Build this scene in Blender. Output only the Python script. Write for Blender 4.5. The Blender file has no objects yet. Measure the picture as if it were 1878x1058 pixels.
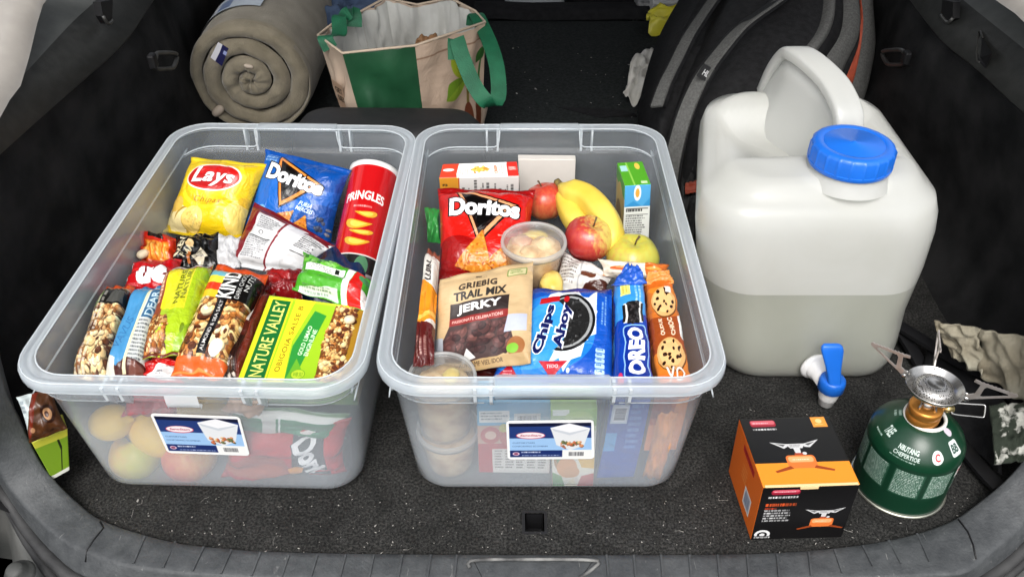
import bpy, bmesh, math, random
import numpy as np
from mathutils import Vector, Matrix, noise

random.seed(7)
rng = np.random.default_rng(11)
SC = bpy.context.scene
COL = SC.collection

# ---------------------------------------------------------------- camera, sky, sun
FPX, CAMH, PITCH = 1600.0, 0.935, math.radians(38.7)
cam_data = bpy.data.cameras.new("camera")
cam_data.sensor_width = 36.0
cam_data.lens = 36.0 * FPX / 1878.0
cam_data.clip_start = 0.02
cam_data.clip_end = 500.0
cam = bpy.data.objects.new("camera", cam_data)
COL.objects.link(cam)
cam.location = (0, 0, CAMH)
cam.rotation_euler = (math.radians(90) - PITCH, 0, 0)
SC.camera = cam

SUN_EL, SUN_ROT = math.radians(52), math.radians(186)
world = bpy.data.worlds.new("World")
SC.world = world
world.use_nodes = True
wn, wl = world.node_tree.nodes, world.node_tree.links
wn.clear()
wo = wn.new("ShaderNodeOutputWorld")
wb = wn.new("ShaderNodeBackground")
sky = wn.new("ShaderNodeTexSky")
sky.sky_type = 'NISHITA'
sky.sun_disc = False
sky.sun_elevation = SUN_EL
sky.sun_rotation = SUN_ROT
sky.dust_density = 4.0
sky.air_density = 1.0
hs = wn.new("ShaderNodeHueSaturation")          # overcast: the sky's blue is greyed
hs.inputs["Saturation"].default_value = 0.22
wl.new(sky.outputs[0], hs.inputs["Color"])
wl.new(hs.outputs[0], wb.inputs["Color"])
wb.inputs["Strength"].default_value = 0.15
wl.new(wb.outputs[0], wo.inputs["Surface"])

sun_data = bpy.data.lights.new("sun", 'SUN')
sun_data.energy = 1.0
sun_data.angle = math.radians(30)
sun_data.color = (1.0, 0.97, 0.93)
sun = bpy.data.objects.new("sun", sun_data)
COL.objects.link(sun)
_az = SUN_ROT
_d = Vector((math.sin(_az) * math.cos(SUN_EL), math.cos(_az) * math.cos(SUN_EL), math.sin(SUN_EL)))
sun.rotation_euler = _d.to_track_quat('Z', 'Y').to_euler()

SC.view_settings.view_transform = 'Standard'
SC.view_settings.look = 'None'
SC.view_settings.exposure = 0.70
SC.view_settings.gamma = 1.0
SC.cycles.use_denoising = True
SC.cycles.max_bounces = 10
SC.cycles.transparent_max_bounces = 32
SC.cycles.transmission_bounces = 8
SC.cycles.diffuse_bounces = 4
SC.cycles.caustics_reflective = False
SC.cycles.caustics_refractive = False
SC.cycles.sample_clamp_indirect = 4.0

# ---------------------------------------------------------------- measuring: a pixel of the photograph and a known height or depth give a point
_c, _s = math.cos(PITCH), math.sin(PITCH)
def P(px, py, z=None, y=None, x=None):
    u, v = (px - 939) / FPX, (py - 529) / FPX
    if z is not None: t = (CAMH - z) / (_s + v * _c)
    elif y is not None: t = y / (_c - v * _s)
    else: t = x / u
    return Vector((u * t, t * (_c - v * _s), CAMH - t * (_s + v * _c)))

# ---------------------------------------------------------------- objects
ORG = {}
def _props(o, label=None, cat=None, group=None, kind=None):
    if label: o["label"] = label
    if cat: o["category"] = cat
    if group: o["group"] = group
    if kind: o["kind"] = kind

def thing(name, label, cat, loc, group=None, kind=None):
    o = bpy.data.objects.new(name, None)
    o.empty_display_size = 0.02
    COL.objects.link(o)
    o.location = loc
    ORG[o] = Vector(loc)
    _props(o, label, cat, group, kind)
    return o

def mk(name, verts, faces, mats, parent=None, smooth=True, uv=None, mi=None, origin=None, label=None, cat=None, group=None, kind=None, sharp=None):
    """One mesh object from world-space vertices. uv: per-vertex list, or per-loop when longer."""
    vs = [Vector(v) for v in verts]
    if parent is not None: org = ORG[parent]
    elif origin is not None: org = Vector(origin)
    else:
        n = max(1, len(vs))
        org = Vector((sum(v.x for v in vs) / n, sum(v.y for v in vs) / n, min(v.z for v in vs)))
    me = bpy.data.meshes.new(name)
    me.from_pydata([v - org for v in vs], [], [tuple(f) for f in faces])
    if not isinstance(mats, (list, tuple)): mats = [mats]
    for m in mats: me.materials.append(m)
    if mi is not None: me.polygons.foreach_set("material_index", mi)
    if smooth: me.polygons.foreach_set("use_smooth", [True] * len(me.polygons))
    if uv is not None:
        lay = me.uv_layers.new(name="UVMap")
        flat = np.zeros(len(me.loops) * 2, dtype=np.float32)
        if len(uv) == len(vs) and len(uv) != len(me.loops) or len(uv) == len(vs):
            li = np.zeros(len(me.loops), dtype=np.int32); me.loops.foreach_get("vertex_index", li)
            flat[:] = np.array(uv, dtype=np.float32)[li].reshape(-1)
        else:
            flat[:] = np.array(uv, dtype=np.float32).reshape(-1)
        lay.data.foreach_set("uv", flat)
    me.validate()
    me.update()
    if sharp is not None: me.set_sharp_from_angle(angle=math.radians(sharp))
    o = bpy.data.objects.new(name, me)
    COL.objects.link(o)
    if parent is not None: o.parent = parent
    else: o.location = org
    ORG[o] = org
    _props(o, label, cat, group, kind)
    return o

# ---------------------------------------------------------------- materials
def _nt(name):
    m = bpy.data.materials.new(name)
    m.use_nodes = True
    nt = m.node_tree
    return m, nt, nt.nodes, nt.links, nt.nodes["Principled BSDF"]

_mats = {}
def mat(name, col, rough=0.5, metal=0.0, var=0.0, vscale=30.0, bump=0.0, bscale=200.0, col2=None, spec=0.5, coat=0.0, sheen=0.0, detail=4.0, lo=0.35, hi=0.65):
    if name in _mats: return _mats[name]
    m, nt, N, L, b = _nt(name)
    b.inputs["Roughness"].default_value = rough
    b.inputs["Metallic"].default_value = metal
    b.inputs["Specular IOR Level"].default_value = spec
    b.inputs["Coat Weight"].default_value = coat
    b.inputs["Coat Roughness"].default_value = 0.12
    b.inputs["Sheen Weight"].default_value = sheen
    b.inputs["Base Color"].default_value = (*col, 1)
    tc = N.new("ShaderNodeTexCoord")
    if var > 0 or col2:
        nz = N.new("ShaderNodeTexNoise"); nz.inputs["Scale"].default_value = vscale; nz.inputs["Detail"].default_value = detail
        L.new(tc.outputs["Object"], nz.inputs["Vector"])
        rp = N.new("ShaderNodeValToRGB")
        rp.color_ramp.elements[0].position, rp.color_ramp.elements[1].position = lo, hi
        c2 = col2 if col2 else tuple(min(1, c * (1 + var)) for c in col)
        c1 = col if col2 else tuple(c * (1 - var) for c in col)
        rp.color_ramp.elements[0].color = (*c1, 1); rp.color_ramp.elements[1].color = (*c2, 1)
        L.new(nz.outputs["Fac"], rp.inputs["Fac"]); L.new(rp.outputs[0], b.inputs["Base Color"])
    if bump > 0:
        nb = N.new("ShaderNodeTexNoise"); nb.inputs["Scale"].default_value = bscale; nb.inputs["Detail"].default_value = 5
        L.new(tc.outputs["Object"], nb.inputs["Vector"])
        bp = N.new("ShaderNodeBump"); bp.inputs["Strength"].default_value = min(1.0, bump); bp.inputs["Distance"].default_value = 0.002 * max(1.0, bump)
        L.new(nb.outputs["Fac"], bp.inputs["Height"]); L.new(bp.outputs[0], b.inputs["Normal"])
    _mats[name] = m
    return m

def print_mat(name, img, rough=0.3, bump=0.25, bscale=45.0, spec=0.5, metal=0.0, coat=0.0):
    """Printed film or card: the flat print drawn below as an image, with fine crinkle."""
    m, nt, N, L, b = _nt(name)
    t = N.new("ShaderNodeTexImage"); t.image = img; t.interpolation = 'Cubic'; t.extension = 'EXTEND'
    uvn = N.new("ShaderNodeUVMap"); uvn.uv_map = "UVMap"
    L.new(uvn.outputs[0], t.inputs["Vector"])
    L.new(t.outputs["Color"], b.inputs["Base Color"])
    b.inputs["Roughness"].default_value = rough
    b.inputs["Specular IOR Level"].default_value = spec
    b.inputs["Metallic"].default_value = metal
    b.inputs["Coat Weight"].default_value = coat
    b.inputs["Coat Roughness"].default_value = 0.1
    if bump > 0:
        tc = N.new("ShaderNodeTexCoord")
        nb = N.new("ShaderNodeTexNoise"); nb.inputs["Scale"].default_value = bscale; nb.inputs["Detail"].default_value = 3; nb.inputs["Distortion"].default_value = 1.2
        L.new(tc.outputs["Object"], nb.inputs["Vector"])
        bp = N.new("ShaderNodeBump"); bp.inputs["Strength"].default_value = bump; bp.inputs["Distance"].default_value = 0.006
        h = nb.outputs["Fac"]
        if bump >= .3:                                # film also breaks into small flat facets
            vo = N.new("ShaderNodeTexVoronoi"); vo.inputs["Scale"].default_value = bscale * .9
            wm = N.new("ShaderNodeVectorMath"); wm.operation = 'MULTIPLY_ADD'; wm.inputs[1].default_value = (.02, .02, .02)
            L.new(nb.outputs["Color"], wm.inputs[0]); L.new(tc.outputs["Object"], wm.inputs[2]); L.new(wm.outputs[0], vo.inputs["Vector"])
            ad = N.new("ShaderNodeMath"); ad.operation = 'MULTIPLY_ADD'; ad.inputs[1].default_value = .55
            L.new(vo.outputs["Distance"], ad.inputs[0]); L.new(h, ad.inputs[2]); h = ad.outputs[0]
        L.new(h, bp.inputs["Height"]); L.new(bp.outputs[0], b.inputs["Normal"])
    return m

def plastic_mat(name, tint, fmin, fmax, rough=0.2, trans=(0.95, 0.97, 0.98), tl=0.5, gl=0.7, cloud=0.0, cscale=7.0):
    """Milky polypropylene: partly clear, partly scattering, glossy skin; more milky edge-on, where the path through it is longer."""
    m, nt, N, L, b = _nt(name)
    out = N["Material Output"]
    N.remove(b)
    lw = N.new("ShaderNodeLayerWeight"); lw.inputs["Blend"].default_value = 0.5
    mr = N.new("ShaderNodeMapRange"); mr.inputs["To Min"].default_value = fmin; mr.inputs["To Max"].default_value = fmax
    L.new(lw.outputs["Facing"], mr.inputs["Value"])
    tr = N.new("ShaderNodeBsdfTransparent"); tr.inputs["Color"].default_value = (*trans, 1)
    df = N.new("ShaderNodeBsdfDiffuse"); df.inputs["Color"].default_value = (*tint, 1)
    tn = N.new("ShaderNodeBsdfTranslucent"); tn.inputs["Color"].default_value = (*tint, 1)
    mk_ = N.new("ShaderNodeMixShader"); mk_.inputs[0].default_value = tl
    if cloud > 0:                                     # uneven wall, scuffs and sediment
        tcc = N.new("ShaderNodeTexCoord"); nc = N.new("ShaderNodeTexNoise"); nc.inputs["Scale"].default_value = cscale; nc.inputs["Detail"].default_value = 6; nc.inputs["Distortion"].default_value = .6
        L.new(tcc.outputs["Object"], nc.inputs["Vector"])
        rc2 = N.new("ShaderNodeValToRGB"); rc2.color_ramp.elements[0].position = .32; rc2.color_ramp.elements[1].position = .68
        rc2.color_ramp.elements[0].color = (*[c * (1 - cloud) for c in tint[:2]], tint[2] * (1 - cloud * 1.4), 1); rc2.color_ramp.elements[1].color = (*[min(1, c * (1 + cloud)) for c in tint], 1)
        L.new(nc.outputs["Fac"], rc2.inputs["Fac"]); L.new(rc2.outputs[0], df.inputs["Color"]); L.new(rc2.outputs[0], tn.inputs["Color"])
    L.new(df.outputs[0], mk_.inputs[1]); L.new(tn.outputs[0], mk_.inputs[2])
    m1 = N.new("ShaderNodeMixShader")
    L.new(mr.outputs[0], m1.inputs[0]); L.new(tr.outputs[0], m1.inputs[1]); L.new(mk_.outputs[0], m1.inputs[2])
    gs = N.new("ShaderNodeBsdfGlossy"); gs.inputs["Roughness"].default_value = rough; gs.inputs["Color"].default_value = (gl, gl, gl, 1)
    pw = N.new("ShaderNodeMath"); pw.operation = 'POWER'; pw.inputs[1].default_value = 4.0
    fr = N.new("ShaderNodeMath"); fr.operation = 'MULTIPLY_ADD'; fr.inputs[1].default_value = .75; fr.inputs[2].default_value = .04
    L.new(lw.outputs["Facing"], pw.inputs[0]); L.new(pw.outputs[0], fr.inputs[0])
    tc = N.new("ShaderNodeTexCoord")
    nb = N.new("ShaderNodeTexNoise"); nb.inputs["Scale"].default_value = 25; nb.inputs["Detail"].default_value = 3
    L.new(tc.outputs["Object"], nb.inputs["Vector"])
    bp = N.new("ShaderNodeBump"); bp.inputs["Strength"].default_value = 0.06; bp.inputs["Distance"].default_value = 0.004
    L.new(nb.outputs["Fac"], bp.inputs["Height"]); L.new(bp.outputs[0], gs.inputs["Normal"])
    m2 = N.new("ShaderNodeMixShader")
    L.new(fr.outputs[0], m2.inputs[0]); L.new(m1.outputs[0], m2.inputs[1]); L.new(gs.outputs[0], m2.inputs[2])
    L.new(m2.outputs[0], out.inputs["Surface"])
    return m

# ---------------------------------------------------------------- shapes
def catmull(pts, n, closed=False):
    pts = [Vector(p) for p in pts]
    m = len(pts)
    seg = m if closed else m - 1
    dense = []
    for i in range(seg):
        g = (lambda k: pts[k % m]) if closed else (lambda k: pts[min(max(k, 0), m - 1)])
        p0, p1, p2, p3 = g(i - 1), g(i), g(i + 1), g(i + 2)
        for j in range(12):
            t = j / 12
            dense.append(0.5 * ((2 * p1) + (p2 - p0) * t + (2 * p0 - 5 * p1 + 4 * p2 - p3) * t * t + (3 * p1 - 3 * p2 + p3 - p0) * t ** 3))
    dense.append(pts[0].copy() if closed else pts[-1].copy())
    d = [0.0]
    for a, b in zip(dense, dense[1:]): d.append(d[-1] + (b - a).length)
    out, k = [], 0
    for i in range(n):
        t = d[-1] * i / (n if closed else n - 1)
        while k < len(d) - 2 and d[k + 1] < t: k += 1
        f = (t - d[k]) / max(1e-9, d[k + 1] - d[k])
        out.append(dense[k].lerp(dense[k + 1], min(1, max(0, f))))
    return out

def loft(name, rows, mats, parent=None, closed_u=False, closed_v=False, cap0=False, cap1=False, mi_row=None, **kw):
    n = len(rows[0]); V = [p for r in rows for p in r]; F = []; MI = []
    R = len(rows)
    for i in range(R if closed_v else R - 1):
        a, b = i * n, ((i + 1) % R) * n
        for j in range(n if closed_u else n - 1):
            k = (j + 1) % n
            F.append((a + j, a + k, b + k, b + j)); MI.append(mi_row[i] if mi_row else 0)
    if cap0: F.append(tuple(range(n - 1, -1, -1))); MI.append(0)
    if cap1: F.append(tuple((R - 1) * n + j for j in range(n))); MI.append(0)
    uv = [(j / max(1, n - 1), i / max(1, R - 1)) for i in range(R) for j in range(n)]
    return mk(name, V, F, mats, parent, uv=uv, mi=MI if mi_row else None, **kw)

def frame(axis, up=Vector((0, 0, 1))):
    a = Vector(axis).normalized()
    if abs(a.dot(up)) > 0.99: up = Vector((0, 1, 0))
    x = up.cross(a).normalized()
    return x, a.cross(x).normalized(), a

def lathe(name, prof, base, axis, mats, parent=None, seg=40, up=Vector((0, 0, 1)), mi_row=None, wob=0.0, vspan=None, **kw):
    """prof: (radius, distance along axis)."""
    X, Y, A = frame(axis, up); base = Vector(base)
    V, F, UV, MI = [], [], [], []
    L = [0.0]
    for (r0, h0), (r1, h1) in zip(prof, prof[1:]): L.append(L[-1] + math.hypot(r1 - r0, h1 - h0))
    for i, (r, h) in enumerate(prof):
        for j in range(seg + 1):
            t = 2 * math.pi * j / seg
            V.append(base + A * h + (X * math.cos(t) + Y * math.sin(t)) * r)
            UV.append((j / seg, L[i] / L[-1]))
    n = seg + 1
    for i in range(len(prof) - 1):
        for j in range(seg):
            F.append((i * n + j, i * n + j + 1, (i + 1) * n + j + 1, (i + 1) * n + j)); MI.append(mi_row[i] if mi_row else 0)
    o = mk(name, V, F, mats, parent, uv=UV, mi=MI if mi_row else None, **kw)
    return o

def tube(name, pts, r, m, parent=None, seg=8, closed=False, flat=1.0, up=Vector((0, 0, 1)), **kw):
    pts = [Vector(p) for p in pts]; n = len(pts); rows = []
    for i, p in enumerate(pts):
        a = pts[(i + 1) % n] if closed or i < n - 1 else pts[i]
        b = pts[i - 1] if closed or i > 0 else pts[i]
        X, Y, A = frame(a - b, up)
        rr = r[i] if isinstance(r, (list, tuple)) else r
        rows.append([p + X * math.cos(2 * math.pi * k / seg) * rr + Y * math.sin(2 * math.pi * k / seg) * rr * flat for k in range(seg)])
    return loft(name, rows, m, parent, closed_u=True, closed_v=closed, cap0=not closed, cap1=not closed, **kw)

def strap(name, pts, wdir, w, t, m, parent=None, wdirs=None, **kw):
    """Flat webbing along a path; wdir is the direction of its width."""
    pts = [Vector(p) for p in pts]; n = len(pts); rows = []
    for i, p in enumerate(pts):
        A = (pts[min(n - 1, i + 1)] - pts[max(0, i - 1)]).normalized()
        W = Vector(wdirs[i] if wdirs else wdir); W = (W - A * W.dot(A)).normalized()
        Nn = A.cross(W)
        ww = w[i] if isinstance(w, (list, tuple)) else w
        rows.append([p + W * sx * ww / 2 + Nn * sy * t / 2 for sx, sy in ((-1, -1), (-.8, -1.2), (.8, -1.2), (1, -1), (1, 1), (.8, 1.2), (-.8, 1.2), (-1, 1))])
    return loft(name, rows, m, parent, closed_u=True, cap0=True, cap1=True, sharp=50, **kw)

def rrect(x0, x1, y0, y1, r, z, k=6):
    pts = []
    for cx, cy, a0 in ((x1 - r, y1 - r, 0), (x0 + r, y1 - r, 90), (x0 + r, y0 + r, 180), (x1 - r, y0 + r, 270)):
        for i in range(k + 1):
            a = math.radians(a0 + 90 * i / k)
            pts.append(Vector((cx + r * math.cos(a), cy + r * math.sin(a), z)))
    return pts

def box_bm(corners8):
    f = [(0, 1, 2, 3), (7, 6, 5, 4), (0, 4, 5, 1), (1, 5, 6, 2), (2, 6, 7, 3), (3, 7, 4, 0)]
    return corners8, f

def box(name, c, ax, ay, az, m, parent=None, bevel=0.0, **kw):
    """Box about centre c with half-extent vectors ax, ay, az."""
    c = Vector(c); ax, ay, az = Vector(ax), Vector(ay), Vector(az)
    v = [c + ax * i + ay * j + az * k for k in (-1, 1) for i, j in ((-1, -1), (1, -1), (1, 1), (-1, 1))]
    f = [(3, 2, 1, 0), (4, 5, 6, 7), (0, 1, 5, 4), (1, 2, 6, 5), (2, 3, 7, 6), (3, 0, 4, 7)]
    o = mk(name, v, f, m, parent, smooth=False, **kw)
    if bevel:
        b = o.modifiers.new("bevel", 'BEVEL'); b.width = bevel; b.segments = 2
    return o

def quad_frame(c):
    TL, TR, BR, BL = [Vector(q) for q in c]
    U = ((TR - TL) + (BR - BL)).normalized(); Vv = ((TL - BL) + (TR - BR)).normalized()
    Nn = U.cross(Vv).normalized()
    if Nn.dot(Vector((0, 0, CAMH)) - TL) < 0: Nn = -Nn
    return TL, TR, BR, BL, U, Vv, Nn

def pouch(name, c, th, front, back=None, parent=None, seal=0.07, pinch=0.05, wr=1.0, nu=30, nv=36, square=0.5, sag=0.0, seed=0, ends=True, sides_in=None, crimp=0.0012, back_th=0.6, **kw):
    """A sealed film bag over four corners (TL, TR, BR, BL), puffed along its normal."""
    TL, TR, BR, BL, U, Vv, Nn = quad_frame(c)
    Wd = ((TR - TL).length + (BR - BL).length) / 2; Hh = ((TL - BL).length + (TR - BR).length) / 2
    V, F, UV, MI = [], [], [], []
    def prof(u, v):
        a = max(0.0, 1 - abs(2 * u - 1) ** (2 + 4 * square))
        vv = (v - seal) / (1 - 2 * seal) if ends else v
        b = max(0.0, 1 - abs(2 * vv - 1) ** (2.2 + 5 * square)) if 0 < vv < 1 else 0.0
        return (a ** 0.6) * (b ** 0.6)
    for side in (1, -1):
        for i in range(nv + 1):
            v = i / nv
            for j in range(nu + 1):
                u = j / nu
                f = prof(u, v)
                pu = pinch * math.sin(math.pi * v) ** 0.8
                uu = u + (0.5 - u) * 2 * pu * (1 if side else 1)
                p = TL.lerp(TR, uu).lerp(BL.lerp(BR, uu), 1 - v)
                h = f * th * (1.0 if side == 1 else -back_th)
                edge = 1 - min(1, 4 * min(v, 1 - v))       # folds run out of the seals
                nz = noise.noise(Vector((u * 9 + seed * 7.3, v * 2.5 + seed, side * 3.1)))
                nz2 = noise.noise(Vector((u * 4.2 + seed * 3.1, v * 4.6 - seed, 9.7)))
                nz3 = noise.noise(Vector((u * 13 + v * 6 + seed, v * 12 - u * 5, 4.4)))
                h += wr * side * (0.0035 * nz * (0.25 + edge) + 0.0045 * nz2 + 0.0016 * (0.5 - abs(nz3)) ) * min(1, 6 * f + .15)
                if ends and (v < seal or v > 1 - seal):
                    h += side * 0.0004 + crimp * math.sin(u * 2 * math.pi * 2.3 + seed) * 2 + crimp * 0.4 * math.sin(v * 2 * math.pi / seal * 3)
                if side == -1: h = min(h, 0) - 0.0002
                h += sag * math.sin(math.pi * v)
                V.append(p + Nn * h); UV.append((u, v))
    n = nu + 1; off = n * (nv + 1)
    flip = U.cross(Vv).dot(Nn) < 0
    for s in (0, 1):
        for i in range(nv):
            for j in range(nu):
                a = s * off + i * n + j
                q = (a, a + 1, a + n + 1, a + n)
                F.append(q if (s == 0) != flip else q[::-1]); MI.append(s)
    ring = [j for j in range(n)] + [i * n + nu for i in range(1, nv + 1)] + [nv * n + j for j in range(nu - 1, -1, -1)] + [i * n for i in range(nv - 1, 0, -1)]
    for a, b in zip(ring, ring[1:] + ring[:1]):
        F.append((b, a, a + off, b + off)); MI.append(1)
    return mk(name, V, F, [front, back or front], parent, uv=UV, mi=MI, **kw)

def carton(name, c, depth, mats, parent=None, dvec=None, bevel=0.0012, **kw):
    """Card box: front face over four corners, going back by depth. mats: dict front/top/left/right/bottom/back -> material (default 'front')."""
    TL, TR, BR, BL, U, Vv, Nn = quad_frame(c)
    D = Vector(dvec) if dvec is not None else -Nn * depth
    V = [BL, BR, TR, TL, BL + D, BR + D, TR + D, TL + D]
    faces = {"front": (0, 1, 2, 3), "top": (3, 2, 6, 7), "right": (1, 5, 6, 2), "left": (4, 0, 3, 7), "bottom": (4, 5, 1, 0), "back": (5, 4, 7, 6)}
    order = ["front", "top", "right", "left", "bottom", "back"]
    ml = []; mi = []; F = []; uv = []
    for k in order:
        m = mats.get(k, mats["front"])
        if m not in ml: ml.append(m)
        mi.append(ml.index(m)); F.append(faces[k]); uv += [(0, 0), (1, 0), (1, 1), (0, 1)]
    o = mk(name, V, F, ml, parent, smooth=False, uv=uv, mi=mi, **kw)
    if bevel:
        b = o.modifiers.new("bevel", 'BEVEL'); b.width = bevel; b.segments = 2; b.use_clamp_overlap = True
    return o

def crumple(name, pts, m, parent=None, amp=0.01, n=26, th=0.002, seed=0, freq=4.0, back=None, **kw):
    """Crumpled sheet over four corners; folded by ridged noise, with thickness."""
    TL, TR, BR, BL, U, Vv, Nn = quad_frame(pts)
    V, F, UV, MI = [], [], [], []
    for s in (0, 1):
        for i in range(n + 1):
            for j in range(n + 1):
                u, v = j / n, i / n
                e = 0.05 * noise.noise(Vector((u * 3 + seed, v * 3, 5.5))) ; e2 = 0.05 * noise.noise(Vector((u * 3, v * 3 + seed, 8.5)))
                p = TL.lerp(TR, u + e).lerp(BL.lerp(BR, u + e), 1 - v + e2)
                q = Vector((u * freq + seed * 5.1, v * freq - seed * 2.7, seed))
                h = amp * (1.6 * (0.5 - abs(noise.noise(q))) + 0.9 * (0.5 - abs(noise.noise(q * 2.1 + Vector((3, 1, 2))))) + 0.4 * noise.noise(q * 4.3)) - amp * .6
                V.append(p + Nn * (h - s * th)); UV.append((u, v))
    k = n + 1; off = k * k
    flip = U.cross(Vv).dot(Nn) < 0
    for s in (0, 1):
        for i in range(n):
            for j in range(n):
                a = s * off + i * k + j; q = (a, a + 1, a + k + 1, a + k)
                F.append(q if (s == 0) != flip else q[::-1]); MI.append(s)
    ring = [j for j in range(k)] + [i * k + n for i in range(1, n + 1)] + [n * k + j for j in range(n - 1, -1, -1)] + [i * k for i in range(n - 1, 0, -1)]
    for a, b in zip(ring, ring[1:] + ring[:1]): F.append((b, a, a + off, b + off)); MI.append(1)
    return mk(name, V, F, [m, back or m], parent, uv=UV, mi=MI, **kw)

# ---------------------------------------------------------------- flat print: a small painter that draws the printed artwork into an image
_glyph = {}
def glyph_tris(s, bold=0.0, shear=0.0, space=1.0):
    k = (s, bold, shear, space)
    if k in _glyph: return _glyph[k]
    cu = bpy.data.curves.new("lettering", 'FONT')
    cu.body = s; cu.offset = bold; cu.shear = shear; cu.space_character = space; cu.resolution_u = 3
    ob = bpy.data.objects.new("lettering", cu); COL.objects.link(ob)
    dg = bpy.context.evaluated_depsgraph_get(); dg.update()
    me = ob.evaluated_get(dg).to_mesh(); me.calc_loop_triangles()
    v = np.array([x.co[:2] for x in me.vertices]) if len(me.vertices) else np.zeros((0, 2))
    t = np.array([x.vertices[:] for x in me.loop_triangles], dtype=int) if len(me.loop_triangles) else np.zeros((0, 3), int)
    bpy.data.objects.remove(ob); bpy.data.curves.remove(cu)
    if len(v):
        lo, hi = v.min(0), v.max(0); v = (v - lo) / np.maximum(hi - lo, 1e-6) - 0.5
    _glyph[k] = (v, t)
    return v, t

class Art:
    SS = 2
    def __init__(self, w, h, bg):
        self.W, self.H = w * self.SS, h * self.SS
        self.a = np.empty((self.H, self.W, 3), np.float32); self.a[:] = bg
    def _poly_mask(self, pts):
        p = np.array(pts, float) * [self.W, self.H]
        x0, y0 = np.floor(p.min(0)).astype(int); x1, y1 = np.ceil(p.max(0)).astype(int)
        x0, y0 = max(0, x0), max(0, y0); x1, y1 = min(self.W, x1 + 1), min(self.H, y1 + 1)
        if x1 <= x0 or y1 <= y0: return None
        X, Y = np.meshgrid(np.arange(x0, x1) + .5, np.arange(y0, y1) + .5)
        m = np.zeros(X.shape, bool); j = len(p) - 1
        for i in range(len(p)):
            xi, yi = p[i]; xj, yj = p[j]
            if yi != yj: m ^= ((yi > Y) != (yj > Y)) & (X < (xj - xi) * (Y - yi) / (yj - yi) + xi)
            j = i
        return (slice(y0, y1), slice(x0, x1)), m
    def poly(self, pts, col, a=1.0):
        r = self._poly_mask(pts)
        if r is None: return self
        s, m = r
        self.a[s][m] = self.a[s][m] * (1 - a) + np.array(col, np.float32) * a
        return self
    def rect(self, x0, y0, x1, y1, col, a=1.0): return self.poly([(x0, y0), (x1, y0), (x1, y1), (x0, y1)], col, a)
    def ell(self, cx, cy, rx, ry, col, a=1.0, rot=0.0, n=40, jit=0.0):
        asp = self.W / self.H; cr, sr = math.cos(rot), math.sin(rot); pts = []
        for i in range(n):
            t = 2 * math.pi * i / n; k = 1 + jit * random.uniform(-1, 1)
            x, y = rx * math.cos(t) * k, ry * math.sin(t) * k / asp
            pts.append((cx + x * cr - y * sr, cy + (x * sr + y * cr) * asp))
        return self.poly(pts, col, a)
    def rbox(self, x0, y0, x1, y1, r, col, a=1.0):
        asp = self.W / self.H; pts = []
        for cx, cy, a0 in ((x1 - r, y1 - r * asp, 0), (x0 + r, y1 - r * asp, 90), (x0 + r, y0 + r * asp, 180), (x1 - r, y0 + r * asp, 270)):
            for i in range(7):
                t = math.radians(a0 + 15 * i); pts.append((cx + r * math.cos(t), cy + r * asp * math.sin(t)))
        return self.poly(pts, col, a)
    def text(self, s, cx, cy, w, h, col, rot=0.0, bold=0.0, shear=0.0, arc=0.0, space=1.0, grow=0.0, grad=0.0):
        v, t = glyph_tris(s, bold + grow, shear, space)
        if not len(v): return self
        asp = self.W / self.H
        q = v * [w, h if abs(rot) > .8 else h / asp]
        q[:, 1] += arc * (4 * v[:, 0] ** 2) / asp
        q[:, 1] *= 1 + grad * v[:, 0]
        if grow: q *= [1 + grow * 0.8, 1 + grow * 2.2]
        cr, sr = math.cos(rot), math.sin(rot)
        x = q[:, 0] * cr - q[:, 1] * sr; y = q[:, 0] * sr + q[:, 1] * cr
        p = np.stack([(cx + x) * self.W, cy * self.H + y * self.W], 1)
        for tri in t:
            A, B, C = p[tri]
            x0, x1 = int(max(0, min(A[0], B[0], C[0]))), int(min(self.W, max(A[0], B[0], C[0]) + 2))
            y0, y1 = int(max(0, min(A[1], B[1], C[1]))), int(min(self.H, max(A[1], B[1], C[1]) + 2))
            if x1 <= x0 or y1 <= y0: continue
            X = np.arange(x0, x1)[None, :] + .5; Y = np.arange(y0, y1)[:, None] + .5
            d = (B[0] - A[0]) * (C[1] - A[1]) - (B[1] - A[1]) * (C[0] - A[0])
            if abs(d) < 1e-9: continue
            l1 = ((B[0] - X) * (C[1] - Y) - (B[1] - Y) * (C[0] - X)) / d
            l2 = ((C[0] - X) * (A[1] - Y) - (C[1] - Y) * (A[0] - X)) / d
            e = -0.02
            self.a[y0:y1, x0:x1][(l1 >= e) & (l2 >= e) & (1 - l1 - l2 >= e)] = col
        return self
    def fine(self, x0, y0, x1, y1, rows, col, a=0.85, fill=0.55, vertical=False, ragged=0.3):
        """Rows of print too small to read."""
        for i in range(rows):
            b0 = i / rows; b1 = b0 + fill / rows; p = 0.0; end = 1 - ragged * random.random()
            while p < end:
                w = random.uniform(.03, .12)
                q = min(end, p + w)
                if vertical: self.rect(x0 + (x1 - x0) * b0, y0 + (y1 - y0) * p, x0 + (x1 - x0) * b1, y0 + (y1 - y0) * q, col, a * random.uniform(.6, 1))
                else: self.rect(x0 + (x1 - x0) * p, y1 - (y1 - y0) * b1, x0 + (x1 - x0) * q, y1 - (y1 - y0) * b0, col, a * random.uniform(.6, 1))
                p = q + random.uniform(.012, .03)
        return self
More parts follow.
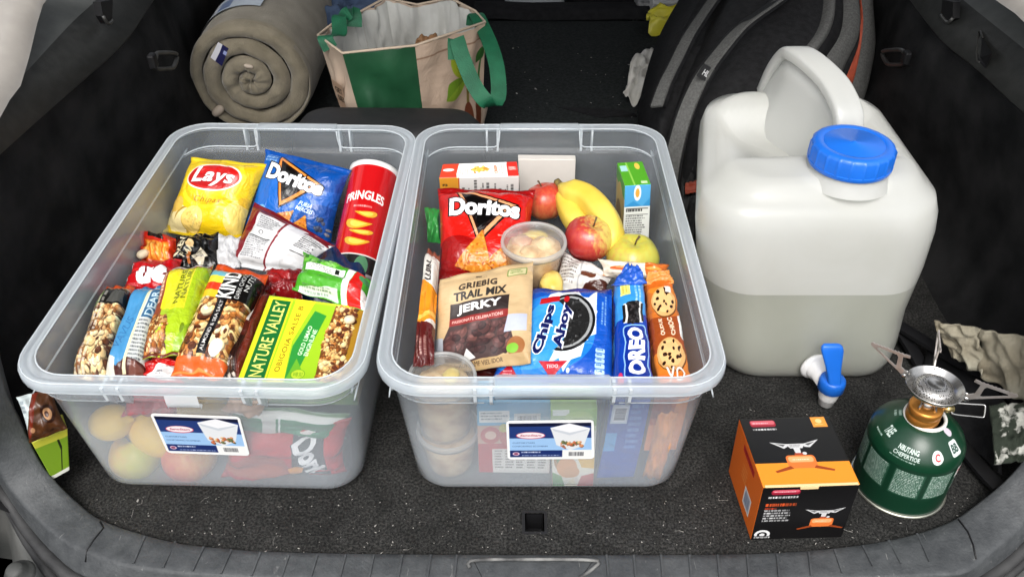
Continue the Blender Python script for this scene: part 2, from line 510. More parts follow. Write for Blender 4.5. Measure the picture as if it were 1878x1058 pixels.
    def bars(self, x0, y0, x1, y1, n=26, bg=(.95, .95, .93), col=(.12, .12, .14), vertical=True):
        self.rect(x0, y0, x1, y1, bg); mx, my = (x1 - x0) * .1, (y1 - y0) * .12; p = 0.0
        while p < 1:
            w = random.choice((.012, .02, .032))
            if vertical: self.rect(x0 + mx + (x1 - x0 - 2 * mx) * p, y0 + my, x0 + mx + (x1 - x0 - 2 * mx) * min(1, p + w), y1 - my, col)
            else: self.rect(x0 + mx, y0 + my + (y1 - y0 - 2 * my) * p, x1 - mx, y0 + my + (y1 - y0 - 2 * my) * min(1, p + w), col)
            p += w + random.choice((.012, .022, .03))
        return self
    def bits(self, x0, y0, x1, y1, n, r, cols, inside=None, a=1.0):
        """Oats, nuts and crumbs as printed or seen through clear film."""
        for _ in range(n):
            x, y = random.uniform(x0, x1), random.uniform(y0, y1)
            if inside and not inside(x, y): continue
            rr = r * random.uniform(.5, 1.3); c = random.choice(cols); t = random.uniform(0, 3.1)
            k = rr * random.uniform(.45, .95)
            asp = self.W / self.H; k *= asp
            self.ell(x + rr * .18, y - rr * .22 * asp, rr, k, tuple(q * .62 for q in c), a, t, 10, .12)  # shadow of each bit drawn into the colour
            self.ell(x, y, rr * .95, k * .95, c, a, t, 10, .12)
            self.ell(x - rr * .2, y + rr * .2 * asp, rr * .4, k * .35, tuple(min(1, q * 1.18 + .03) for q in c), a, t, 8)  # highlight of each bit drawn into the colour
        return self
    def chip(self, x, y, s, rot, asp=None):
        """Printed triangular corn chip."""
        asp = self.W / self.H; pts = []
        for k in range(3):
            t = rot + 2 * math.pi * k / 3; pts.append((x + s * math.cos(t), y + s * math.sin(t) * asp))
        self.poly([(a + .012, b - .012) for a, b in pts], (.35, .08, .02), .6)
        self.poly(pts, (.88, .52, .13))
        for _ in range(int(70)):
            u, v = random.random(), random.random()
            if u + v > 1: u, v = 1 - u, 1 - v
            px = pts[0][0] + (pts[1][0] - pts[0][0]) * u + (pts[2][0] - pts[0][0]) * v
            py = pts[0][1] + (pts[1][1] - pts[0][1]) * u + (pts[2][1] - pts[0][1]) * v
            self.ell(px, py, s * .055, s * .05 * asp, random.choice([(.97, .68, .25), (.72, .34, .06), (.93, .58, .18), (.80, .42, .1)]), .8, 0, 8)
        return self
    def grain(self, amt=.02):
        self.a += rng.normal(0, amt, self.a.shape[:2])[..., None].astype(np.float32); return self
    def img(self, name):
        h, w = self.H // self.SS, self.W // self.SS
        a = np.clip(self.a, 0, 1).reshape(h, self.SS, w, self.SS, 3).mean((1, 3))
        a = (a + (a @ np.array([.3, .6, .1], np.float32))[..., None] * .07) / 1.07 * .985      # print ink is never pure
        im = bpy.data.images.new(name, w, h)
        px = np.ones((h, w, 4), np.float32); px[..., :3] = a
        im.pixels.foreach_set(px.reshape(-1)); im.update()
        return im
    def mat(self, name, **kw): return print_mat(name, self.img(name + "_print"), **kw)
# ================================================================ the boot of the car: floor, sill, side trims, folded seat
M_carpet, _nt_, N, L, b = _nt("boot_carpet")
tc = N.new("ShaderNodeTexCoord")
n1 = N.new("ShaderNodeTexNoise"); n1.inputs["Scale"].default_value = 300; n1.inputs["Detail"].default_value = 5; n1.inputs["Roughness"].default_value = .8
n2 = N.new("ShaderNodeTexNoise"); n2.inputs["Scale"].default_value = 17; n2.inputs["Detail"].default_value = 9; n2.inputs["Roughness"].default_value = .7; n2.inputs["Distortion"].default_value = .8
r1 = N.new("ShaderNodeValToRGB"); r1.color_ramp.elements[0].position = .43; r1.color_ramp.elements[1].position = .70
r1.color_ramp.elements[0].color = (.0060, .0061, .0060, 1); r1.color_ramp.elements[1].color = (.060, .059, .055, 1)
r2 = N.new("ShaderNodeMapRange"); r2.inputs["From Min"].default_value = .3; r2.inputs["From Max"].default_value = .7; r2.inputs["To Min"].default_value = .55; r2.inputs["To Max"].default_value = 1.6
mx = N.new("ShaderNodeMix"); mx.data_type = 'RGBA'; mx.blend_type = 'MULTIPLY'; mx.inputs[0].default_value = 1
for q in (n1, n2): L.new(tc.outputs["Object"], q.inputs["Vector"])
L.new(n1.outputs["Fac"], r1.inputs["Fac"]); L.new(n2.outputs["Fac"], r2.inputs["Value"])
L.new(r1.outputs[0], mx.inputs[6]); L.new(r2.outputs[0], mx.inputs[7]); L.new(mx.outputs[2], b.inputs["Base Color"])
b.inputs["Roughness"].default_value = .95; b.inputs["Specular IOR Level"].default_value = .15; b.inputs["Sheen Weight"].default_value = .04
bp = N.new("ShaderNodeBump"); bp.inputs["Strength"].default_value = .5; bp.inputs["Distance"].default_value = .0015
L.new(n1.outputs["Fac"], bp.inputs["Height"]); L.new(bp.outputs[0], b.inputs["Normal"])

M_felt = mat("side_felt", (.010, .0104, .011), .95, col2=(.027, .027, .0275), vscale=14, bump=.6, bscale=500, spec=.12, detail=8)
M_seatback = mat("seat_back_carpet", (.010, .0122, .0122), .95, col2=(.021, .024, .024), vscale=160, bump=.6, bscale=500, spec=.15, detail=8)
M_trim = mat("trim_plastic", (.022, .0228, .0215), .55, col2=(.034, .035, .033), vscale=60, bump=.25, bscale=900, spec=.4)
M_trimlit = mat("trim_plastic_lit", (.10, .105, .10), .5, var=.1, vscale=40, bump=.25, bscale=900, spec=.4)  # paler copy of the trim plastic; glare on its top put into the colour
M_black = mat("black_plastic", (.008, .008, .009), .5, bump=.1, spec=.35)
M_blackcloth = mat("black_cloth", (.006, .006, .007), .85, col2=(.012, .012, .013), vscale=60, bump=.5, bscale=600, spec=.2)
M_rubber = mat("seal_rubber", (.022, .022, .023), .6, col2=(.05, .05, .05), vscale=25, bump=.2, spec=.35)
M_body = mat("body_paint_beige", (.36, .335, .305), .35, var=.06, spec=.5, coat=.4)
M_bodygrey = mat("lower_body_trim", (.045, .047, .045), .55, col2=(.09, .09, .085), vscale=12, bump=.2, spec=.4, detail=8)

# sill: moulded scuff plate, scratched and dusty
M_sill, _nt_, N, L, b = _nt("sill_plastic")
tc = N.new("ShaderNodeTexCoord")
n1 = N.new("ShaderNodeTexNoise"); n1.inputs["Scale"].default_value = 34; n1.inputs["Detail"].default_value = 10; n1.inputs["Roughness"].default_value = .75
mp = N.new("ShaderNodeMapping"); mp.inputs["Scale"].default_value = (26, 6, 20); mp.inputs["Rotation"].default_value = (0, 0, .5)
n2 = N.new("ShaderNodeTexNoise"); n2.inputs["Scale"].default_value = 5; n2.inputs["Detail"].default_value = 4; n2.inputs["Distortion"].default_value = 1.5
n3 = N.new("ShaderNodeTexNoise"); n3.inputs["Scale"].default_value = 300; n3.inputs["Detail"].default_value = 4
L.new(tc.outputs["Object"], n1.inputs["Vector"]); L.new(tc.outputs["Object"], mp.inputs["Vector"]); L.new(mp.outputs[0], n2.inputs["Vector"]); L.new(tc.outputs["Object"], n3.inputs["Vector"])
r1 = N.new("ShaderNodeValToRGB"); r1.color_ramp.elements[0].position = .35; r1.color_ramp.elements[1].position = .75
r1.color_ramp.elements[0].color = (.034, .037, .040, 1); r1.color_ramp.elements[1].color = (.085, .090, .093, 1)
r2 = N.new("ShaderNodeValToRGB"); r2.color_ramp.elements[0].position = .68; r2.color_ramp.elements[1].position = .76
r2.color_ramp.elements[0].color = (0, 0, 0, 1); r2.color_ramp.elements[1].color = (1, 1, 1, 1)
mx = N.new("ShaderNodeMix"); mx.data_type = 'RGBA'; mx.inputs[7].default_value = (.17, .17, .165, 1)
L.new(n1.outputs["Fac"], r1.inputs["Fac"]); L.new(n2.outputs["Fac"], r2.inputs["Fac"])
L.new(r2.outputs[0], mx.inputs[0]); L.new(r1.outputs[0], mx.inputs[6]); L.new(mx.outputs[2], b.inputs["Base Color"])
b.inputs["Roughness"].default_value = .55; b.inputs["Specular IOR Level"].default_value = .4
bp = N.new("ShaderNodeBump"); bp.inputs["Strength"].default_value = .35; bp.inputs["Distance"].default_value = .002
L.new(n3.outputs["Fac"], bp.inputs["Height"]); L.new(bp.outputs[0], b.inputs["Normal"])

# ---- floor with the square latch opening
hx0, hx1 = P(963, 958, 0).x, P(998, 958, 0).x
hy0, hy1 = P(980, 975, 0).y, P(980, 941, 0).y
_in = [P(px, py, z) for px, py, z in ((30, 742, .12), (75, 848, .055), (150, 927, .014), (240, 972, .006), (400, 1003, .004), (700, 1014, .004), (1300, 1015, .004), (1582, 997, .005), (1747, 953, .010), (1841, 883, .04), (1878, 842, .07))]
def front_y(x):
    if x <= _in[0].x: return .78
    if x >= _in[-1].x: return _in[-1].y
    for a_, b_ in zip(_in, _in[1:]):
        if a_.x <= x <= b_.x: return a_.y + (b_.y - a_.y) * (x - a_.x) / max(1e-6, b_.x - a_.x) - .008
    return .80
xs = sorted([hx0, hx1, .84, -.74] + list(np.linspace(-.70, hx0 - .03, 34)) + list(np.linspace(hx1 + .03, .80, 34)))
V = []; nx = len(xs)
for j in range(4): V += [(x, (front_y(x), hy0, hy1, 1.44)[j], 0) for x in xs]
for k, x in enumerate(xs):
    for j in (1, 2): V[j * nx + k] = (x, max(V[j * nx + k][1], V[k][1] + .002 * j), 0)
ih = xs.index(hx0)
F = [(j * nx + i, j * nx + i + 1, (j + 1) * nx + i + 1, (j + 1) * nx + i) for j in range(3) for i in range(nx - 1) if not (i == ih and j == 1)]
floor = mk("cargo_floor", V, F, M_carpet, smooth=False, origin=(0, 1, 0), kind="structure", label="dark grey felt carpet floor of the car boot, flecked with lint", cat="floor")
e = .0015
V = [(hx0 + e, hy0 + e, .0005), (hx1 - e, hy0 + e, .0005), (hx1 - e, hy1 - e, .0005), (hx0 + e, hy1 - e, .0005)]
V += [(x, y, -.03) for x, y, z in V]
mk("latch_pocket", V, [(4, 5, 6, 7), (0, 1, 5, 4), (1, 2, 6, 5), (2, 3, 7, 6), (3, 0, 4, 7)], M_black, floor, smooth=False)
V = []
for q in (.0, .004):
    V += [(hx0 - q, hy0 - q, .0006), (hx1 + q, hy0 - q, .0006), (hx1 + q, hy1 + q, .0006), (hx0 - q, hy1 + q, .0006)]
mk("latch_pocket_rim", [(x, y, .0012) for x, y, z in V], [(i, (i + 1) % 4, (i + 1) % 4 + 4, i + 4) for i in range(4)], M_black, floor, smooth=False)

# ---- sill
def both(seq): return [P(px, py, z) for px, py, z in seq]
inner = both([(-60, 330, .37), (-40, 500, .29), (-15, 625, .22), (11, 716, .155), (26, 746, .13), (49, 799, .09), (75, 848, .055), (109, 889, .03), (150, 927, .014), (180, 949, .009), (240, 972, .006), (325, 994, .005),
              (400, 1003, .004), (500, 1010, .004), (700, 1014, .004), (980, 1016, .004), (1300, 1015, .004), (1441, 1011, .004), (1582, 997, .005), (1676, 978, .006), (1747, 953, .010), (1794, 921, .02), (1841, 883, .04), (1878, 842, .07), (1905, 800, .10), (1925, 750, .14), (1945, 650, .2), (1960, 520, .28), (1975, 350, .37)])
crest = both([(-130, 330, .40), (-110, 520, .31), (-75, 660, .22), (-35, 780, .14), (-10, 840, .08), (16, 896, .04), (69, 952, .016), (88, 970, .012), (133, 1002, .007), (192, 1024, .004), (240, 1040, .003), (333, 1051, .002), (426, 1057, .002),
              (600, 1064, .002), (980, 1068, .002), (1350, 1066, .002), (1560, 1061, .002), (1700, 1056, .003), (1770, 1050, .004), (1818, 1012, .008), (1878, 960, .02), (1920, 900, .05), (1955, 830, .10), (1990, 720, .18), (2020, 560, .28), (2040, 350, .39)])
groove = both([(-170, 330, .40), (-150, 520, .31), (-110, 670, .21), (-60, 790, .12), (-30, 850, .07), (8, 885 + 18, .02), (50, 965, -.006), (100, 1022, -.014), (150, 1058, -.02), (260, 1085, -.026),
               (430, 1100, -.028), (980, 1112, -.03), (1400, 1108, -.028), (1640, 1095, -.026), (1760, 1072, -.02), (1835, 1035, -.014), (1890, 985, -.002), (1940, 920, .03), (1985, 830, .09), (2025, 720, .17), (2055, 560, .28), (2075, 350, .39)])
NS = 150
ri, rc, rg = catmull(inner, NS), catmull(crest, NS), catmull(groove, NS)
rows = [[p + Vector((0, 0, -.03)) for p in ri], [p + Vector((0, 0, -.002)) for p in ri], [a.lerp(c, .05) + Vector((0, 0, .001)) for a, c in zip(ri, rc)]]
for k in (.25, .5, .75, .92): rows.append([a.lerp(c, k) + Vector((0, 0, .0015)) for a, c in zip(ri, rc)])
rows.append(rc)
for k in (.12, .3, .6, .95): rows.append([a.lerp(c, k) + Vector((0, 0, -.012 * (k > .9))) for a, c in zip(rc, rg)])
sill = loft("rear_sill", rows, M_sill, kind="structure", label="scuffed grey plastic sill curving round the boot opening", cat="sill")
out = [(c - a).normalized() for a, c in zip(rc, rg)]
tube("rubber_seal", [p + o * .004 + Vector((0, 0, -.006)) for p, o in zip(rg, out)], .0085, M_rubber, sill, seg=10)
tube("rubber_lip", [p + o * .020 + Vector((0, 0, -.014)) for p, o in zip(rg, out)], .0065, M_rubber, sill, seg=10)
rows = [[p + o * d + Vector((0, 0, z)) for p, o in zip(rg, out)] for d, z in ((.024, -.03), (.032, -.02), (.06, -.022), (.09, -.035), (.16, -.09))]
loft("bumper_edge", rows, M_bodygrey, sill)
bp_ = P(30, 1046, -.015)
lathe("bumper_stop", [(0, .012), (.008, .012), (.011, .009), (.012, .0), (.017, -.002), (.019, -.008)], bp_ + Vector((0, 0, -.004)), (0, -.25, 1), M_bodygrey, sill, seg=24)
# ribs moulded across the top of the sill
ribs = [(266, 984, 245, 1033), (322, 994, 299, 1041), (374, 1003, 353, 1047), (425, 1008, 405, 1052), (478, 1013, 461, 1056)] + [(x, 1018, x - 14 + (x - 530) * .03, 1060) for x in (530, 582, 634, 686, 738, 790, 838)] \
     + [(x, 1018, x + 4, 1060) for x in (1112, 1162, 1212, 1264, 1316, 1370, 1425)] + [(1483, 1013, 1488, 1056), (1530, 1008, 1545, 1051), (1582, 1001, 1601, 1038), (1629, 991, 1653, 1034), (1681, 979, 1705, 1030)]
rib0 = None
from mathutils.bvhtree import BVHTree
_sv = [v.co + sill.location for v in sill.data.vertices]; _st = BVHTree.FromPolygons(_sv, [tuple(p.vertices) for p in sill.data.polygons])
def on_sill(px, py):
    o_ = Vector((0, 0, CAMH)); d_ = (P(px, py, 0) - o_).normalized()
    h = _st.ray_cast(o_, d_)
    return h[0] if h[0] else P(px, py, .003)
for x0, y0, x1, y1 in ribs:
    a, c = on_sill(x0, y0), on_sill(x1, y1)
    d = (c - a).normalized(); s = d.cross(Vector((0, 0, 1))).normalized()
    V = []
    for p in (a, a.lerp(c, .5) + Vector((0, 0, .0005)), c):
        V += [p - s * .0022 - Vector((0, 0, .002)), p - s * .0012 + Vector((0, 0, .0022)), p + s * .0012 + Vector((0, 0, .0022)), p + s * .0022 - Vector((0, 0, .002))]
    F = [(i * 4 + j, i * 4 + j + 1, i * 4 + j + 5, i * 4 + j + 4) for i in range(2) for j in range(3)] + [(3, 2, 1, 0), (8, 9, 10, 11)]
    mk("rib", V, F, M_sill, sill, smooth=False)
# striker cover in the middle
M_paleedge = mat("pale_edge", (.05, .05, .05), .6, col2=(.22, .22, .21), vscale=40, spec=.4)  # mottled edge, paler than the cover
a = [P(868, 1027, .006), P(1088, 1027, .006), P(1058, 1070, .004), P(890, 1070, .004)]
a2 = [p.lerp(sum(a, Vector()) / 4, .10) + Vector((0, 0, -.006)) for p in a]
mk("striker_cover", a + a2, [(0, 1, 5, 4), (1, 2, 6, 5), (2, 3, 7, 6), (3, 0, 4, 7), (4, 5, 6, 7)], M_black, sill, smooth=False)
tube("striker_cover_edge", catmull([P(862, 1040, .006), P(868, 1027, .008), P(980, 1025, .008), P(1090, 1027, .008), P(1092, 1038, .006), P(1062, 1060, .004)], 40), .0022, M_paleedge, sill, seg=6)
tube("panel_joint", [on_sill(*q) + Vector((0, 0, .0006)) for q in ((184, 957), (190, 968), (172, 990), (160, 1008), (157, 1030))], .0011, M_black, sill, seg=6)
tube("panel_joint", [on_sill(*q) + Vector((0, 0, .0006)) for q in ((1757, 952), (1775, 975), (1785, 1000), (1790, 1025))], .0011, M_black, sill, seg=6)

# ---- side walls of the boot
def side(sgn, lower, crease, xw):
    nm = "side_wall"
    lo_ = catmull([P(px, py, z=.35) for px, py in lower], 44)
    cr_ = catmull([P(px, py, z=.40) for px, py in crease], 44)
    rows = []
    for k, (z, ins) in enumerate(((-.02, .05), (.0, .045), (.02, .02), (.08, .0), (.16, -.012), (.25, -.01), (.32, .0))):
        r = []
        for j, p in enumerate(lo_):
            f = j / 43; yy = .70 + (2.45 - .70) * f
            t = max(0, min(1, z / .35))
            x = sgn * (abs(xw) - ins) * (1 - t) + (p.x) * t
            arch = .05 * math.exp(-((yy - 1.75) / .22) ** 2) * (1 - t) ** .5
            dn = .006 * noise.noise(Vector((yy * 5, z * 9, sgn)))
            r.append(Vector((x - sgn * (arch + dn), yy * (1 - t) + p.y * t, z)))
        rows.append(r)
    rows.append(lo_)
    w = loft(nm, rows, M_felt, kind="structure", label="black felt lined side wall of the boot, %s" % ("left" if sgn < 0 else "right"), cat="side wall")
    t1 = [p + Vector((-sgn * .006, 0, -.004)) for p in lo_]
    rows = [lo_, t1, [a.lerp(c, .08) + Vector((-sgn * .007, 0, 0)) for a, c in zip(t1, cr_)], [a.lerp(c, .9) for a, c in zip(t1, cr_)], cr_]
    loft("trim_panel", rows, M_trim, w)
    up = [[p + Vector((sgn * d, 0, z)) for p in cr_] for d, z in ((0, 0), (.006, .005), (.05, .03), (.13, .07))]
    loft("trim_top", up, M_trimlit, w)
    return w, lo_, cr_
wl_, lo_l, cr_l = side(-1, [(-330, 545), (-120, 375), (0, 269), (109, 174), (218, 78), (273, 0), (320, -70)], [(-300, 445), (-110, 285), (15, 167), (126, 48), (177, 0), (240, -70)], -.69)
wr_, lo_r, cr_r = side(1, [(2200, 490), (2010, 305), (1878, 196), (1797, 122), (1735, 72), (1678, 0), (1630, -60)], [(2230, 400), (2040, 220), (1878, 90), (1766, 0), (1700, -60)], .76)
# grab recess, hook slot and lashing ring on each side
def recess(px, w, sgn):
    c = [P(*q, z=z) for q, z in px]
    n = (c[1] - c[0]).cross(c[3] - c[0]).normalized()
    if n.x * sgn > 0: n = -n
    V = [p + n * .004 for p in c] + [p.lerp(sum(c, Vector()) / 4, .2) - n * .0 + n * .0015 for p in c]
    mk("recess", V, [(i, (i + 1) % 4, (i + 1) % 4 + 4, i + 4) for i in range(4)] + [(4, 5, 6, 7)], M_black, w, smooth=False)
    tube("recess_edge", catmull([c[1].lerp(c[0], .3) + n * .004, c[1] + n * .004, c[2] + n * .004, c[3].lerp(c[2], .6) + n * .004], 18), .0016, mat("trim_edge", (.03, .03, .028), .4), w, seg=6)
recess([((92, 112), .385), ((136, 64), .385), ((143, 112), .36), ((100, 130), .358)], wl_, -1)
recess([((1825, 100), .385), ((1800, 58), .385), ((1796, 108), .36), ((1812, 126), .358)], wr_, 1)
for pts, w in (((184, 4, 207, 0, 206, 38, 198, 44, 189, 30), wl_), ((1748, 4, 1728, 0, 1726, 28, 1738, 42, 1747, 34), wr_)):
    c = [P(pts[i], pts[i + 1], x=(-.655 if w is wl_ else .728)) for i in range(0, 10, 2)]
    d = Vector((.012 if w is wr_ else -.012, 0, 0))
    mk("hook_slot", c + [p + d for p in c], [(0, 1, 2, 3, 4)] + [(i, (i + 1) % 5, (i + 1) % 5 + 5, i + 5) for i in range(5)], M_black, w, smooth=False)
    tube("hook", catmull([c[2], c[3], c[4]], 8), .003, mat("hook_metal", (.12, .12, .115), .4, .6), w, seg=6)
M_ring = mat("lashing_ring_metal", (.10, .10, .098), .4, .7, var=.2)
for pts, x, w in (([(290, 98), (318, 98), (325, 104), (320, 120), (313, 126), (286, 127), (284, 118), (286, 104)], -.60, wl_), ([(1648, 92), (1622, 94), (1618, 99), (1625, 114), (1632, 119), (1656, 118), (1660, 110), (1658, 96)], .70, wr_)):
    tube("lashing_ring", catmull([P(px, py, x=x) for px, py in pts], 40, True), .0038, M_ring, w, seg=8, closed=True)
    q = P(pts[0][0] - (10 if x < 0 else -14), pts[0][1] + 14, x=x)
    box("ring_bracket", q, (.006, 0, 0), (0, .009, 0), (0, 0, .012), M_black, w, bevel=.003)

# ---- painted body at the upper corners of the opening
a = [P(110, -60, y=1.32), P(60, 0, y=1.27), P(49, 34, y=1.22), P(34, 95, y=1.16), P(17, 150, y=1.10), P(-4, 176, y=1.05), P(-40, 240, y=.98)]
rows = [[p + Vector((d, yy, zz)) for p in a] for d, yy, zz in ((.006, .012, -.012), (.0, .0, .0), (-.02, -.006, .006), (-.10, -.02, .02), (-.18, 0, -.01))]
body = loft("car_body", rows, M_body, kind="structure", label="pale beige painted body pillar at the upper left corner of the opening", cat="car body")
a = [P(1760, -60, y=1.42), P(1842, -10, y=1.30), P(1882, 16, y=1.22), P(1960, 90, y=1.10), P(2040, 200, y=1.0)]
rows = [[p + Vector((d, yy, zz)) for p in a] for d, yy, zz in ((-.006, .012, -.012), (.0, .0, .0), (.02, -.006, .006), (.10, -.02, .02), (.18, 0, -.01))]
loft("body_pillar", rows, M_body, body)

# ---- folded rear seat, carpeted on its back, and the dark cabin beyond
seat = thing("rear_seat", "rear seat folded flat behind the boxes, its back covered in dark carpet", "rear seat", (.05, 1.8, 0), kind="structure")
rows = []
for z, ins in ((-.02, 0), (.03, 0), (.042, .004), (.047, .014), (.048, .03)):
    rows.append(rrect(-.64 + ins, .72 - ins, 1.44 + ins, 2.25 - ins, .03, z))
loft("seat_back", rows, M_seatback, seat, closed_u=True, cap1=True)
rows = [[Vector((x, y + .012 * noise.noise(Vector((x * 3, 0, 1))), z + .003 * noise.noise(Vector((x * 9, y * 4, 2))))) for x in np.linspace(-.1, .62, 40)] for y, z in ((2.235, .05), (2.24, .066), (2.26, .074), (2.30, .074), (2.33, .05), (2.335, .0))]
loft("seat_hinge_cover", rows, M_blackcloth, seat)
fl = [P(1020, 196, .049), P(1130, 200, .052), P(1165, 208, .058), P(1168, 214, .049), P(1100, 216, .049)]
mk("carpet_flap", fl + [p - Vector((0, 0, .008)) for p in fl], [(0, 1, 2, 3, 4)] + [(i, (i + 1) % 5, (i + 1) % 5 + 5, i + 5) for i in range(5)], M_blackcloth, seat, smooth=False)
fs = thing("front_seat", "black back of the left front seat, in the dark of the cabin", "front seat", (-.33, 2.6, 0))
def seat_shape(x0, x1, root):
    rows = [rrect(x0 + i, x1 - i, 2.50 + dy + i * .3, 2.66 + dy, .05, z) for z, i, dy in ((-.2, .02, 0), (.0, 0, 0), (.2, .0, .01), (.4, .02, .03), (.52, .05, .05), (.56, .09, .06))]
    loft("seat_shell", rows, M_blackcloth, root, closed_u=True, cap0=True, cap1=True)
seat_shape(-.60, -.05, fs)
fs2 = thing("front_seat", "black back of the right front seat, beyond the backpack", "front seat", (.47, 2.6, 0))
seat_shape(.16, .74, fs2)
con = thing("center_console", "centre console with a grey lid between the front seats", "console", (.06, 2.55, 0))
c0, c1 = P(925, 60, y=2.48), P(1040, 60, y=2.48)
box("console_body", (c0 + c1) / 2 + Vector((0, .15, -.12)), ((c1.x - c0.x) / 2, 0, 0), (0, .15, 0), (0, 0, .14), M_black, con, bevel=.01)
d0, d1 = P(926, 22, y=2.46), P(1034, 22, y=2.46)
box("console_lid", (d0 + d1) / 2 + Vector((0, .03, .012)), ((d1.x - d0.x) / 2, 0, 0), (0, .12, .012), (0, -.006, .035), mat("console_lid_grey", (.30, .32, .315), .4, var=.1), con, bevel=.012)
M_chrome = mat("console_bright_strip", (.6, .62, .62), .25, .6)
for px in (916, 1043):
    box("bright_strip", P(px, 48, y=2.45), (.004, 0, 0), (0, .004, 0), (0, 0, .016), M_chrome, con, bevel=.002)
cabin = box("cabin_floor", (.05, 3.0, -.2), (.85, 0, 0), (0, .8, 0), (0, 0, .01), M_blackcloth, kind="structure", label="black carpeted floor of the cabin beyond the seats", cat="floor")
roof = box("car_roof", (.035, 2.1, 1.03), (.80, 0, 0), (0, 1.15, .02), (0, 0, .012), mat("roof_lining", (.25, .25, .24), .9, var=.1), kind="structure", label="unseen roof of the car above the boot, added to darken the back", cat="roof")  # roof out of view, put in to keep sky light off the back
box("dashboard", (.05, 3.75, .2), (.85, 0, 0), (0, .12, 0), (0, 0, .42), M_black, cabin, bevel=.03)
for x in (-.84, .92):
    box("cabin_side", (x, 2.5, .2), (.012, 0, 0), (0, 1.1, 0), (0, 0, .36), M_blackcloth, cabin)
# ================================================================ the two clear storage boxes
M_pp = plastic_mat("clear_polypropylene", (.84, .91, .97), .058, .42, rough=.20, tl=.20, trans=(.985, .99, .995))
M_pprim = plastic_mat("clear_polypropylene_thick", (.84, .90, .95), .30, .72, rough=.10, tl=.36)
M_pprib = plastic_mat("clear_polypropylene_rib", (.90, .95, .98), .62, .85, rough=.14, tl=.25)
M_pptab = plastic_mat("clear_polypropylene_tab", (.84, .89, .93), .22, .60, rough=.10, tl=.36)
HB = .235
def box_sticker(slant):
    A = Art(400, 210, (.95, .95, .94))
    A.rect(.03, .06, .97, .94, (.60, .76, .92)); A.rect(.03, .56, .97, .94, (.12, .22, .47)); A.rect(.03, .86, .97, .94, (.05, .07, .2))
    A.poly([(.50, .82), (.72, .93), (.96, .80), (.88, .36), (.72, .24), (.56, .38)], (.87, .88, .89)); A.poly([(.50, .82), (.72, .70), (.96, .80), (.72, .93)], (.93, .93, .94))
    A.poly([(.52, .80), (.72, .69), (.94, .79), (.90, .74), (.72, .63), (.54, .74)], (.78, .80, .83))
    A.bits(.60, .32, .86, .46, 26, .022, [(.85, .55, .35), (.75, .38, .22), (.9, .72, .5), (.4, .42, .25)])
    A.ell(.27, .63, .165, .09, (.80, .30, .38)); A.ell(.27, .635, .155, .075, (.97, .90, .91))
    A.text("SanoStam", .27, .635, .24, .05, (.62, .2, .28), shear=.25, bold=.015)
    A.text("CUSTORYTARS", .19, .44, .25, .035, (.2, .3, .48)); A.text("CONFORMFEO ECOMBNM", .26, .35, .40, .035, (.22, .32, .5))
    A.rect(.03, .06, .63, .24, (.10, .18, .42)); A.ell(.10, .15, .04, .045, (.9, .75, .8)); A.ell(.10, .15, .026, .03, (.55, .25, .4))
    A.fine(.16, .17, .38, .21, 1, (.9, .92, .95), 1, .9, ragged=0); A.fine(.17, .08, .60, .12, 1, (.75, .8, .9), .8, .8, ragged=0)
    A.rect(.63, .03, .97, .25, (.93, .93, .92)); A.bars(.68, .07, .90, .21, bg=(.93, .93, .92))
    return A.mat("box_sticker_%d" % slant, rough=.3, bump=.05)

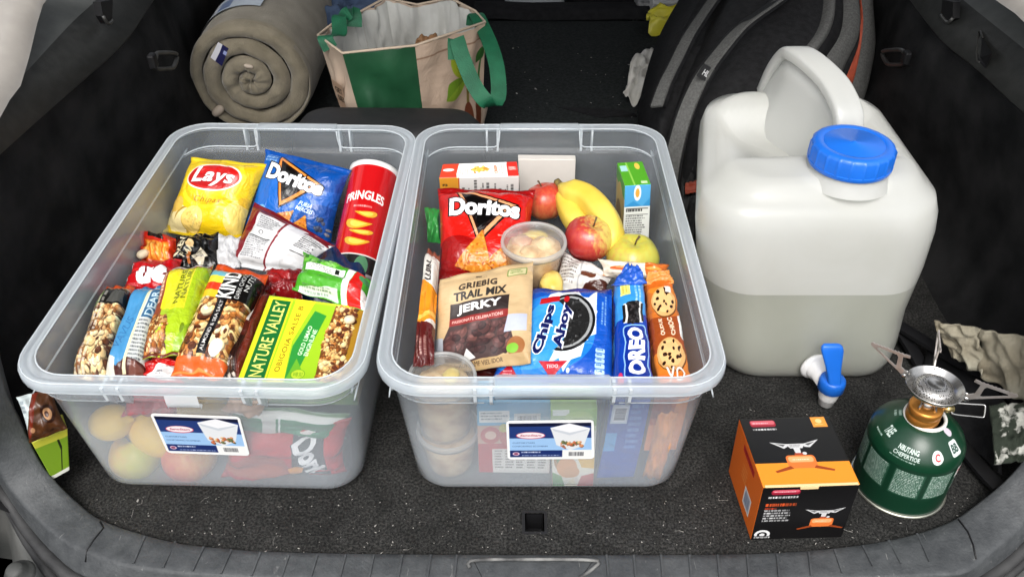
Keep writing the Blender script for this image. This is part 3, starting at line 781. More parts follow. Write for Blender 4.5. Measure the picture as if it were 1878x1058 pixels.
def storage_bin(cx, label, sticker_px, sticker_label, slant, yaw=0.0):
    hw = .2055; y0, y1 = .694, 1.314
    root = thing("storage_bin", label, "storage bin", (cx, (y0 + y1) / 2, 0), "clear plastic storage bins in the boot")
    yc = (y0 + y1) / 2; hl = (y1 - y0) / 2
    def loop(ins, z, r=None, insl=None):
        insl = (ins + (.007 * min(1, max(0, (.2345 - z) / .03)) if z < .196 else 0)) if insl is None else insl
        r = r if r is not None else max(.012, .055 - ins * .5)
        return rrect(cx - hw + ins, cx + hw - ins, yc - hl + insl, yc + hl - insl, r, z, k=8)
    # (inset, z): outside from the base up to under the flange, then the inside down again; wall 2 mm
    w_ = lambda z: .031 - (z - .018) * .0934
    o_ = [(.075, .0015), (.046, .0015), (.0400, .004), (.0350, .010), (w_(.018), .018), (w_(.05), .05), (w_(.11), .11), (w_(.19), .19), (.0146, .197), (.0135, .200), (.0125, .203), (.0125, .226)]
    i_ = [(.0185, .2345), (.0190, .226), (.0195, .2035), (.0185, .199), (.0180, .195), (w_(.19) + .003, .19), (w_(.11) + .002, .11), (w_(.05) + .002, .05), (.0335, .019), (.037, .012), (.0425, .007), (.049, .0045), (.075, .0045)]
    L0 = [loop(a, z, .052 - a * .3) for a, z in o_]
    L1 = [loop(a, z, .050 - a * .3) for a, z in i_]
    body = loft("tub", L0[:], M_pp, root, closed_u=True, cap0=True)
    inner = loft("tub_lining", L1[:], M_pp, root, closed_u=True, cap1=True)
    # flange with turned-down lip
    fl = [(.0125, .2285), (.0055, .2275), (.0042, .2225), (.0014, .2220), (.0, .2240), (.0003, .2320), (.0020, .2352), (.0048, .2362), (.0078, .2358), (.0090, .2342), (.0120, .2342), (.0132, .2360), (.0158, .2364), (.0180, .2345)]
    loft("rim", [loop(a, z, .058 - a * .55) for a, z in fl], M_pprim, root, closed_u=True)
    for a_, z_, r_ in ((.0012, .2228, .0011), (.0178, .2352, .0010), (.0030, .2358, .0008)):
        tube("rim_highlight", loop(a_, z_, .058 - a_ * .55, a_), r_, M_pprib, root, seg=6, closed=True)  # thin whiter tubes added as highlights along the rim
    # latch tabs: the rim is raised in the middle of each end, with ribs below
    for ysgn, yy in ((-1, y0), (1, y1)):
        w = .066 if (ysgn > 0 or slant) else .019
        rows = []
        for a, z in (((.000, .2190), (-.0014, .2190), (-.0014, .2325), (.000, .2372), (.005, .2388), (.018, .2388), (.021, .2370), (.0215, .2340)) if w > .03 else ((.006, .2050), (.002, .2030), (.0005, .2045), (-.0008, .2130), (-.0006, .2240))):
            rows.append([Vector((cx + sx * w - (.0035 if abs(sx) == 1 else 0) * sx * 0, yy - ysgn * a * 1.0, z - (0.0018 if abs(sx) == 1 else 0))) for sx in (-1, -.97, -.5, 0, .5, .97, 1)])
        loft("latch_tab", rows, M_pptab if w > .03 else M_pprib, root)
        for sx in (-1, 1):
            for dx in (.070, .088):
                x = cx + sx * dx
                p = [Vector((x, yy - ysgn * q, z)) for q, z in ((-.0012, .2330), (.003, .2100), (.010, .2000), (.0165, .192), (.021, .196), (.018, .2330))]
                V = [q + Vector((s * .0018, 0, 0)) for s in (-1, 1) for q in p]
                n = len(p)
                F = [tuple(range(n - 1, -1, -1)), tuple(range(n, 2 * n))] + [(i, (i + 1) % n, (i + 1) % n + n, i + n) for i in range(n)]
                mk("rib", V, F, M_pprib, root, smooth=False)
            yin = lambda z: yy - ysgn * (.0195 + (.2345 - z) * .03)
            x1 = cx + sx * .088
            tube("step_line", [Vector((x1, yin(z), z)) for z in (.2335, .222, .205)], .0013, M_pprib, root, seg=6)
    # the moulded step line round the inside and the outside, broken at the latch recesses
    for sx in (-1, 1):
        for nm, i0, zz, rise in (("step_line", .0188, .2025, .0340), ("step_line", .0148, .1960, .0)):
            x0 = cx + sx * .0665; xr = cx + sx * (hw - i0); r = .048
            pts = []
            for ysgn, yy in ((-1, y0), (1, y1)):
                q = yy - ysgn * (i0 + .001); seg = []
                if rise: seg += [Vector((x0, yy - ysgn * .0188, zz + rise * .9)), Vector((x0 + sx * .001, q, zz + .010)), Vector((x0 + sx * .004, q, zz + .002))]
                seg += [Vector((x0 + sx * .012, q, zz)), Vector((cx + sx * .10, q, zz)), Vector((cx + sx * .13, q, zz))]
                for k in range(7):
                    a = math.radians(90 * k / 6); seg.append(Vector((xr - sx * r + sx * r * math.sin(a), q - ysgn * r + ysgn * r * math.cos(a), zz)))
                pts += seg if ysgn < 0 else seg[::-1]
            tube(nm, catmull(pts, 110), .0012 if rise else .0008, M_pprib, root, seg=6)
    # printed sticker on the front wall
    c = [P(px, py, y=1) for px, py in sticker_px]
    o0 = Vector((0, 0, CAMH)); pts = []
    for q in c:
        d = (q - o0)
        # front outside wall: y = y0 + ins(z); slope from (.038,.11) to (.0445,.05)
        # solve y0+.0445-(z-.05)*.1083 - .0012 = y
        t = (y0 + .038 + .018 * .0934 - .0934 * CAMH - .0010) / (d.y + .0934 * d.z)
        pts.append(o0 + d * t)
    TL, TR, BR, BL = pts
    nu, nv = 12, 6; V = []; UV = []; F = []
    def rc_(u, v):  # rounded corners
        return TL.lerp(TR, u).lerp(BL.lerp(BR, u), 1 - v)
    outline = []
    r = .05; asp = (TR - TL).length / (TL - BL).length
    for cx_, cy_, a0 in ((1 - r, 1 - r * asp, 0), (r, 1 - r * asp, 90), (r, r * asp, 180), (1 - r, r * asp, 270)):
        for k in range(6):
            t = math.radians(a0 + 18 * k); outline.append((cx_ + r * math.cos(t), cy_ + r * asp * math.sin(t)))
    nrm = Vector((0, -1, -.0934)).normalized()
    n = len(outline)
    V = [rc_(u, v) for u, v in outline] + [rc_(u, v) - nrm * .0006 for u, v in outline]
    F = [tuple(range(n))] + [(i, (i + 1) % n, (i + 1) % n + n, i + n) for i in range(n)]
    mk("sticker", V, F, box_sticker(slant), root, smooth=False, uv=outline + outline, label=sticker_label)
    root.rotation_euler = (0, 0, math.radians(yaw))
    return root
bin_l = storage_bin(-.3665, "left clear storage bin, filled with snack bars and the yellow and blue chip bags", [(286, 760), (452, 763), (470, 834), (318, 832)], "slanted white bordered blue product sticker", 0, -1.6)
bin_r = storage_bin(.0460, "right clear storage bin, filled with cookies, apples and the jerky pouch", [(928, 772), (1089, 770), (1090, 841), (931, 842)], "straight white bordered blue product sticker", 1)

def QW(off, *pts):
    """Points on a plane parallel to the front walls, off metres behind their inner face."""
    out = []
    for px, py, *e in pts:
        d = P(px, py, y=1) - Vector((0, 0, CAMH))
        o = off + (e[0] if e else 0)
        t = (.694 + .040 + .018 * .0934 + o - .0934 * CAMH) / (d.y + .0934 * d.z)
        out.append(Vector((0, 0, CAMH)) + d * t)
    return out
# ================================================================ printed artwork (flat print only)
OAT = [(.80, .62, .40), (.70, .48, .27), (.88, .74, .52), (.55, .34, .18), (.92, .82, .62), (.40, .22, .12)]
GOLD = [(.80, .55, .28), (.70, .42, .18), (.88, .68, .40), (.58, .32, .12), (.93, .78, .52), (.45, .24, .10)]
def lined(A, s, cx, cy, w, h, col, edge, e=.02, **kw):
    A.text(s, cx, cy, w, h, edge, grow=e, **kw); A.text(s, cx, cy, w, h, col, **kw); return A

def art_yellow_chips():
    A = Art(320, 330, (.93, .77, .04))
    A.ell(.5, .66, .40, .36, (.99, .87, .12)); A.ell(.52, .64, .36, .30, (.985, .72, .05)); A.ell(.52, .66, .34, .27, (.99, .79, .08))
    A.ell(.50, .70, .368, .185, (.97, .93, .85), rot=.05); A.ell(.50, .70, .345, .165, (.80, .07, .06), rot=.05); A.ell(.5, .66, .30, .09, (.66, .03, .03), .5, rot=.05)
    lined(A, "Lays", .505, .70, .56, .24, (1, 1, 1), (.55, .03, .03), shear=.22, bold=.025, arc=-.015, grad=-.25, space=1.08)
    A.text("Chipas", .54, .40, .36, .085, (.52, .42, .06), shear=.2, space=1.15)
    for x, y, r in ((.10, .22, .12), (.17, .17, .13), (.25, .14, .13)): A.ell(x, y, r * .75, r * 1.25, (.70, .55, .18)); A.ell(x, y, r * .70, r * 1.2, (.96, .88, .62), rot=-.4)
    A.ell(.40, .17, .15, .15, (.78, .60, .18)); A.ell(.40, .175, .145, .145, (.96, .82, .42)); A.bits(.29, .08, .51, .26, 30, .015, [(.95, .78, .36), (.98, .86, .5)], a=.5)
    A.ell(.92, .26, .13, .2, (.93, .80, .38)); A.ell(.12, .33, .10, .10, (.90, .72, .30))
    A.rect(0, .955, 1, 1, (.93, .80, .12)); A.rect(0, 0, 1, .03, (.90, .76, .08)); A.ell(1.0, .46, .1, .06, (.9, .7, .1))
    return A.mat("yellow_chip_bag_film", rough=.26, bump=.5)

def corn_logo(A, cx, cy, s, rot, edge, white=(1, 1, 1)):
    asp = A.W / A.H
    def tri(k, col):
        pts = [(-.42, .36), (.55, .10), (-.02, -.52)]; o = []
        for x, y in pts:
            x, y = x * s * k, y * s * k
            o.append((cx + x * math.cos(rot) - y * math.sin(rot), cy + (x * math.sin(rot) + y * math.cos(rot)) * asp))
        A.poly(o, col)
    tri(1.22, (.05, .03, .03)); tri(1.12, edge); tri(.92, (.10, .04, .03)); tri(.75, (.03, .02, .02))
    lined(A, "Doritos", cx + .03, cy + .02, s * 1.28, s * .32, white, (.03, .02, .03), e=.045, rot=rot - .02, bold=.05, grad=-.12)
    A.poly([(cx + .30 * s, cy - .05 * s), (cx + .52 * s, cy + .06 * s), (cx + .24 * s, cy - .10 * s * asp)], edge)

def art_blue_corn():
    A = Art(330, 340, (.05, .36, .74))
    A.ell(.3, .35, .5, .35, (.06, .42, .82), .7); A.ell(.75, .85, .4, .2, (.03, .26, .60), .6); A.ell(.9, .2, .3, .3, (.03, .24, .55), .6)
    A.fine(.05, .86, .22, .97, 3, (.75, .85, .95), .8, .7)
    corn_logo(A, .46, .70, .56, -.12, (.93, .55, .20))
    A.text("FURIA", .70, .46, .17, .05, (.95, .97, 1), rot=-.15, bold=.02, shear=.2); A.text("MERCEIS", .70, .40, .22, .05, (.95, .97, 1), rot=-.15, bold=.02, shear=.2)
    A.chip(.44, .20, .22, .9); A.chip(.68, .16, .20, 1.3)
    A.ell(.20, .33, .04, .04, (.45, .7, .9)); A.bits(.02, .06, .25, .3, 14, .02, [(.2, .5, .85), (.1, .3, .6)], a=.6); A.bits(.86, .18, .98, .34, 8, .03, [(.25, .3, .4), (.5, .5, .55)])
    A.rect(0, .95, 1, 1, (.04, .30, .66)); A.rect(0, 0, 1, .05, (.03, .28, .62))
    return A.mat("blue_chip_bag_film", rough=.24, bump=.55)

def art_red_corn():
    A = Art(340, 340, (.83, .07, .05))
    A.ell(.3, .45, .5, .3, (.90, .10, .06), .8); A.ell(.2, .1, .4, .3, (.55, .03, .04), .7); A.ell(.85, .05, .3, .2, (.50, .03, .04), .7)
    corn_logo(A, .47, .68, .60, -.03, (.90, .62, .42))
    A.text("CERCUI", .82, .44, .20, .05, (.98, .9, .88), bold=.02, shear=.3, rot=.1); A.fine(.66, .38, .9, .41, 1, (.95, .85, .8), .8)
    A.chip(.43, .20, .26, 1.35); A.chip(.74, .17, .22, 1.1)
    A.rect(0, .94, 1, 1, (.62, .04, .05)); A.rect(0, .90, 1, .91, (.55, .03, .04)); A.rect(0, 0, 1, .05, (.45, .03, .04))
    return A.mat("red_chip_bag_film", rough=.24, bump=.55)

def art_can():
    # u runs round the can, .25 is the side that faces up
    A = Art(640, 380, (.78, .05, .07))
    A.rect(.12, 0, .2, 1, (.86, .10, .09), .5)
    cx = .26
    A.text("PRINGLES", cx, .70, .27, .085, (.97, .97, .95), bold=.03, arc=-.02); A.fine(cx - .06, .585, cx + .06, .605, 1, (.95, .8, .78), .9, .9, ragged=0)
    def crisp(x, y, w, h, fl):
        for q, c in ((1.0, (.62, .26, .04)), (.93, (.95, .66, .14)), (.6, (.99, .80, .30))):
            pts = []
            for i in range(30):
                t = 2 * math.pi * i / 30
                px = math.cos(t); py = math.sin(t) * (.45 + .35 * px * fl) + .35 * px * px - .1
                pts.append((x + px * w * q, y + py * h * q))
            A.poly(pts, c)
    crisp(cx + .03, .53, .08, .06, .8); crisp(cx - .005, .43, .095, .085, -.9); crisp(cx + .02, .36, .085, .05, .5); crisp(cx + .005, .27, .09, .075, -.7)
    A.rect(0, 0, 1, .15, (.10, .10, .10)); A.rect(0, .15, 1, .162, (.92, .90, .88)); A.ell(cx + .06, .06, .045, .09, (.30, .52, .36)); A.fine(cx - .1, .03, cx, .1, 3, (.4, .4, .4), .6)
    A.fine(.55, .2, .7, .8, 20, (.95, .9, .9), .8)
    return A.mat("red_tube_print", rough=.2, bump=.03, coat=.4)

def art_foil_back():
    A = Art(330, 300, (.82, .82, .82))
    A.rect(0, .86, 1, 1, (.46, .05, .10)); A.rect(0, 0, .16, 1, (.50, .06, .11)); A.rect(0, 0, 1, .05, (.86, .86, .87))
    A.rect(.50, 0, .525, .9, (.50, .06, .12)); A.rect(.525, 0, .72, .95, (.88, .88, .89))
    A.fine(.20, .62, .48, .82, 6, (.25, .25, .27), .8); A.rect(.18, .46, .46, .475, (.1, .1, .1)); A.fine(.18, .12, .46, .45, 10, (.3, .3, .32), .8)
    A.rect(.76, .74, .98, .76, (.12, .12, .12)); A.fine(.76, .50, .98, .72, 5, (.15, .15, .16), .9, .6); A.fine(.76, .76, .98, .83, 2, (.2, .2, .2), .8); A.rect(.76, .40, .98, .415, (.1, .1, .1))
    A.ell(.30, .56, .03, .03, (.2, .2, .2)); A.ell(.30, .56, .02, .02, (.9, .9, .9))
    return A.mat("foil_back_film", rough=.3, bump=.5, bscale=35)

def art_orange_wrap():
    A = Art(220, 170, (.75, .16, .05))
    A.rect(.2, .1, .9, .62, (.88, .42, .10))
    for i in range(4): A.rbox(.24 + i * .16, .12, .36 + i * .16, .60, .03, (.93, .58, .18)); A.rbox(.26 + i * .16, .16, .30 + i * .16, .56, .015, (.98, .76, .36))
    A.rect(0, .68, 1, .8, (.82, .12, .05)); A.poly([(.3, .72), (.75, .70), (.7, .88), (.35, .9)], (.12, .05, .03)); A.rect(0, 0, .1, 1, (.85, .25, .12))
    return A.mat("orange_wrapper_film", rough=.25, bump=.5)

def art_black_wrap():
    A = Art(220, 200, (.045, .04, .035))
    A.text("CREN", .15, .5, .55, .2, (.85, .80, .66), rot=1.2, bold=.03); A.text("FLAM", .34, .35, .35, .13, (.80, .76, .62), rot=1.0, bold=.02)
    A.ell(.40, .55, .10, .10, (.86, .72, .50)); A.poly([(.45, .2), (.65, .45), (.82, .16), (.6, .05)], (.82, .78, .68)); A.fine(.5, .12, .75, .36, 6, (.1, .08, .07), .9)
    A.rect(.36, .1, .42, .36, (.70, .38, .16)); A.poly([(.2, .9), (.8, .97), (.9, .9), (.3, .8)], (.72, .68, .52), .8)
    return A.mat("black_wrapper_film", rough=.22, bump=.5)

def art_white_wrap():
    A = Art(120, 160, (.80, .80, .80))
    for i in range(7): A.rect(i / 7, 0, i / 7 + .05, 1, (.76, .76, .78), .7)
    return A.mat("white_wrapper_film", rough=.3, bump=.55)

def art_red_wrap():
    A = Art(240, 170, (.76, .04, .07))
    A.rect(0, .55, 1, .62, (.88, .12, .12)); A.rect(0, .9, 1, 1, (.85, .2, .2))
    lined(A, "ue", .58, .42, .62, .42, (1, 1, 1), (.4, .0, .03), e=.03, bold=.06, shear=.1, rot=.1)
    A.rect(.0, .3, .06, .95, (.9, .9, .9)); A.fine(.1, .12, .4, .2, 2, (.95, .8, .8), .7)
    return A.mat("red_wrapper_film", rough=.22, bump=.45)

def art_nut_bar():
    A = Art(150, 420, (.24, .19, .15))
    A.bits(-.02, 0, 1.02, .70, 520, .085, OAT); A.bits(-.02, 0, 1.02, .70, 50, .12, [(.88, .74, .50), (.93, .82, .6), (.35, .2, .12)])
    A.rect(0, .70, 1, .90, (.10, .09, .085)); A.poly([(.45, .72), (.95, .72), (.9, .86), (.55, .88)], (.30, .30, .28)); A.ell(.1, .82, .16, .16, (.35, .42, .22))
    for k in range(3): A.fine(.04 + k * .13, .05, .13 + k * .13, .88, 1, (.88, .86, .80), .75, .8, vertical=True, ragged=.1)
    A.rect(0, .90, 1, 1, (.85, .30, .08)); A.rect(0, .89, 1, .905, (.75, .65, .5))
    return A.mat("nut_bar_film", rough=.2, bump=.5)

def art_blue_bar():
    A = Art(170, 420, (.33, .62, .80))
    A.rect(0, 0, .55, 1, (.26, .56, .77)); A.poly([(.5, 0), (1, 0), (1, .93), (.62, .93)], (.86, .88, .86))
    A.poly([(.66, .55), (.98, .55), (.98, .90), (.68, .90)], (.22, .42, .58)); A.text("DEAR", .83, .72, .72, .21, (.80, .90, .95), rot=1.5708, bold=.02)
    A.fine(.58, .12, .96, .53, 11, (.25, .27, .3), .8); A.text("VAVUS", .28, .42, .8, .22, (.20, .46, .68), rot=1.35, shear=.3)
    A.poly([(0, 0), (1, 0), (1, .12), (.5, .16), (.3, .1), (0, .14)], (.30, .12, .09)); A.poly([(0, 0), (.25, 0), (.25, .16), (0, .2)], (.85, .84, .78)); A.poly([(.58, 0), (1, 0), (1, .09), (.7, .13)], (.45, .24, .18))
    A.poly([(.46, .05), (.56, .05), (.66, .93), (.60, .93)], (.93, .90, .72)); A.rect(0, .93, 1, 1, (.22, .52, .74))
    return A.mat("blue_bar_film", rough=.22, bump=.3)

def art_green_bar():
    A = Art(190, 400, (.66, .78, .10))
    A.poly([(0, 0), (.30, 0), (.18, .93), (0, .93)], (.56, .26, .14)); A.poly([(.22, .42), (.66, .42), (.60, .92), (.16, .92)], (.93, .85, .12))
    A.poly([(.42, .40), (.76, .40), (.76, .90), (.42, .90)], (.90, .82, .14)); A.poly([(.44, .42), (.74, .42), (.74, .88), (.44, .88)], (.80, .80, .12))
    A.text("NATURE", .53, .66, .86, .12, (.40, .42, .05), rot=1.5708, bold=.02); A.text("NATUR", .67, .68, .72, .11, (.42, .44, .06), rot=1.5708, bold=.02)
    A.fine(.08, .5, .16, .85, 1, (.95, .85, .75), .9, .8, vertical=True)
    A.bits(.0, .0, .55, .34, 240, .05, GOLD, inside=lambda x, y: x < .5 - (y - .17) ** 2 * 3); A.poly([(.55, 0), (1, 0), (1, .3)], (.55, .70, .10)); A.ell(.82, .2, .05, .05, (.45, .55, .08))
    A.rect(0, 0, 1, .03, (.42, .16, .10)); A.rect(0, .93, 1, 1, (.55, .28, .18)); A.rect(0, .985, 1, 1, (.9, .85, .8))
    return A.mat("green_bar_film", rough=.22, bump=.5)

def art_stripe_bar():
    A = Art(190, 420, (.18, .12, .09))
    A.bits(-.02, .12, 1.02, .66, 560, .065, GOLD); A.bits(.0, .12, 1, .66, 50, .085, [(.90, .76, .52), (.93, .84, .66), (.35, .18, .10)])
    A.rect(0, .62, 1, .90, (.05, .045, .04))
    for k, c in enumerate([(.93, .74, .14), (.88, .22, .10), (.95, .84, .20), (.42, .72, .78)]): A.rect(0, .62 + k * .07, .36, .69 + k * .07, c)
    A.text("KIND", .50, .765, .60, .30, (.98, .98, .96), rot=1.5708, bold=.02)
    A.text("DARK CHOCO", .74, .77, .56, .09, (.92, .92, .9), rot=1.5708); A.text("NUTS", .86, .80, .36, .08, (.92, .92, .9), rot=1.5708)
    A.rect(.42, .14, .60, .62, (.06, .05, .05)); A.text("ALMOND & SEA SALT", .51, .38, .98, .07, (.93, .92, .9), rot=1.5708, bold=.01)
    A.ell(.75, .2, .12, .07, (.92, .90, .86)); A.rect(0, .90, 1, 1, (.87, .30, .08)); A.rect(0, 0, 1, .12, (.90, .36, .10)); A.poly([(0, .0), (.5, .05), (1, 0), (1, .02), (.5, .07), (0, .02)], (.96, .55, .25))
    return A.mat("striped_bar_film", rough=.2, bump=.3)

def art_brown_bar():
    A = Art(90, 400, (.30, .10, .06)); A.rect(.62, 0, 1, 1, (.42, .15, .09)); A.rect(0, .55, .5, .72, (.75, .72, .68)); A.rect(.0, 0, .55, .4, (.16, .08, .06)); A.bits(0, .02, .5, .14, 16, .12, [(.8, .75, .7), (.3, .2, .15)]); A.rect(0, .93, 1, 1, (.46, .26, .2))
    return A.mat("brown_bar_film", rough=.2, bump=.55)

def art_granola_box():
    A = Art(420, 330, (.62, .80, .10))
    A.rect(.0, 0, .04, 1, (.80, .86, .10)); A.rect(.0, .965, 1, 1, (.74, .84, .12))
    A.poly([(.03, .02), (.24, .02), (.24, .97), (.03, .97)], (.92, .86, .10)); A.rect(.05, .035, .225, .955, (.06, .42, .16))
    A.text("NATURE VALLEY", .137, .50, .69, .115, (.98, .92, .45), rot=1.5708, bold=.01)
    A.poly([(.25, 0), (.40, 0), (.36, .5), (.46, 1), (.27, 1)], (.97, .88, .12)); A.text("OBIGOIA SALSE B", .325, .52, .62, .045, (.45, .36, .05), rot=1.52, space=1.1)
    A.poly([(.40, .0), (.47, .0), (.60, .84), (.48, .88), (.38, .45)], (.16, .58, .20)); A.poly([(.40, .0), (.48, 0), (.55, .1), (.45, .3)], (.40, .70, .14))
    A.text("GOLD LIMAO", .475, .52, .28, .04, (.92, .97, .85), rot=1.5, bold=.02); A.text("ENGINLINE", .53, .50, .26, .04, (.90, .96, .85), rot=1.5, bold=.02)
    A.ell(.50, .10, .062, .062, (.38, .60, .08)); A.ell(.50, .10, .056, .056, (.72, .84, .16)); A.text("WB SU", .50, .10, .08, .05, (.36, .56, .08))
    A.rect(.86, 0, 1, 1, (.66, .48, .10)); A.rect(.84, 0, .86, 1, (.72, .60, .12))
    A.text("STONCIE", .955, .72, .24, .03, (.9, .82, .5), rot=1.5)
    def ins(x, y): return abs(x - (.76 + .02 * math.sin(y * 9))) < .105 + .012 * math.sin(y * 31) and .03 < y < .97
    A.poly([(.655, .05), (.86, .02), (.88, .5), (.865, .96), (.66, .97), (.64, .5)], (.45, .26, .10))
    A.bits(.64, .02, .89, .99, 760, .020, GOLD, inside=ins); A.bits(.65, .05, .87, .96, 80, .025, [(.93, .80, .56), (.38, .18, .10), (.88, .7, .42)], inside=ins)
    return A.mat("granola_carton_print", rough=.35, bump=.05)

def art_green_tray():
    A = Art(320, 200, (.25, .62, .12))
    A.ell(.2, .8, .35, .18, (.40, .75, .20)); A.bits(.05, .62, .5, .98, 18, .05, [(.35, .75, .2), (.18, .52, .10), (.55, .82, .4)], a=.7)
    A.poly([(.10, .58), (.66, .70), (.66, .50), (.10, .42)], (.92, .93, .90)); A.fine(.18, .48, .5, .6, 3, (.35, .4, .35), .8); A.rect(.52, .54, .58, .66, (.1, .12, .1))
    A.poly([(.10, .40), (.66, .48), (.66, .18), (.10, .10)], (.28, .64, .14)); A.poly([(.08, .08), (.62, .16), (.62, .02), (.08, 0)], (.82, .86, .80)); A.fine(.12, .02, .55, .12, 4, (.35, .45, .35), .8)
    A.poly([(.66, 0), (.74, 0), (.80, 1), (.70, 1)], (.93, .93, .92)); A.poly([(.74, 0), (.96, 0), (.90, .85), (.80, .85)], (.83, .10, .08)); A.ell(.92, .7, .07, .10, (.25, .55, .30)); A.rect(.93, 0, 1, .4, (.9, .85, .84))
    return A.mat("green_tray_film", rough=.2, bump=.55)

def art_darkred():
    A = Art(200, 140, (.50, .05, .07)); A.ell(.4, .6, .3, .2, (.66, .10, .10), .8); A.fine(.2, .2, .6, .4, 3, (.85, .7, .7), .7)
    return A.mat("dark_red_film", rough=.2, bump=.5)

def art_red_white():
    A = Art(200, 120, (.84, .07, .05)); A.poly([(.3, .1), (.85, .05), (.9, .55), (.4, .62)], (.95, .94, .93)); A.fine(.42, .2, .6, .34, 2, (.2, .2, .25), .9); A.poly([(0, 0), (.2, 0), (.3, .8), (.2, 1), (0, 1)], (.72, .05, .05))
    return A.mat("red_white_film", rough=.22, bump=.55)

def art_red_side_corn():
    A = Art(400, 220, (.76, .06, .06))
    A.poly([(0, 0), (.62, 0), (.50, .42), (.30, .60), (0, .45)], (.62, .24, .14)); A.ell(.25, .2, .3, .15, (.72, .34, .16), .5); A.poly([(0, 0), (.5, 0), (.3, .12), (0, .2)], (.72, .06, .07))
    A.poly([(.58, .05), (.90, 0), (.80, .95), (.56, .9)], (.07, .05, .07))
    lined(A, "Dorit", .73, .45, .44, .20, (.97, .97, .97), (.03, .03, .05), e=.03, rot=-1.15, bold=.05)
    A.poly([(.54, .22), (.68, .30), (.66, .14), (.58, .08)], (.92, .60, .18)); A.rect(.60, .86, .74, .93, (.93, .9, .88)); A.rect(.88, 0, 1, 1, (.72, .06, .09))
    return A.mat("red_corn_side_film", rough=.25, bump=.5)

def art_green_white():
    A = Art(360, 120, (.10, .46, .26)); A.rect(0, .80, 1, .92, (.92, .92, .90)); A.rect(0, .0, 1, .08, (.85, .85, .80)); A.rect(.30, .05, .42, .85, (.86, .86, .84)); A.rect(.44, .0, .46, .85, (.94, .94, .94)); A.rect(0, .92, 1, 1, (.35, .50, .30))
    A.fine(.5, .3, .9, .6, 2, (.5, .75, .6), .6)
    return A.mat("green_white_film", rough=.25, bump=.3)

# ---- right box
def art_cracker_top():
    A = Art(330, 100, (.95, .94, .92)); A.rect(0, 0, .22, 1, (.87, .22, .10)); A.ell(.10, .55, .075, .10, (.97, .93, .9)); A.rect(.86, 0, 1, 1, (.84, .14, .10)); A.text("NW", .93, .55, .07, .10, (1, .9, .88), bold=.02, rot=1.57)
    A.ell(.52, .52, .125, .125, (.78, .45, .10)); A.ell(.52, .54, .118, .115, (.95, .72, .22)); A.bits(.43, .3, .61, .75, 26, .018, [(.97, .80, .36), (.85, .55, .14)], inside=lambda x, y: ((x - .52) / .1) ** 2 + ((y - .53) / .35) ** 2 < 1)
    A.text("CRISPI", .72, .5, .17, .04, (.85, .35, .12), rot=1.5708, bold=.03); A.fine(.26, .2, .38, .85, 4, (.55, .5, .48), .7, vertical=True); A.fine(.76, .2, .84, .85, 3, (.5, .48, .45), .7, vertical=True)
    return A.mat("cracker_carton_top", rough=.4, bump=.03)
def art_cracker_side():
    A = Art(330, 120, (.93, .92, .90)); A.rect(0, 0, .24, 1, (.93, .62, .16)); A.text("F3", .07, .8, .06, .06, (.2, .12, .1), bold=.03); A.rect(.24, 0, .25, 1, (.8, .2, .1))
    for k in range(9): A.fine(.28 + k * .077, .1, .28 + k * .077 + .05, .92, 1 + k % 2, (.18, .17, .17), .85, .7, vertical=True, ragged=.4)
    return A.mat("cracker_carton_side", rough=.4, bump=.03)
def art_juice_front():
    A = Art(120, 240, (.90, .91, .88)); A.rect(0, .62, 1, 1, (.20, .58, .82)); A.poly([(0, .62), (.35, .72), (.7, .62), (1, .78), (1, 1), (0, 1)], (.30, .66, .88)); A.ell(.5, .86, .14, .14, (.93, .95, .95)); A.ell(.5, .86, .08, .08, (.92, .65, .25))
    A.rect(.08, .575, .92, .59, (.1, .1, .1)); A.fine(.08, .50, .92, .57, 1, (.1, .1, .1), 1); A.rect(.08, .47, .92, .48, (.1, .1, .1)); A.fine(.08, .04, .92, .46, 10, (.25, .25, .25), .8)
    return A.mat("juice_carton_front", rough=.3, bump=.02)
def art_juice_top():
    A = Art(120, 120, (.32, .66, .14)); A.rect(.05, .6, .35, .85, (.65, .85, .85)); A.poly([(.35, 0), (.42, 0), (.36, 1), (.30, 1)], (.55, .80, .30)); A.ell(.72, .8, .10, .14, (.95, .78, .3)); A.rect(.66, .06, .9, .16, (.8, .9, .7))
    return A.mat("juice_carton_top", rough=.3, bump=.02)
def art_juice_side():
    A = Art(120, 240, (.78, .70, .45)); A.rect(0, .75, 1, 1, (.35, .66, .2)); A.ell(.5, .35, .4, .5, (.85, .72, .38)); A.ell(.4, .2, .3, .3, (.55, .42, .2))
    return A.mat("juice_carton_side", rough=.3, bump=.02)
def art_tall_wrap():
    A = Art(120, 420, (.90, .88, .84)); A.poly([(0, .25), (1, .35), (1, .62), (0, .66)], (.93, .56, .10)); A.rect(0, 0, 1, .30, (.36, .10, .09)); A.fine(.15, .06, .8, .2, 3, (.8, .65, .6), .8, vertical=True); A.text("LUIN", .5, .76, .7, .4, (.14, .1, .1), rot=1.7, bold=.03); A.poly([(0, .3), (1, .38), (1, .42), (0, .33)], (.98, .75, .3))
    A.rect(0, .94, 1, 1, (.6, .3, .2))
    return A.mat("tall_wrapper_film", rough=.22, bump=.55)
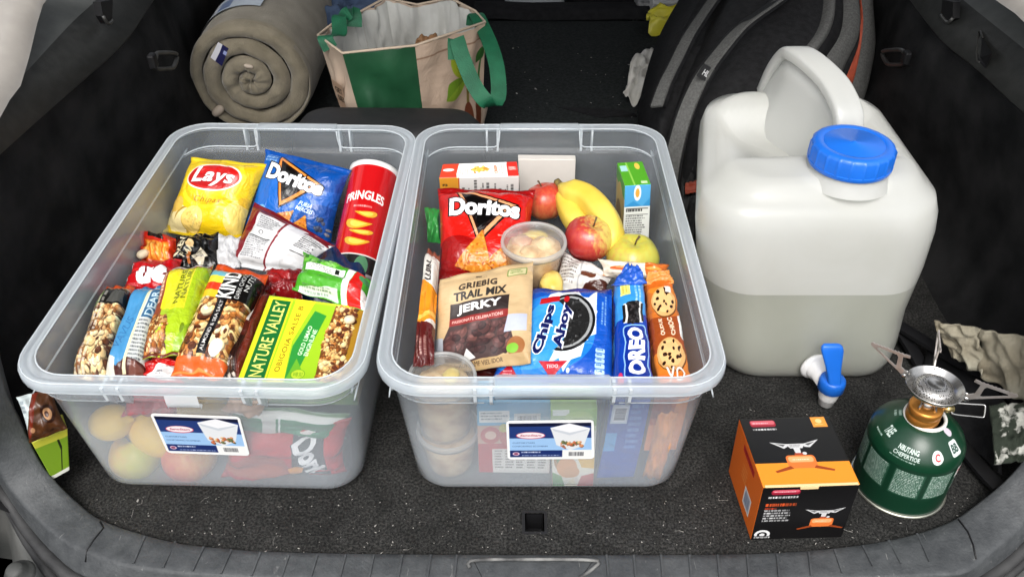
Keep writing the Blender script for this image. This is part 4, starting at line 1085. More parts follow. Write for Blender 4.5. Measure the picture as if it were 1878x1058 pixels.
def art_jerky():
    A = Art(340, 390, (.78, .66, .48))
    for k in range(260):
        x, y = random.random(), random.random(); A.rect(x, y, x + random.uniform(.01, .08), y + .003, random.choice([(.70, .57, .39), (.84, .73, .56), (.66, .53, .36)]), .5)
    A.text("GRIEBIG", .44, .84, .40, .07, (.20, .15, .11), rot=.02, bold=.04, arc=-.01, space=1.1); A.rect(.40, .925, .46, .94, (.2, .15, .1)); A.fine(.30, .90, .62, .91, 1, (.35, .28, .2), .8)
    A.text("TRAIL MIX", .47, .735, .55, .085, (.13, .11, .10), rot=.0, bold=.035)
    A.poly([(.16, .52), (.78, .52), (.78, .67), (.16, .67)], (.17, .12, .11)); A.text("JERKY", .47, .595, .47, .105, (.97, .97, .95), bold=.035)
    A.rect(.16, .445, .78, .52, (.55, .10, .08)); A.text("PASSIONATE CELEBRATIONS", .46, .482, .54, .03, (.92, .78, .74), bold=.02)
    A.poly([(.02, .12), (.16, .445), (.78, .445), (.86, .14), (.5, .05)], (.26, .17, .16)); A.bits(.10, .12, .80, .42, 70, .055, [(.30, .16, .15), (.22, .11, .11), (.40, .24, .22), (.34, .2, .19)], inside=lambda x, y: y < .42 and x > .1 + (.42 - y) * -.2)
    A.poly([(.0, .08), (.12, .1), (.1, .34), (0, .36)], (.70, .72, .76)); A.poly([(.30, .06), (.36, .20), (.46, .10)], (.85, .85, .84)); A.poly([(.74, .30), (.96, .30), (.96, .46), (.78, .46)], (.72, .74, .82))
    A.ell(.86, .16, .09, .09, (.62, .38, .18)); A.ell(.83, .145, .06, .045, (.48, .74, .18)); A.poly([(0, 0), (1, 0), (1, .10), (.5, .09), (.3, .05), (0, .06)], (.74, .61, .42)); A.text("AUT EAMF VIEL IDOR", .50, .055, .46, .035, (.25, .18, .12), rot=.03)
    A.rbox(.74, .86, .94, .95, .015, (.42, .52, .22)); A.rbox(.75, .868, .93, .942, .012, (.80, .76, .56)); A.fine(.77, .88, .91, .93, 2, (.4, .52, .22), .9)
    return A.mat("jerky_pouch_paper", rough=.5, bump=.3, bscale=30)
def art_blue_cookies():
    A = Art(380, 320, (.07, .33, .76))
    A.ell(.35, .45, .5, .42, (.12, .52, .88), .9); A.ell(.3, .4, .38, .3, (.24, .64, .93), .8); A.rect(0, .93, 1, 1, (.06, .22, .62)); A.rect(0, 0, 1, .05, (.07, .26, .68))
    A.ell(.52, .60, .33, .33, (.93, .95, .97), n=46, jit=.07); A.poly([(.55, .30), (.86, .45), (.84, .95), (.72, .80), (.62, .95), (.58, .6)], (.90, .93, .96)); A.poly([(.55, .35), (.78, .5), (.74, .22), (.66, .18), (.60, .08), (.55, .2), (.46, .14), (.5, .28)], (.94, .96, .97))
    A.ell(.56, .58, .285, .31, (.08, .08, .09)); A.ell(.56, .58, .258, .28, (.62, .63, .63)); A.ell(.55, .58, .24, .26, (.13, .13, .13)); A.bits(.32, .35, .70, .82, 80, .014, [(.2, .2, .2), (.32, .32, .32), (.1, .1, .1)], inside=lambda x, y: (x - .55) ** 2 + ((y - .58) * .84) ** 2 < .05)
    A.ell(.36, .52, .22, .30, (.20, .60, .92)); A.poly([(.24, .83), (.44, .86), (.45, .80), (.24, .77)], (.74, .08, .10)); A.ell(.52, .83, .03, .035, (.74, .08, .10))
    for s, cx, cy, w in (("Chips", .365, .50, .46), ("Ahoy", .535, .54, .42)):
        A.text(s, cx, cy, w, .150, (.97, .98, 1), rot=1.52, bold=.13, shear=.1); A.text(s, cx, cy, w * .97, .118, (.06, .10, .34), rot=1.52, bold=.045, shear=.1)
    A.poly([(.38, .17), (.63, .17), (.505, .03)], (.78, .12, .18)); A.text("TEDO", .505, .125, .10, .03, (1, .9, .9), bold=.03); A.poly([(.03, .05), (.22, .05), (.125, .17)], (.74, .10, .18)); A.fine(.08, .06, .17, .11, 2, (.95, .8, .8), .9)
    for k in range(5): A.rbox(.86, .06 + k * .052, .94, .105 + k * .052, .012, (.72, .86, .96)); A.fine(.87, .07 + k * .052, .93, .10 + k * .052, 1, (.1, .3, .6), .9)
    A.fine(.90, .55, .96, .92, 2, (.7, .85, .95), .7, vertical=True); A.ell(.64, .09, .015, .02, (.95, .97, 1))
    return A.mat("blue_cookie_film", rough=.2, bump=.5)
def art_blue_sleeve():
    A = Art(140, 480, (.05, .24, .68)); A.poly([(0, .55), (1, .6), (1, .95), (0, .95)], (.20, .58, .88)); A.poly([(.15, .78), (.48, .78), (.50, .95), (.12, .95)], (.93, .90, .45)); A.fine(.2, .8, .42, .93, 2, (.7, .6, .2), .8, vertical=True)
    A.fine(.62, .66, .86, .92, 2, (.75, .88, .95), .8, vertical=True)
    A.rect(.26, .52, .84, .70, (.88, .88, .86)); A.rect(.36, .51, .74, .71, (.10, .09, .09)); A.bits(.36, .52, .74, .70, 40, .05, [(.16, .15, .15), (.24, .22, .22)]); A.rect(.22, .53, .30, .69, (.12, .11, .11)); A.rect(.80, .53, .88, .69, (.12, .11, .11))
    A.rbox(.24, .04, .92, .50, .12, (.55, .75, .92)); A.rbox(.27, .05, .89, .49, .11, (.05, .18, .58))
    A.text("OREO", .58, .27, 1.40, .46, (.98, .98, 1), rot=1.5708, bold=.05); A.ell(.15, .02, .08, .08, (.85, .2, .4))
    return A.mat("blue_sleeve_film", rough=.2, bump=.3)
def art_blue_sleeve_side():
    A = Art(200, 400, (.06, .26, .66)); A.rect(.05, .6, .5, .8, (.75, .80, .86)); A.bars(.1, .62, .46, .78, bg=(.85, .87, .9), vertical=False); A.fine(.55, .3, .9, .8, 8, (.6, .75, .9), .6); A.rect(0, .3, .3, .5, (.25, .6, .85))
    return A.mat("blue_sleeve_side_film", rough=.25, bump=.55)
def cookie(A, cx, cy, r):
    asp = A.W / A.H; ry = r * asp
    A.ell(cx + .01, cy - .01, r * 1.03, ry * 1.03, (.42, .22, .08)); A.ell(cx, cy, r, ry, (.86, .66, .40)); A.ell(cx - .02, cy + .01, r * .8, ry * .8, (.92, .74, .48))
    for k in range(15):
        t, q = random.uniform(0, 6.3), r * math.sqrt(random.random()) * .85
        A.ell(cx + q * math.cos(t), cy + q * math.sin(t) * asp, r * random.uniform(.08, .17), ry * random.uniform(.08, .14), (.20, .10, .06), 1, t, 9, .15)
def art_orange_sleeve():
    A = Art(160, 440, (.90, .50, .14)); A.rect(0, .28, 1, .62, (.62, .27, .10)); A.rect(0, .92, 1, 1, (.84, .40, .10)); A.poly([(.0, .62), (1, .62), (1, .72), (0, .9)], (.80, .42, .14))
    cookie(A, .52, .77, .40); cookie(A, .52, .26, .42)
    A.text("CHIOC", .64, .52, .50, .14, (.95, .88, .76), rot=1.5708, bold=.04); A.text("OUDUE", .33, .52, .46, .12, (.93, .86, .74), rot=1.5708, bold=.04); A.poly([(.86, .42), (1, .38), (1, .64), (.88, .62)], (.95, .94, .92)); A.rect(.58, .86, .82, .92, (.93, .9, .86))
    A.poly([(.05, .0), (.95, .0), (.95, .07), (.05, .09)], (.92, .45, .10)); lined(A, "yo", .5, .045, .6, .2, (.98, .95, .9), (.7, .3, .05), e=.02, shear=.3)
    return A.mat("orange_sleeve_film", rough=.22, bump=.5)
def art_orange_side():
    A = Art(200, 300, (.72, .33, .12)); A.rect(0, 0, 1, .4, (.85, .50, .22)); A.poly([(.5, 0), (1, 0), (1, 1), (.7, .8)], (.90, .55, .25)); A.rect(0, .5, .55, 1, (.58, .24, .14))
    return A.mat("orange_sleeve_side_film", rough=.25, bump=.5)
def art_blue_red_carton():
    A = Art(300, 300, (.90, .89, .86)); A.rect(0, .70, 1, 1, (.32, .66, .84)); A.rect(.03, .74, .44, .90, (.95, .95, .93)); A.fine(.05, .76, .42, .88, 3, (.3, .35, .4), .8); A.rect(.5, .72, .86, .86, (.95, .95, .93)); A.bars(.52, .72, .84, .84)
    A.rect(0, .34, 1, .70, (.80, .62, .52)); A.rect(0, 0, .2, .42, (.76, .12, .16)); A.rect(0, .36, 1, .44, (.76, .14, .16)); A.ell(.18, .56, .14, .12, (.78, .22, .18)); A.ell(.18, .56, .08, .06, (.92, .75, .66)); A.ell(.42, .54, .12, .13, (.82, .30, .22)); A.ell(.36, .66, .06, .06, (.80, .78, .3)); A.ell(.7, .55, .2, .1, (.85, .55, .4))
    A.rect(.2, .04, 1, .36, (.92, .91, .88))
    for k in range(5): A.fine(.23 + k * .15, .06, .35 + k * .15, .34, 7, (.3, .3, .3), .75)
    return A.mat("blue_red_carton_print", rough=.4, bump=.03)
def art_green_carton():
    A = Art(200, 400, (.92, .91, .86)); A.rect(0, .80, 1, 1, (.54, .74, .22)); A.rect(.04, .93, .4, 1, (.9, .92, .9)); A.ell(.6, .9, .3, .08, (.66, .8, .3)); A.rect(0, .74, 1, .80, (.85, .90, .7))
    A.ell(.25, .36, .2, .16, (.72, .55, .35)); A.ell(.25, .37, .14, .1, (.45, .55, .3)); A.ell(.35, .26, .24, .14, (.90, .62, .35)); A.poly([(.6, .38), (1, .42), (1, .24), (.7, .26)], (.93, .74, .25)); A.poly([(0, 0), (.3, 0), (.22, .14), (0, .2)], (.30, .60, .24)); A.poly([(.3, .0), (.6, .0), (.5, .12)], (.92, .88, .75)); A.poly([(.6, 0), (1, 0), (1, .18), (.7, .14)], (.80, .18, .14)); A.ell(.45, .2, .2, .08, (.85, .6, .35))
    return A.mat("green_carton_print", rough=.4, bump=.03)
def art_choc_white():
    A = Art(240, 140, (.86, .85, .83)); A.fine(.05, .1, .42, .9, 9, (.35, .32, .3), .8); A.ell(.62, .45, .16, .12, (.42, .22, .14)); A.poly([(.5, 0), (1, 0), (1, .5), (.7, .25)], (.30, .14, .10)); A.rect(.3, .86, .7, .94, (.3, .28, .27)); A.rect(.44, .0, .47, .9, (.7, .7, .7))
    return A.mat("white_brown_film", rough=.22, bump=.45)
def art_orange_white():
    A = Art(260, 80, (.93, .88, .80)); A.ell(.35, .45, .25, .12, (.88, .38, .16)); A.ell(.35, .5, .16, .06, (.95, .60, .35)); A.rect(.66, 0, 1, 1, (.85, .42, .12)); A.ell(.8, .6, .12, .1, (.93, .62, .25))
    return A.mat("orange_white_film", rough=.2, bump=.55)
# ================================================================ what is in the left box
def Q(*c): return [P(*q) for q in c]
M_foil = mat("bag_foil_inside", (.50, .50, .51), .3, .5, var=.1, bump=.2, bscale=60)
def film(name, col, rough=.25): return mat(name, col, rough, var=.12, vscale=40, bump=.3, bscale=60)

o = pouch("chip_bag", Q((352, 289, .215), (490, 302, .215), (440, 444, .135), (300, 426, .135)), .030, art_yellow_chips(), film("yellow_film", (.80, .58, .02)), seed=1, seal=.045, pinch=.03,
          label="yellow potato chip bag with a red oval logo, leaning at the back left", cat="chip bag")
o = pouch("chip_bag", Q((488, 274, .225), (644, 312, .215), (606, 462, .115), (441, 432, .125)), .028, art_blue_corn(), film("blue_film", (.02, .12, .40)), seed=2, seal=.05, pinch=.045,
          label="bright blue corn chip bag with a black triangle logo, beside the red tube", cat="chip bag")
# red tube of crisps, lying back against the wall
B_, T_ = P(648, 520, z=.106), P(687, 320, z=.196)
ax = (T_ - B_); LN = ax.length; R_ = .0385
can = thing("crisp_tube", "red cardboard tube of stacked crisps leaning in the back right corner of the left bin", "crisp tube", B_)
lathe("tube_wall", [(R_, .004), (R_, LN - .004)], B_, ax, art_can(), can, seg=56)
M_tin = mat("tube_tin", (.72, .72, .72), .28, .85, var=.05)
lathe("base_rim", [(R_ - .002, -.001), (R_ + .0012, -.002), (R_ + .0016, .002), (R_, .0045)], B_, ax, M_tin, can, seg=48)
lathe("base_disc", [(.0, .003), (R_ - .003, .003), (R_ - .002, -.001)], B_, ax, mat("tube_base_dark", (.05, .05, .052), .35, .6, var=.3), can, seg=40)
lathe("top_rim", [(R_, LN - .005), (R_ + .002, LN - .004), (R_ + .0022, LN + .003), (R_ - .001, LN + .004), (R_ - .003, LN + .001), (0, LN + .001)], B_, ax, mat("tube_lid", (.80, .80, .78), .3), can, seg=48)

pouch("foil_bag", Q((466, 370, .205), (614, 450, .185), (548, 503, .155), (415, 488, .160)), .020, art_foil_back(), M_foil, seed=4, seal=.06, pinch=.03, wr=1.6,
      label="silvery white chip bag lying face down, its maroon edge over the blue bag", cat="chip bag")
pouch("candy_wrapper", Q((256, 422, .168), (330, 438, .175), (320, 487, .160), (258, 484, .158)), .014, art_orange_wrap(), film("orange_film", (.6, .1, .03)), seed=5, wr=2.2, seal=.12, nu=24, nv=24,
      label="crumpled orange and red candy wrapper below the yellow chip bag, against the left wall", cat="wrapper")
pouch("candy_wrapper", Q((322, 436, .178), (402, 428, .180), (404, 492, .165), (312, 494, .168)), .016, art_black_wrap(), film("black_film", (.03, .028, .025)), seed=6, wr=2.4, seal=.10, nu=24, nv=24,
      label="crumpled black wrapper with cream lettering below the yellow chip bag", cat="wrapper")
pouch("candy_wrapper", Q((400, 430, .180), (446, 436, .18), (440, 492, .165), (396, 490, .165)), .012, art_white_wrap(), M_foil, seed=7, wr=1.6, seal=.10, nu=18, nv=22,
      label="plain white crinkled wrapper between the black wrapper and the foil bag", cat="wrapper")
pouch("candy_wrapper", Q((246, 484, .175), (334, 476, .180), (324, 552, .168), (222, 540, .165)), .018, art_red_wrap(), film("red_film", (.5, .02, .03)), seed=8, wr=1.6, seal=.08,
      label="red candy bag with big white letters behind the bars, at the left wall", cat="wrapper")
pouch("nut_bar", Q((197, 526, .195), (248, 524, .195), (192, 699, .168), (131, 697, .168)), .019, art_nut_bar(), film("clear_bar_back", (.15, .10, .07)), seed=9, seal=.05, square=.9, pinch=.0, wr=.7,
      label="dark nut bar in clear film with an orange end, leftmost of the bars", cat="snack bar", group="snack bars in the left bin")
pouch("snack_bar", Q((250, 530, .197), (310, 524, .197), (262, 699, .170), (190, 698, .170)), .019, art_blue_bar(), film("pale_blue_film", (.2, .42, .6)), seed=10, seal=.05, square=.9, pinch=.0, wr=.8,
      label="light blue and white snack bar, second from the left", cat="snack bar", group="snack bars in the left bin")
pouch("granola_bar", Q((310, 494, .217), (392, 486, .217), (346, 650, .196), (260, 657, .194)), .020, art_green_bar(), film("lime_film", (.35, .45, .03)), seed=11, seal=.055, square=.8, pinch=.02, wr=1.0,
      label="lime green and brown granola bar, on top in the middle of the bars", cat="snack bar", group="snack bars in the left bin")
pouch("nut_bar", Q((398, 484, .219), (494, 506, .214), (408, 698, .186), (312, 690, .186)), .021, art_stripe_bar(), film("orange_end_film", (.5, .12, .03)), seed=12, seal=.06, square=.9, pinch=.015, wr=.8,
      label="nut bar with orange ends, black band and colour stripes, beside the granola box", cat="snack bar", group="snack bars in the left bin")
pouch("snack_bar", Q((470, 536, .192), (506, 540, .192), (446, 698, .178), (408, 698, .178)), .018, art_brown_bar(), film("brown_film", (.18, .05, .03)), seed=13, seal=.05, square=.8, pinch=.0, wr=1.2,
      label="thin dark brown wrapped bar squeezed between the striped nut bar and the granola box", cat="snack bar", group="snack bars in the left bin")
M_nvside = mat("granola_carton_side", (.22, .42, .04), .4, var=.08)
carton("granola_box", Q((494, 541, .212), (682, 565, .206), (649, 703, .190), (434, 699, .190)), .045, {"front": art_granola_box(), "bottom": mat("granola_carton_edge", (.13, .30, .10), .4, col2=(.35, .45, .2), vscale=30), "top": M_nvside, "left": M_nvside, "right": mat("granola_carton_gold", (.42, .28, .04), .4, var=.1), "back": M_nvside}, None,
       label="green and yellow granola bar carton picturing an oat bar, front right of the left bin", cat="carton")
pouch("snack_tray", Q((556, 464, .226), (694, 522, .212), (672, 572, .205), (536, 532, .212)), .022, art_green_tray(), film("green_film", (.12, .38, .05)), seed=14, seal=.06, square=.9, wr=1.2,
      label="green and red film-topped snack tray lying across the foot of the red tube", cat="snack tray")
pouch("snack_bag", Q((488, 498, .185), (560, 494, .188), (556, 556, .175), (478, 552, .178)), .016, art_darkred(), film("dark_red_back", (.25, .02, .03)), seed=15, wr=2.0,
      label="dark red crinkled snack packet under the foil bag", cat="snack packet")
pouch("candy_wrapper", Q((282, 650, .172), (345, 664, .172), (338, 702, .160), (246, 700, .158)), .014, art_red_white(), film("red_film2", (.5, .03, .02)), seed=16, wr=1.6,
      label="red and white wrapper under the lower ends of the bars", cat="wrapper")
M_olive = film("olive_film", (.20, .22, .03))
pouch("snack_bag", Q((255, 620, .168), (345, 630, .168), (350, 700, .150), (235, 700, .150)), .014, M_olive, M_olive, seed=33, wr=1.5,
      label="olive green packet mostly hidden under the bars", cat="snack packet")
M_maroon = film("maroon_film", (.16, .03, .03))
pouch("snack_bag", Q((380, 500, .165), (520, 510, .170), (470, 640, .155), (330, 640, .155)), .016, M_maroon, M_maroon, seed=34, wr=1.5,
      label="maroon packet in the gap under the striped nut bar", cat="snack packet")
M_dkblue = film("deep_blue_film", (.01, .03, .10))
pouch("snack_bag", Q((580, 440, .13), (680, 460, .13), (670, 580, .14), (520, 560, .14)), .02, M_dkblue, M_dkblue, seed=35, wr=1.5,
      label="dark blue packet under the green and red tray", cat="snack packet")
def blob(name, c, r, m, axis=(0, 0, 1), k=1.0, parent=None, **kw):
    prof = [(max(0.0, r * math.sin(t) * (1 + .06 * math.sin(3 * t))), -r * k * math.cos(t)) for t in np.linspace(0, math.pi, 12)]
    return lathe(name, prof, c, axis, m, parent, seg=14, **kw)
M_nut = mat("blanched_nut", (.78, .66, .46), .5, var=.1)
blob("peanut", P(641, 586, .213), .006, M_nut, (1, .3, 0), 1.2, label="single pale nut lying on the granola carton", cat="nut")
blob("peanut", P(262, 466, .172), .007, M_nut, (1, 1, 0), 1.3, label="single pale nut at the left wall beside the orange wrapper", cat="nut")

# ---- fruit and packets at the bottom, seen through the front wall
def fruit_mat(name, c1, c2, c3, scale=6, rough=.3, dirv=(1, 0, 0)):
    m, nt, N, L, b = _nt(name)
    tc = N.new("ShaderNodeTexCoord"); nz = N.new("ShaderNodeTexNoise"); nz.inputs["Scale"].default_value = scale * 3; nz.inputs["Detail"].default_value = 3
    mp = N.new("ShaderNodeMapping"); mp.inputs["Scale"].default_value = (1, 1, .35)
    L.new(tc.outputs["Generated"], mp.inputs["Vector"]); L.new(mp.outputs[0], nz.inputs["Vector"])
    dp = N.new("ShaderNodeVectorMath"); dp.operation = 'DOT_PRODUCT'; dp.inputs[1].default_value = dirv
    sb = N.new("ShaderNodeVectorMath"); sb.operation = 'SUBTRACT'; sb.inputs[1].default_value = (.5, .5, .5)
    L.new(tc.outputs["Generated"], sb.inputs[0]); L.new(sb.outputs[0], dp.inputs[0])
    ad = N.new("ShaderNodeMath"); ad.operation = 'MULTIPLY_ADD'; ad.inputs[1].default_value = .75
    L.new(nz.outputs["Fac"], ad.inputs[0]); L.new(dp.outputs["Value"], ad.inputs[2])
    rp = N.new("ShaderNodeValToRGB"); e = rp.color_ramp.elements
    e[0].position, e[1].position = .12, .72; e[0].color = (*c1, 1); e[1].color = (*c3, 1)
    q = e.new(.40); q.color = (*c2, 1)
    L.new(ad.outputs[0], rp.inputs["Fac"])
    # pale lenticels
    vo = N.new("ShaderNodeTexVoronoi"); vo.inputs["Scale"].default_value = 26; L.new(tc.outputs["Generated"], vo.inputs["Vector"])
    lt = N.new("ShaderNodeMath"); lt.operation = 'LESS_THAN'; lt.inputs[1].default_value = .10; L.new(vo.outputs["Distance"], lt.inputs[0])
    ml = N.new("ShaderNodeMath"); ml.operation = 'MULTIPLY'; ml.inputs[1].default_value = .35; L.new(lt.outputs[0], ml.inputs[0])
    mx = N.new("ShaderNodeMix"); mx.data_type = 'RGBA'; mx.inputs[7].default_value = (.75, .6, .3, 1)
    L.new(ml.outputs[0], mx.inputs[0]); L.new(rp.outputs[0], mx.inputs[6]); L.new(mx.outputs[2], b.inputs["Base Color"])
    b.inputs["Roughness"].default_value = rough; b.inputs["Coat Weight"].default_value = .15
    return m
M_stem = mat("fruit_stem", (.10, .06, .03), .8, var=.3)
def apple(name, c, r, m, axis, label, cat="apple", parent=None):
    root = thing(name, label, cat, c)
    A_ = Vector(axis).normalized()
    prof = []
    for t in np.linspace(0, math.pi, 26):
        s = math.sin(t); rr = r * s * (1.0 + .05 * math.cos(t)) ; h = r * .90 * math.cos(t)
        if t < .55: h -= r * .26 * (1 - t / .55) ** 1.4
        if t > math.pi - .4: h += r * .13 * (1 - (math.pi - t) / .4) ** 1.5
        prof.append((max(0, rr), h))
    o = lathe("flesh", prof[::-1], c, A_, m, root, seg=34)
    for v in o.data.vertices:
        a = math.atan2(v.co.y, v.co.x); v.co *= 1 + .018 * math.sin(5 * a + r * 900) + .02 * noise.noise(v.co * 40 + Vector((r * 500, 0, 0)))
    X, Y, _ = frame(A_)
    b0 = Vector(c) + A_ * r * .62
    tube("stem", [b0, b0 + A_ * r * .22 + X * r * .03, b0 + A_ * r * .42 + X * r * .12], [r * .035, r * .03, r * .05], M_stem, root, seg=6)
    return root
def lemon(name, c, r, axis, k, m, label, cat="lemon"):
    root = thing(name, label, cat, c); prof = []
    for t in np.linspace(0, math.pi, 24):
        h = -k * r * math.cos(t); rr = r * math.sin(t) ** .85
        prof.append((rr, h))
    prof = [(0, -k * r * 1.16), (r * .10, -k * r * 1.14), (r * .16, -k * r * 1.04)] + prof[3:-3] + [(r * .17, k * r * 1.04), (r * .12, k * r * 1.12), (0, k * r * 1.13)]
    o = lathe("rind", prof, c, axis, m, root, seg=28)
    for v in o.data.vertices: v.co *= 1 + .04 * noise.noise(v.co * 30 + Vector((r * 300, 1, 0)))
    A_ = Vector(axis).normalized()
    blob("stalk_end", Vector(c) + A_ * k * r * 1.12, r * .07, M_stem, axis, .6, root)
    return root
M_lemon = mat("lemon_rind", (.78, .46, .015), .45, col2=(.85, .55, .03), vscale=20, bump=.35, bscale=250)
lemon("lemon", P(205, 774, y=.784), .0235, (-.9, .1, -.25), 1.28, M_lemon, "yellow lemon seen through the front of the left bin, pointed end at its left wall")
lemon("lemon", P(284, 796, y=.786), .027, (.75, -.2, -.75), 1.35, M_lemon, "yellow lemon behind the left edge of the slanted sticker, its end dotted brown")
apple("apple", P(250, 834, y=.778), .0350, fruit_mat("green_yellow_skin", (.66, .36, .03), (.58, .50, .02), (.50, .52, .03), 4, .35), (-.2, .2, .95), "yellow green apple on the floor of the left bin, below the lemons")
apple("apple", P(347, 838, y=.776), .036, fruit_mat("red_orange_skin", (.55, .02, .02), (.66, .14, .04), (.70, .34, .08), 5, .35, (.7, 0, .4)), (.2, .2, .95), "red and orange apple on the floor of the left bin, under the slanted sticker")
lemon("pear", P(365, 752, y=.80), .032, (.95, .1, .1), 1.2, mat("dull_yellow_skin", (.50, .34, .06), .5, col2=(.60, .42, .10), vscale=15), "dull yellow fruit above the slanted sticker, behind the rim of the left bin", "fruit")
M_redsh = film("red_shiny_film", (.55, .03, .04), .2)
pouch("snack_bag", QW(.016, (232, 716), (338, 712), (325, 758), (222, 762)), .010, M_redsh, M_redsh, seed=20, wr=2.2, nu=22, nv=18, label="shiny red packet pressed to the front wall above the lemons", cat="snack packet")
pouch("chip_bag", QW(.016, (412, 792), (645, 768), (636, 866), (404, 874)), .011, art_red_side_corn(), M_redsh, seed=21, wr=2.2, seal=.05, label="red corn chip bag on the floor of the left bin, seen through its front", cat="chip bag")
pouch("snack_bag", QW(.020, (408, 738), (642, 762), (636, 806), (412, 786)), .010, art_green_white(), film("green_white_back", (.3, .4, .3)), seed=22, wr=1.0, nu=24, nv=14, label="green and white packet slanting behind the front wall above the red chip bag", cat="snack packet")
M_tan = film("tan_film", (.55, .33, .20))
pouch("snack_bag", QW(.014, (420, 728), (500, 730), (480, 758), (404, 752)), .008, M_tan, M_tan, seed=23, wr=1.8, nu=18, nv=12, label="tan packet corner behind the front wall, right of the yellow fruit", cat="snack packet")
# ================================================================ what is in the right box
M_card = mat("white_card", (.66, .62, .57), .6, var=.03)
carton("cracker_box", Q((812, 301, .222), (948, 296, .222), (952, 323, .210), (805, 327, .210)), .06, {"front": art_cracker_top(), "bottom": art_cracker_side(), "top": M_card, "left": mat("carton_orange", (.75, .36, .05), .4), "right": M_card, "back": M_card}, dvec=(0, .012, -.075),
       label="white and orange cracker carton lying at the back of the right bin", cat="carton")
carton("card_box", [P(950, 292, y=1.262), P(1056, 293, y=1.262), P(1052, 392, y=1.258), P(955, 392, y=1.258)], .016, {"front": M_card}, label="plain white card box standing against the back wall of the right bin", cat="carton")
carton("juice_box", [P(1146, 341, y=1.135), P(1194, 338, y=1.140), P(1190, 440, y=1.130), P(1142, 442, y=1.125)], .06, {"front": art_juice_front(), "top": art_juice_top(), "left": art_juice_side(), "right": art_juice_side(), "bottom": M_card, "back": M_card}, dvec=(-.0065, .062, .004),
       label="green and blue juice carton standing in the back right corner of the right bin", cat="juice box")
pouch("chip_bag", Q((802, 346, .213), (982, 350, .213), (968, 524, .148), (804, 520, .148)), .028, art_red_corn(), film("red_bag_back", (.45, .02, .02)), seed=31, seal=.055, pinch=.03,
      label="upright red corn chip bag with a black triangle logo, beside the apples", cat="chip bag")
apple("apple", P(1000, 369, z=.178), .0335, fruit_mat("red_apple_skin", (.52, .05, .03), (.58, .13, .05), (.62, .34, .12), 5, .3, (.1, 0, -.5)), (-.25, .35, .9), "orange red apple at the back, between the red chip bag and the bananas")
apple("apple", P(1080, 438, z=.188), .0365, fruit_mat("crimson_yellow_skin", (.42, .03, .03), (.50, .06, .04), (.66, .52, .12), 4, .25, (.8, .1, .35)), (.22, -.05, .97), "crimson apple with a yellow cheek in front of the bananas")
apple("apple", P(1160, 474, z=.165), .039, fruit_mat("yellow_green_skin", (.58, .32, .08), (.55, .50, .07), (.52, .54, .10), 4, .3, (.2, 0, .1)), (.05, -.02, 1), "yellow green apple under the juice carton, at the right wall")
# bananas
M_ban = mat("banana_skin", (.70, .50, .05), .45, col2=(.80, .62, .10), vscale=14, bump=.1)
M_banend = mat("banana_stem", (.30, .22, .06), .7, col2=(.07, .05, .03), vscale=60)
def banana(pts, r, label):
    pts = catmull(pts, 26); root = thing("banana", label, "banana", pts[13], "bananas in the right bin"); rows = []
    for i, p in enumerate(pts):
        f = i / 25; a = pts[min(25, i + 1)] - pts[max(0, i - 1)]; X, Y, A_ = frame(a)
        k = r * min(1, .30 + 1.0 * min(1, max(0, (f - .10) / .22)) ** .8) * (1 if f < .8 else max(.22, 1 - ((f - .8) / .2) ** 2.0 * .8))
        rows.append([p + (X * math.cos(t) + Y * math.sin(t)) * k * (1 + .055 * math.cos(5 * t)) for t in np.linspace(0, 2 * math.pi, 20, endpoint=False)])
    loft("peel", rows[2:], M_ban, root, closed_u=True, cap0=True, cap1=True); loft("stem", rows[:3], M_banend, root, closed_u=True, cap0=True)
    blob("tip", pts[-1], r * .2, M_banend, pts[-1] - pts[-2], .6, root)
banana([P(1022, 334, .205), P(1040, 350, .208), P(1075, 362, .21), P(1105, 392, .205), P(1120, 430, .19), P(1116, 470, .17)], .0205, "yellow banana curving over the others at the back of the right bin")
banana([P(1024, 338, .200), P(1036, 358, .195), P(1046, 388, .188), P(1062, 412, .18), P(1085, 430, .165), P(1100, 450, .15)], .0185, "yellow banana mostly hidden behind the crimson apple")
M_grn = film("green_packet_film", (.04, .30, .06))
pouch("snack_bag", Q((778, 380, .19), (806, 384, .185), (808, 446, .15), (784, 444, .15)), .012, M_grn, M_grn, seed=36, wr=1.8, nu=14, nv=18, label="small green packet tucked at the left wall beside the red chip bag", cat="snack packet")
pouch("snack_bag", Q((783, 455, .208), (807, 470, .215), (796, 668, .175), (756, 672, .178)), .016, art_tall_wrap(), film("maroon_back", (.2, .04, .04)), seed=37, wr=1.3, nu=18, nv=34, seal=.05, label="tall white, orange and maroon packet on edge beside the jerky pouch", cat="snack packet")
pouch("snack_bag", Q((1030, 462, .172), (1128, 505, .176), (1112, 540, .165), (1012, 530, .162)), .014, art_choc_white(), film("white_back", (.6, .6, .6)), seed=38, wr=1.5, label="white and brown packet below the crimson apple", cat="snack packet")
pouch("snack_bag", Q((1096, 476, .196), (1228, 486, .196), (1228, 522, .180), (1104, 506, .182)), .014, art_orange_white(), film("orange_back", (.55, .2, .05)), seed=39, wr=1.5, nu=26, nv=16, seal=.04, label="orange and cream packet below the yellow green apple", cat="snack packet")
M_dkred = film("deep_red_film", (.16, .02, .02))
pouch("snack_bag", Q((905, 470, .13), (1080, 470, .13), (1080, 560, .13), (900, 560, .13)), .02, M_dkred, M_dkred, seed=40, wr=1.6, label="dark red packet under the lidded cup", cat="snack packet")
pouch("snack_bag", Q((830, 640, .125), (940, 640, .125), (935, 704, .10), (860, 704, .10)), .014, M_dkred, M_dkred, seed=41, wr=1.6, label="dark red packet under the lower edge of the jerky pouch", cat="snack packet")
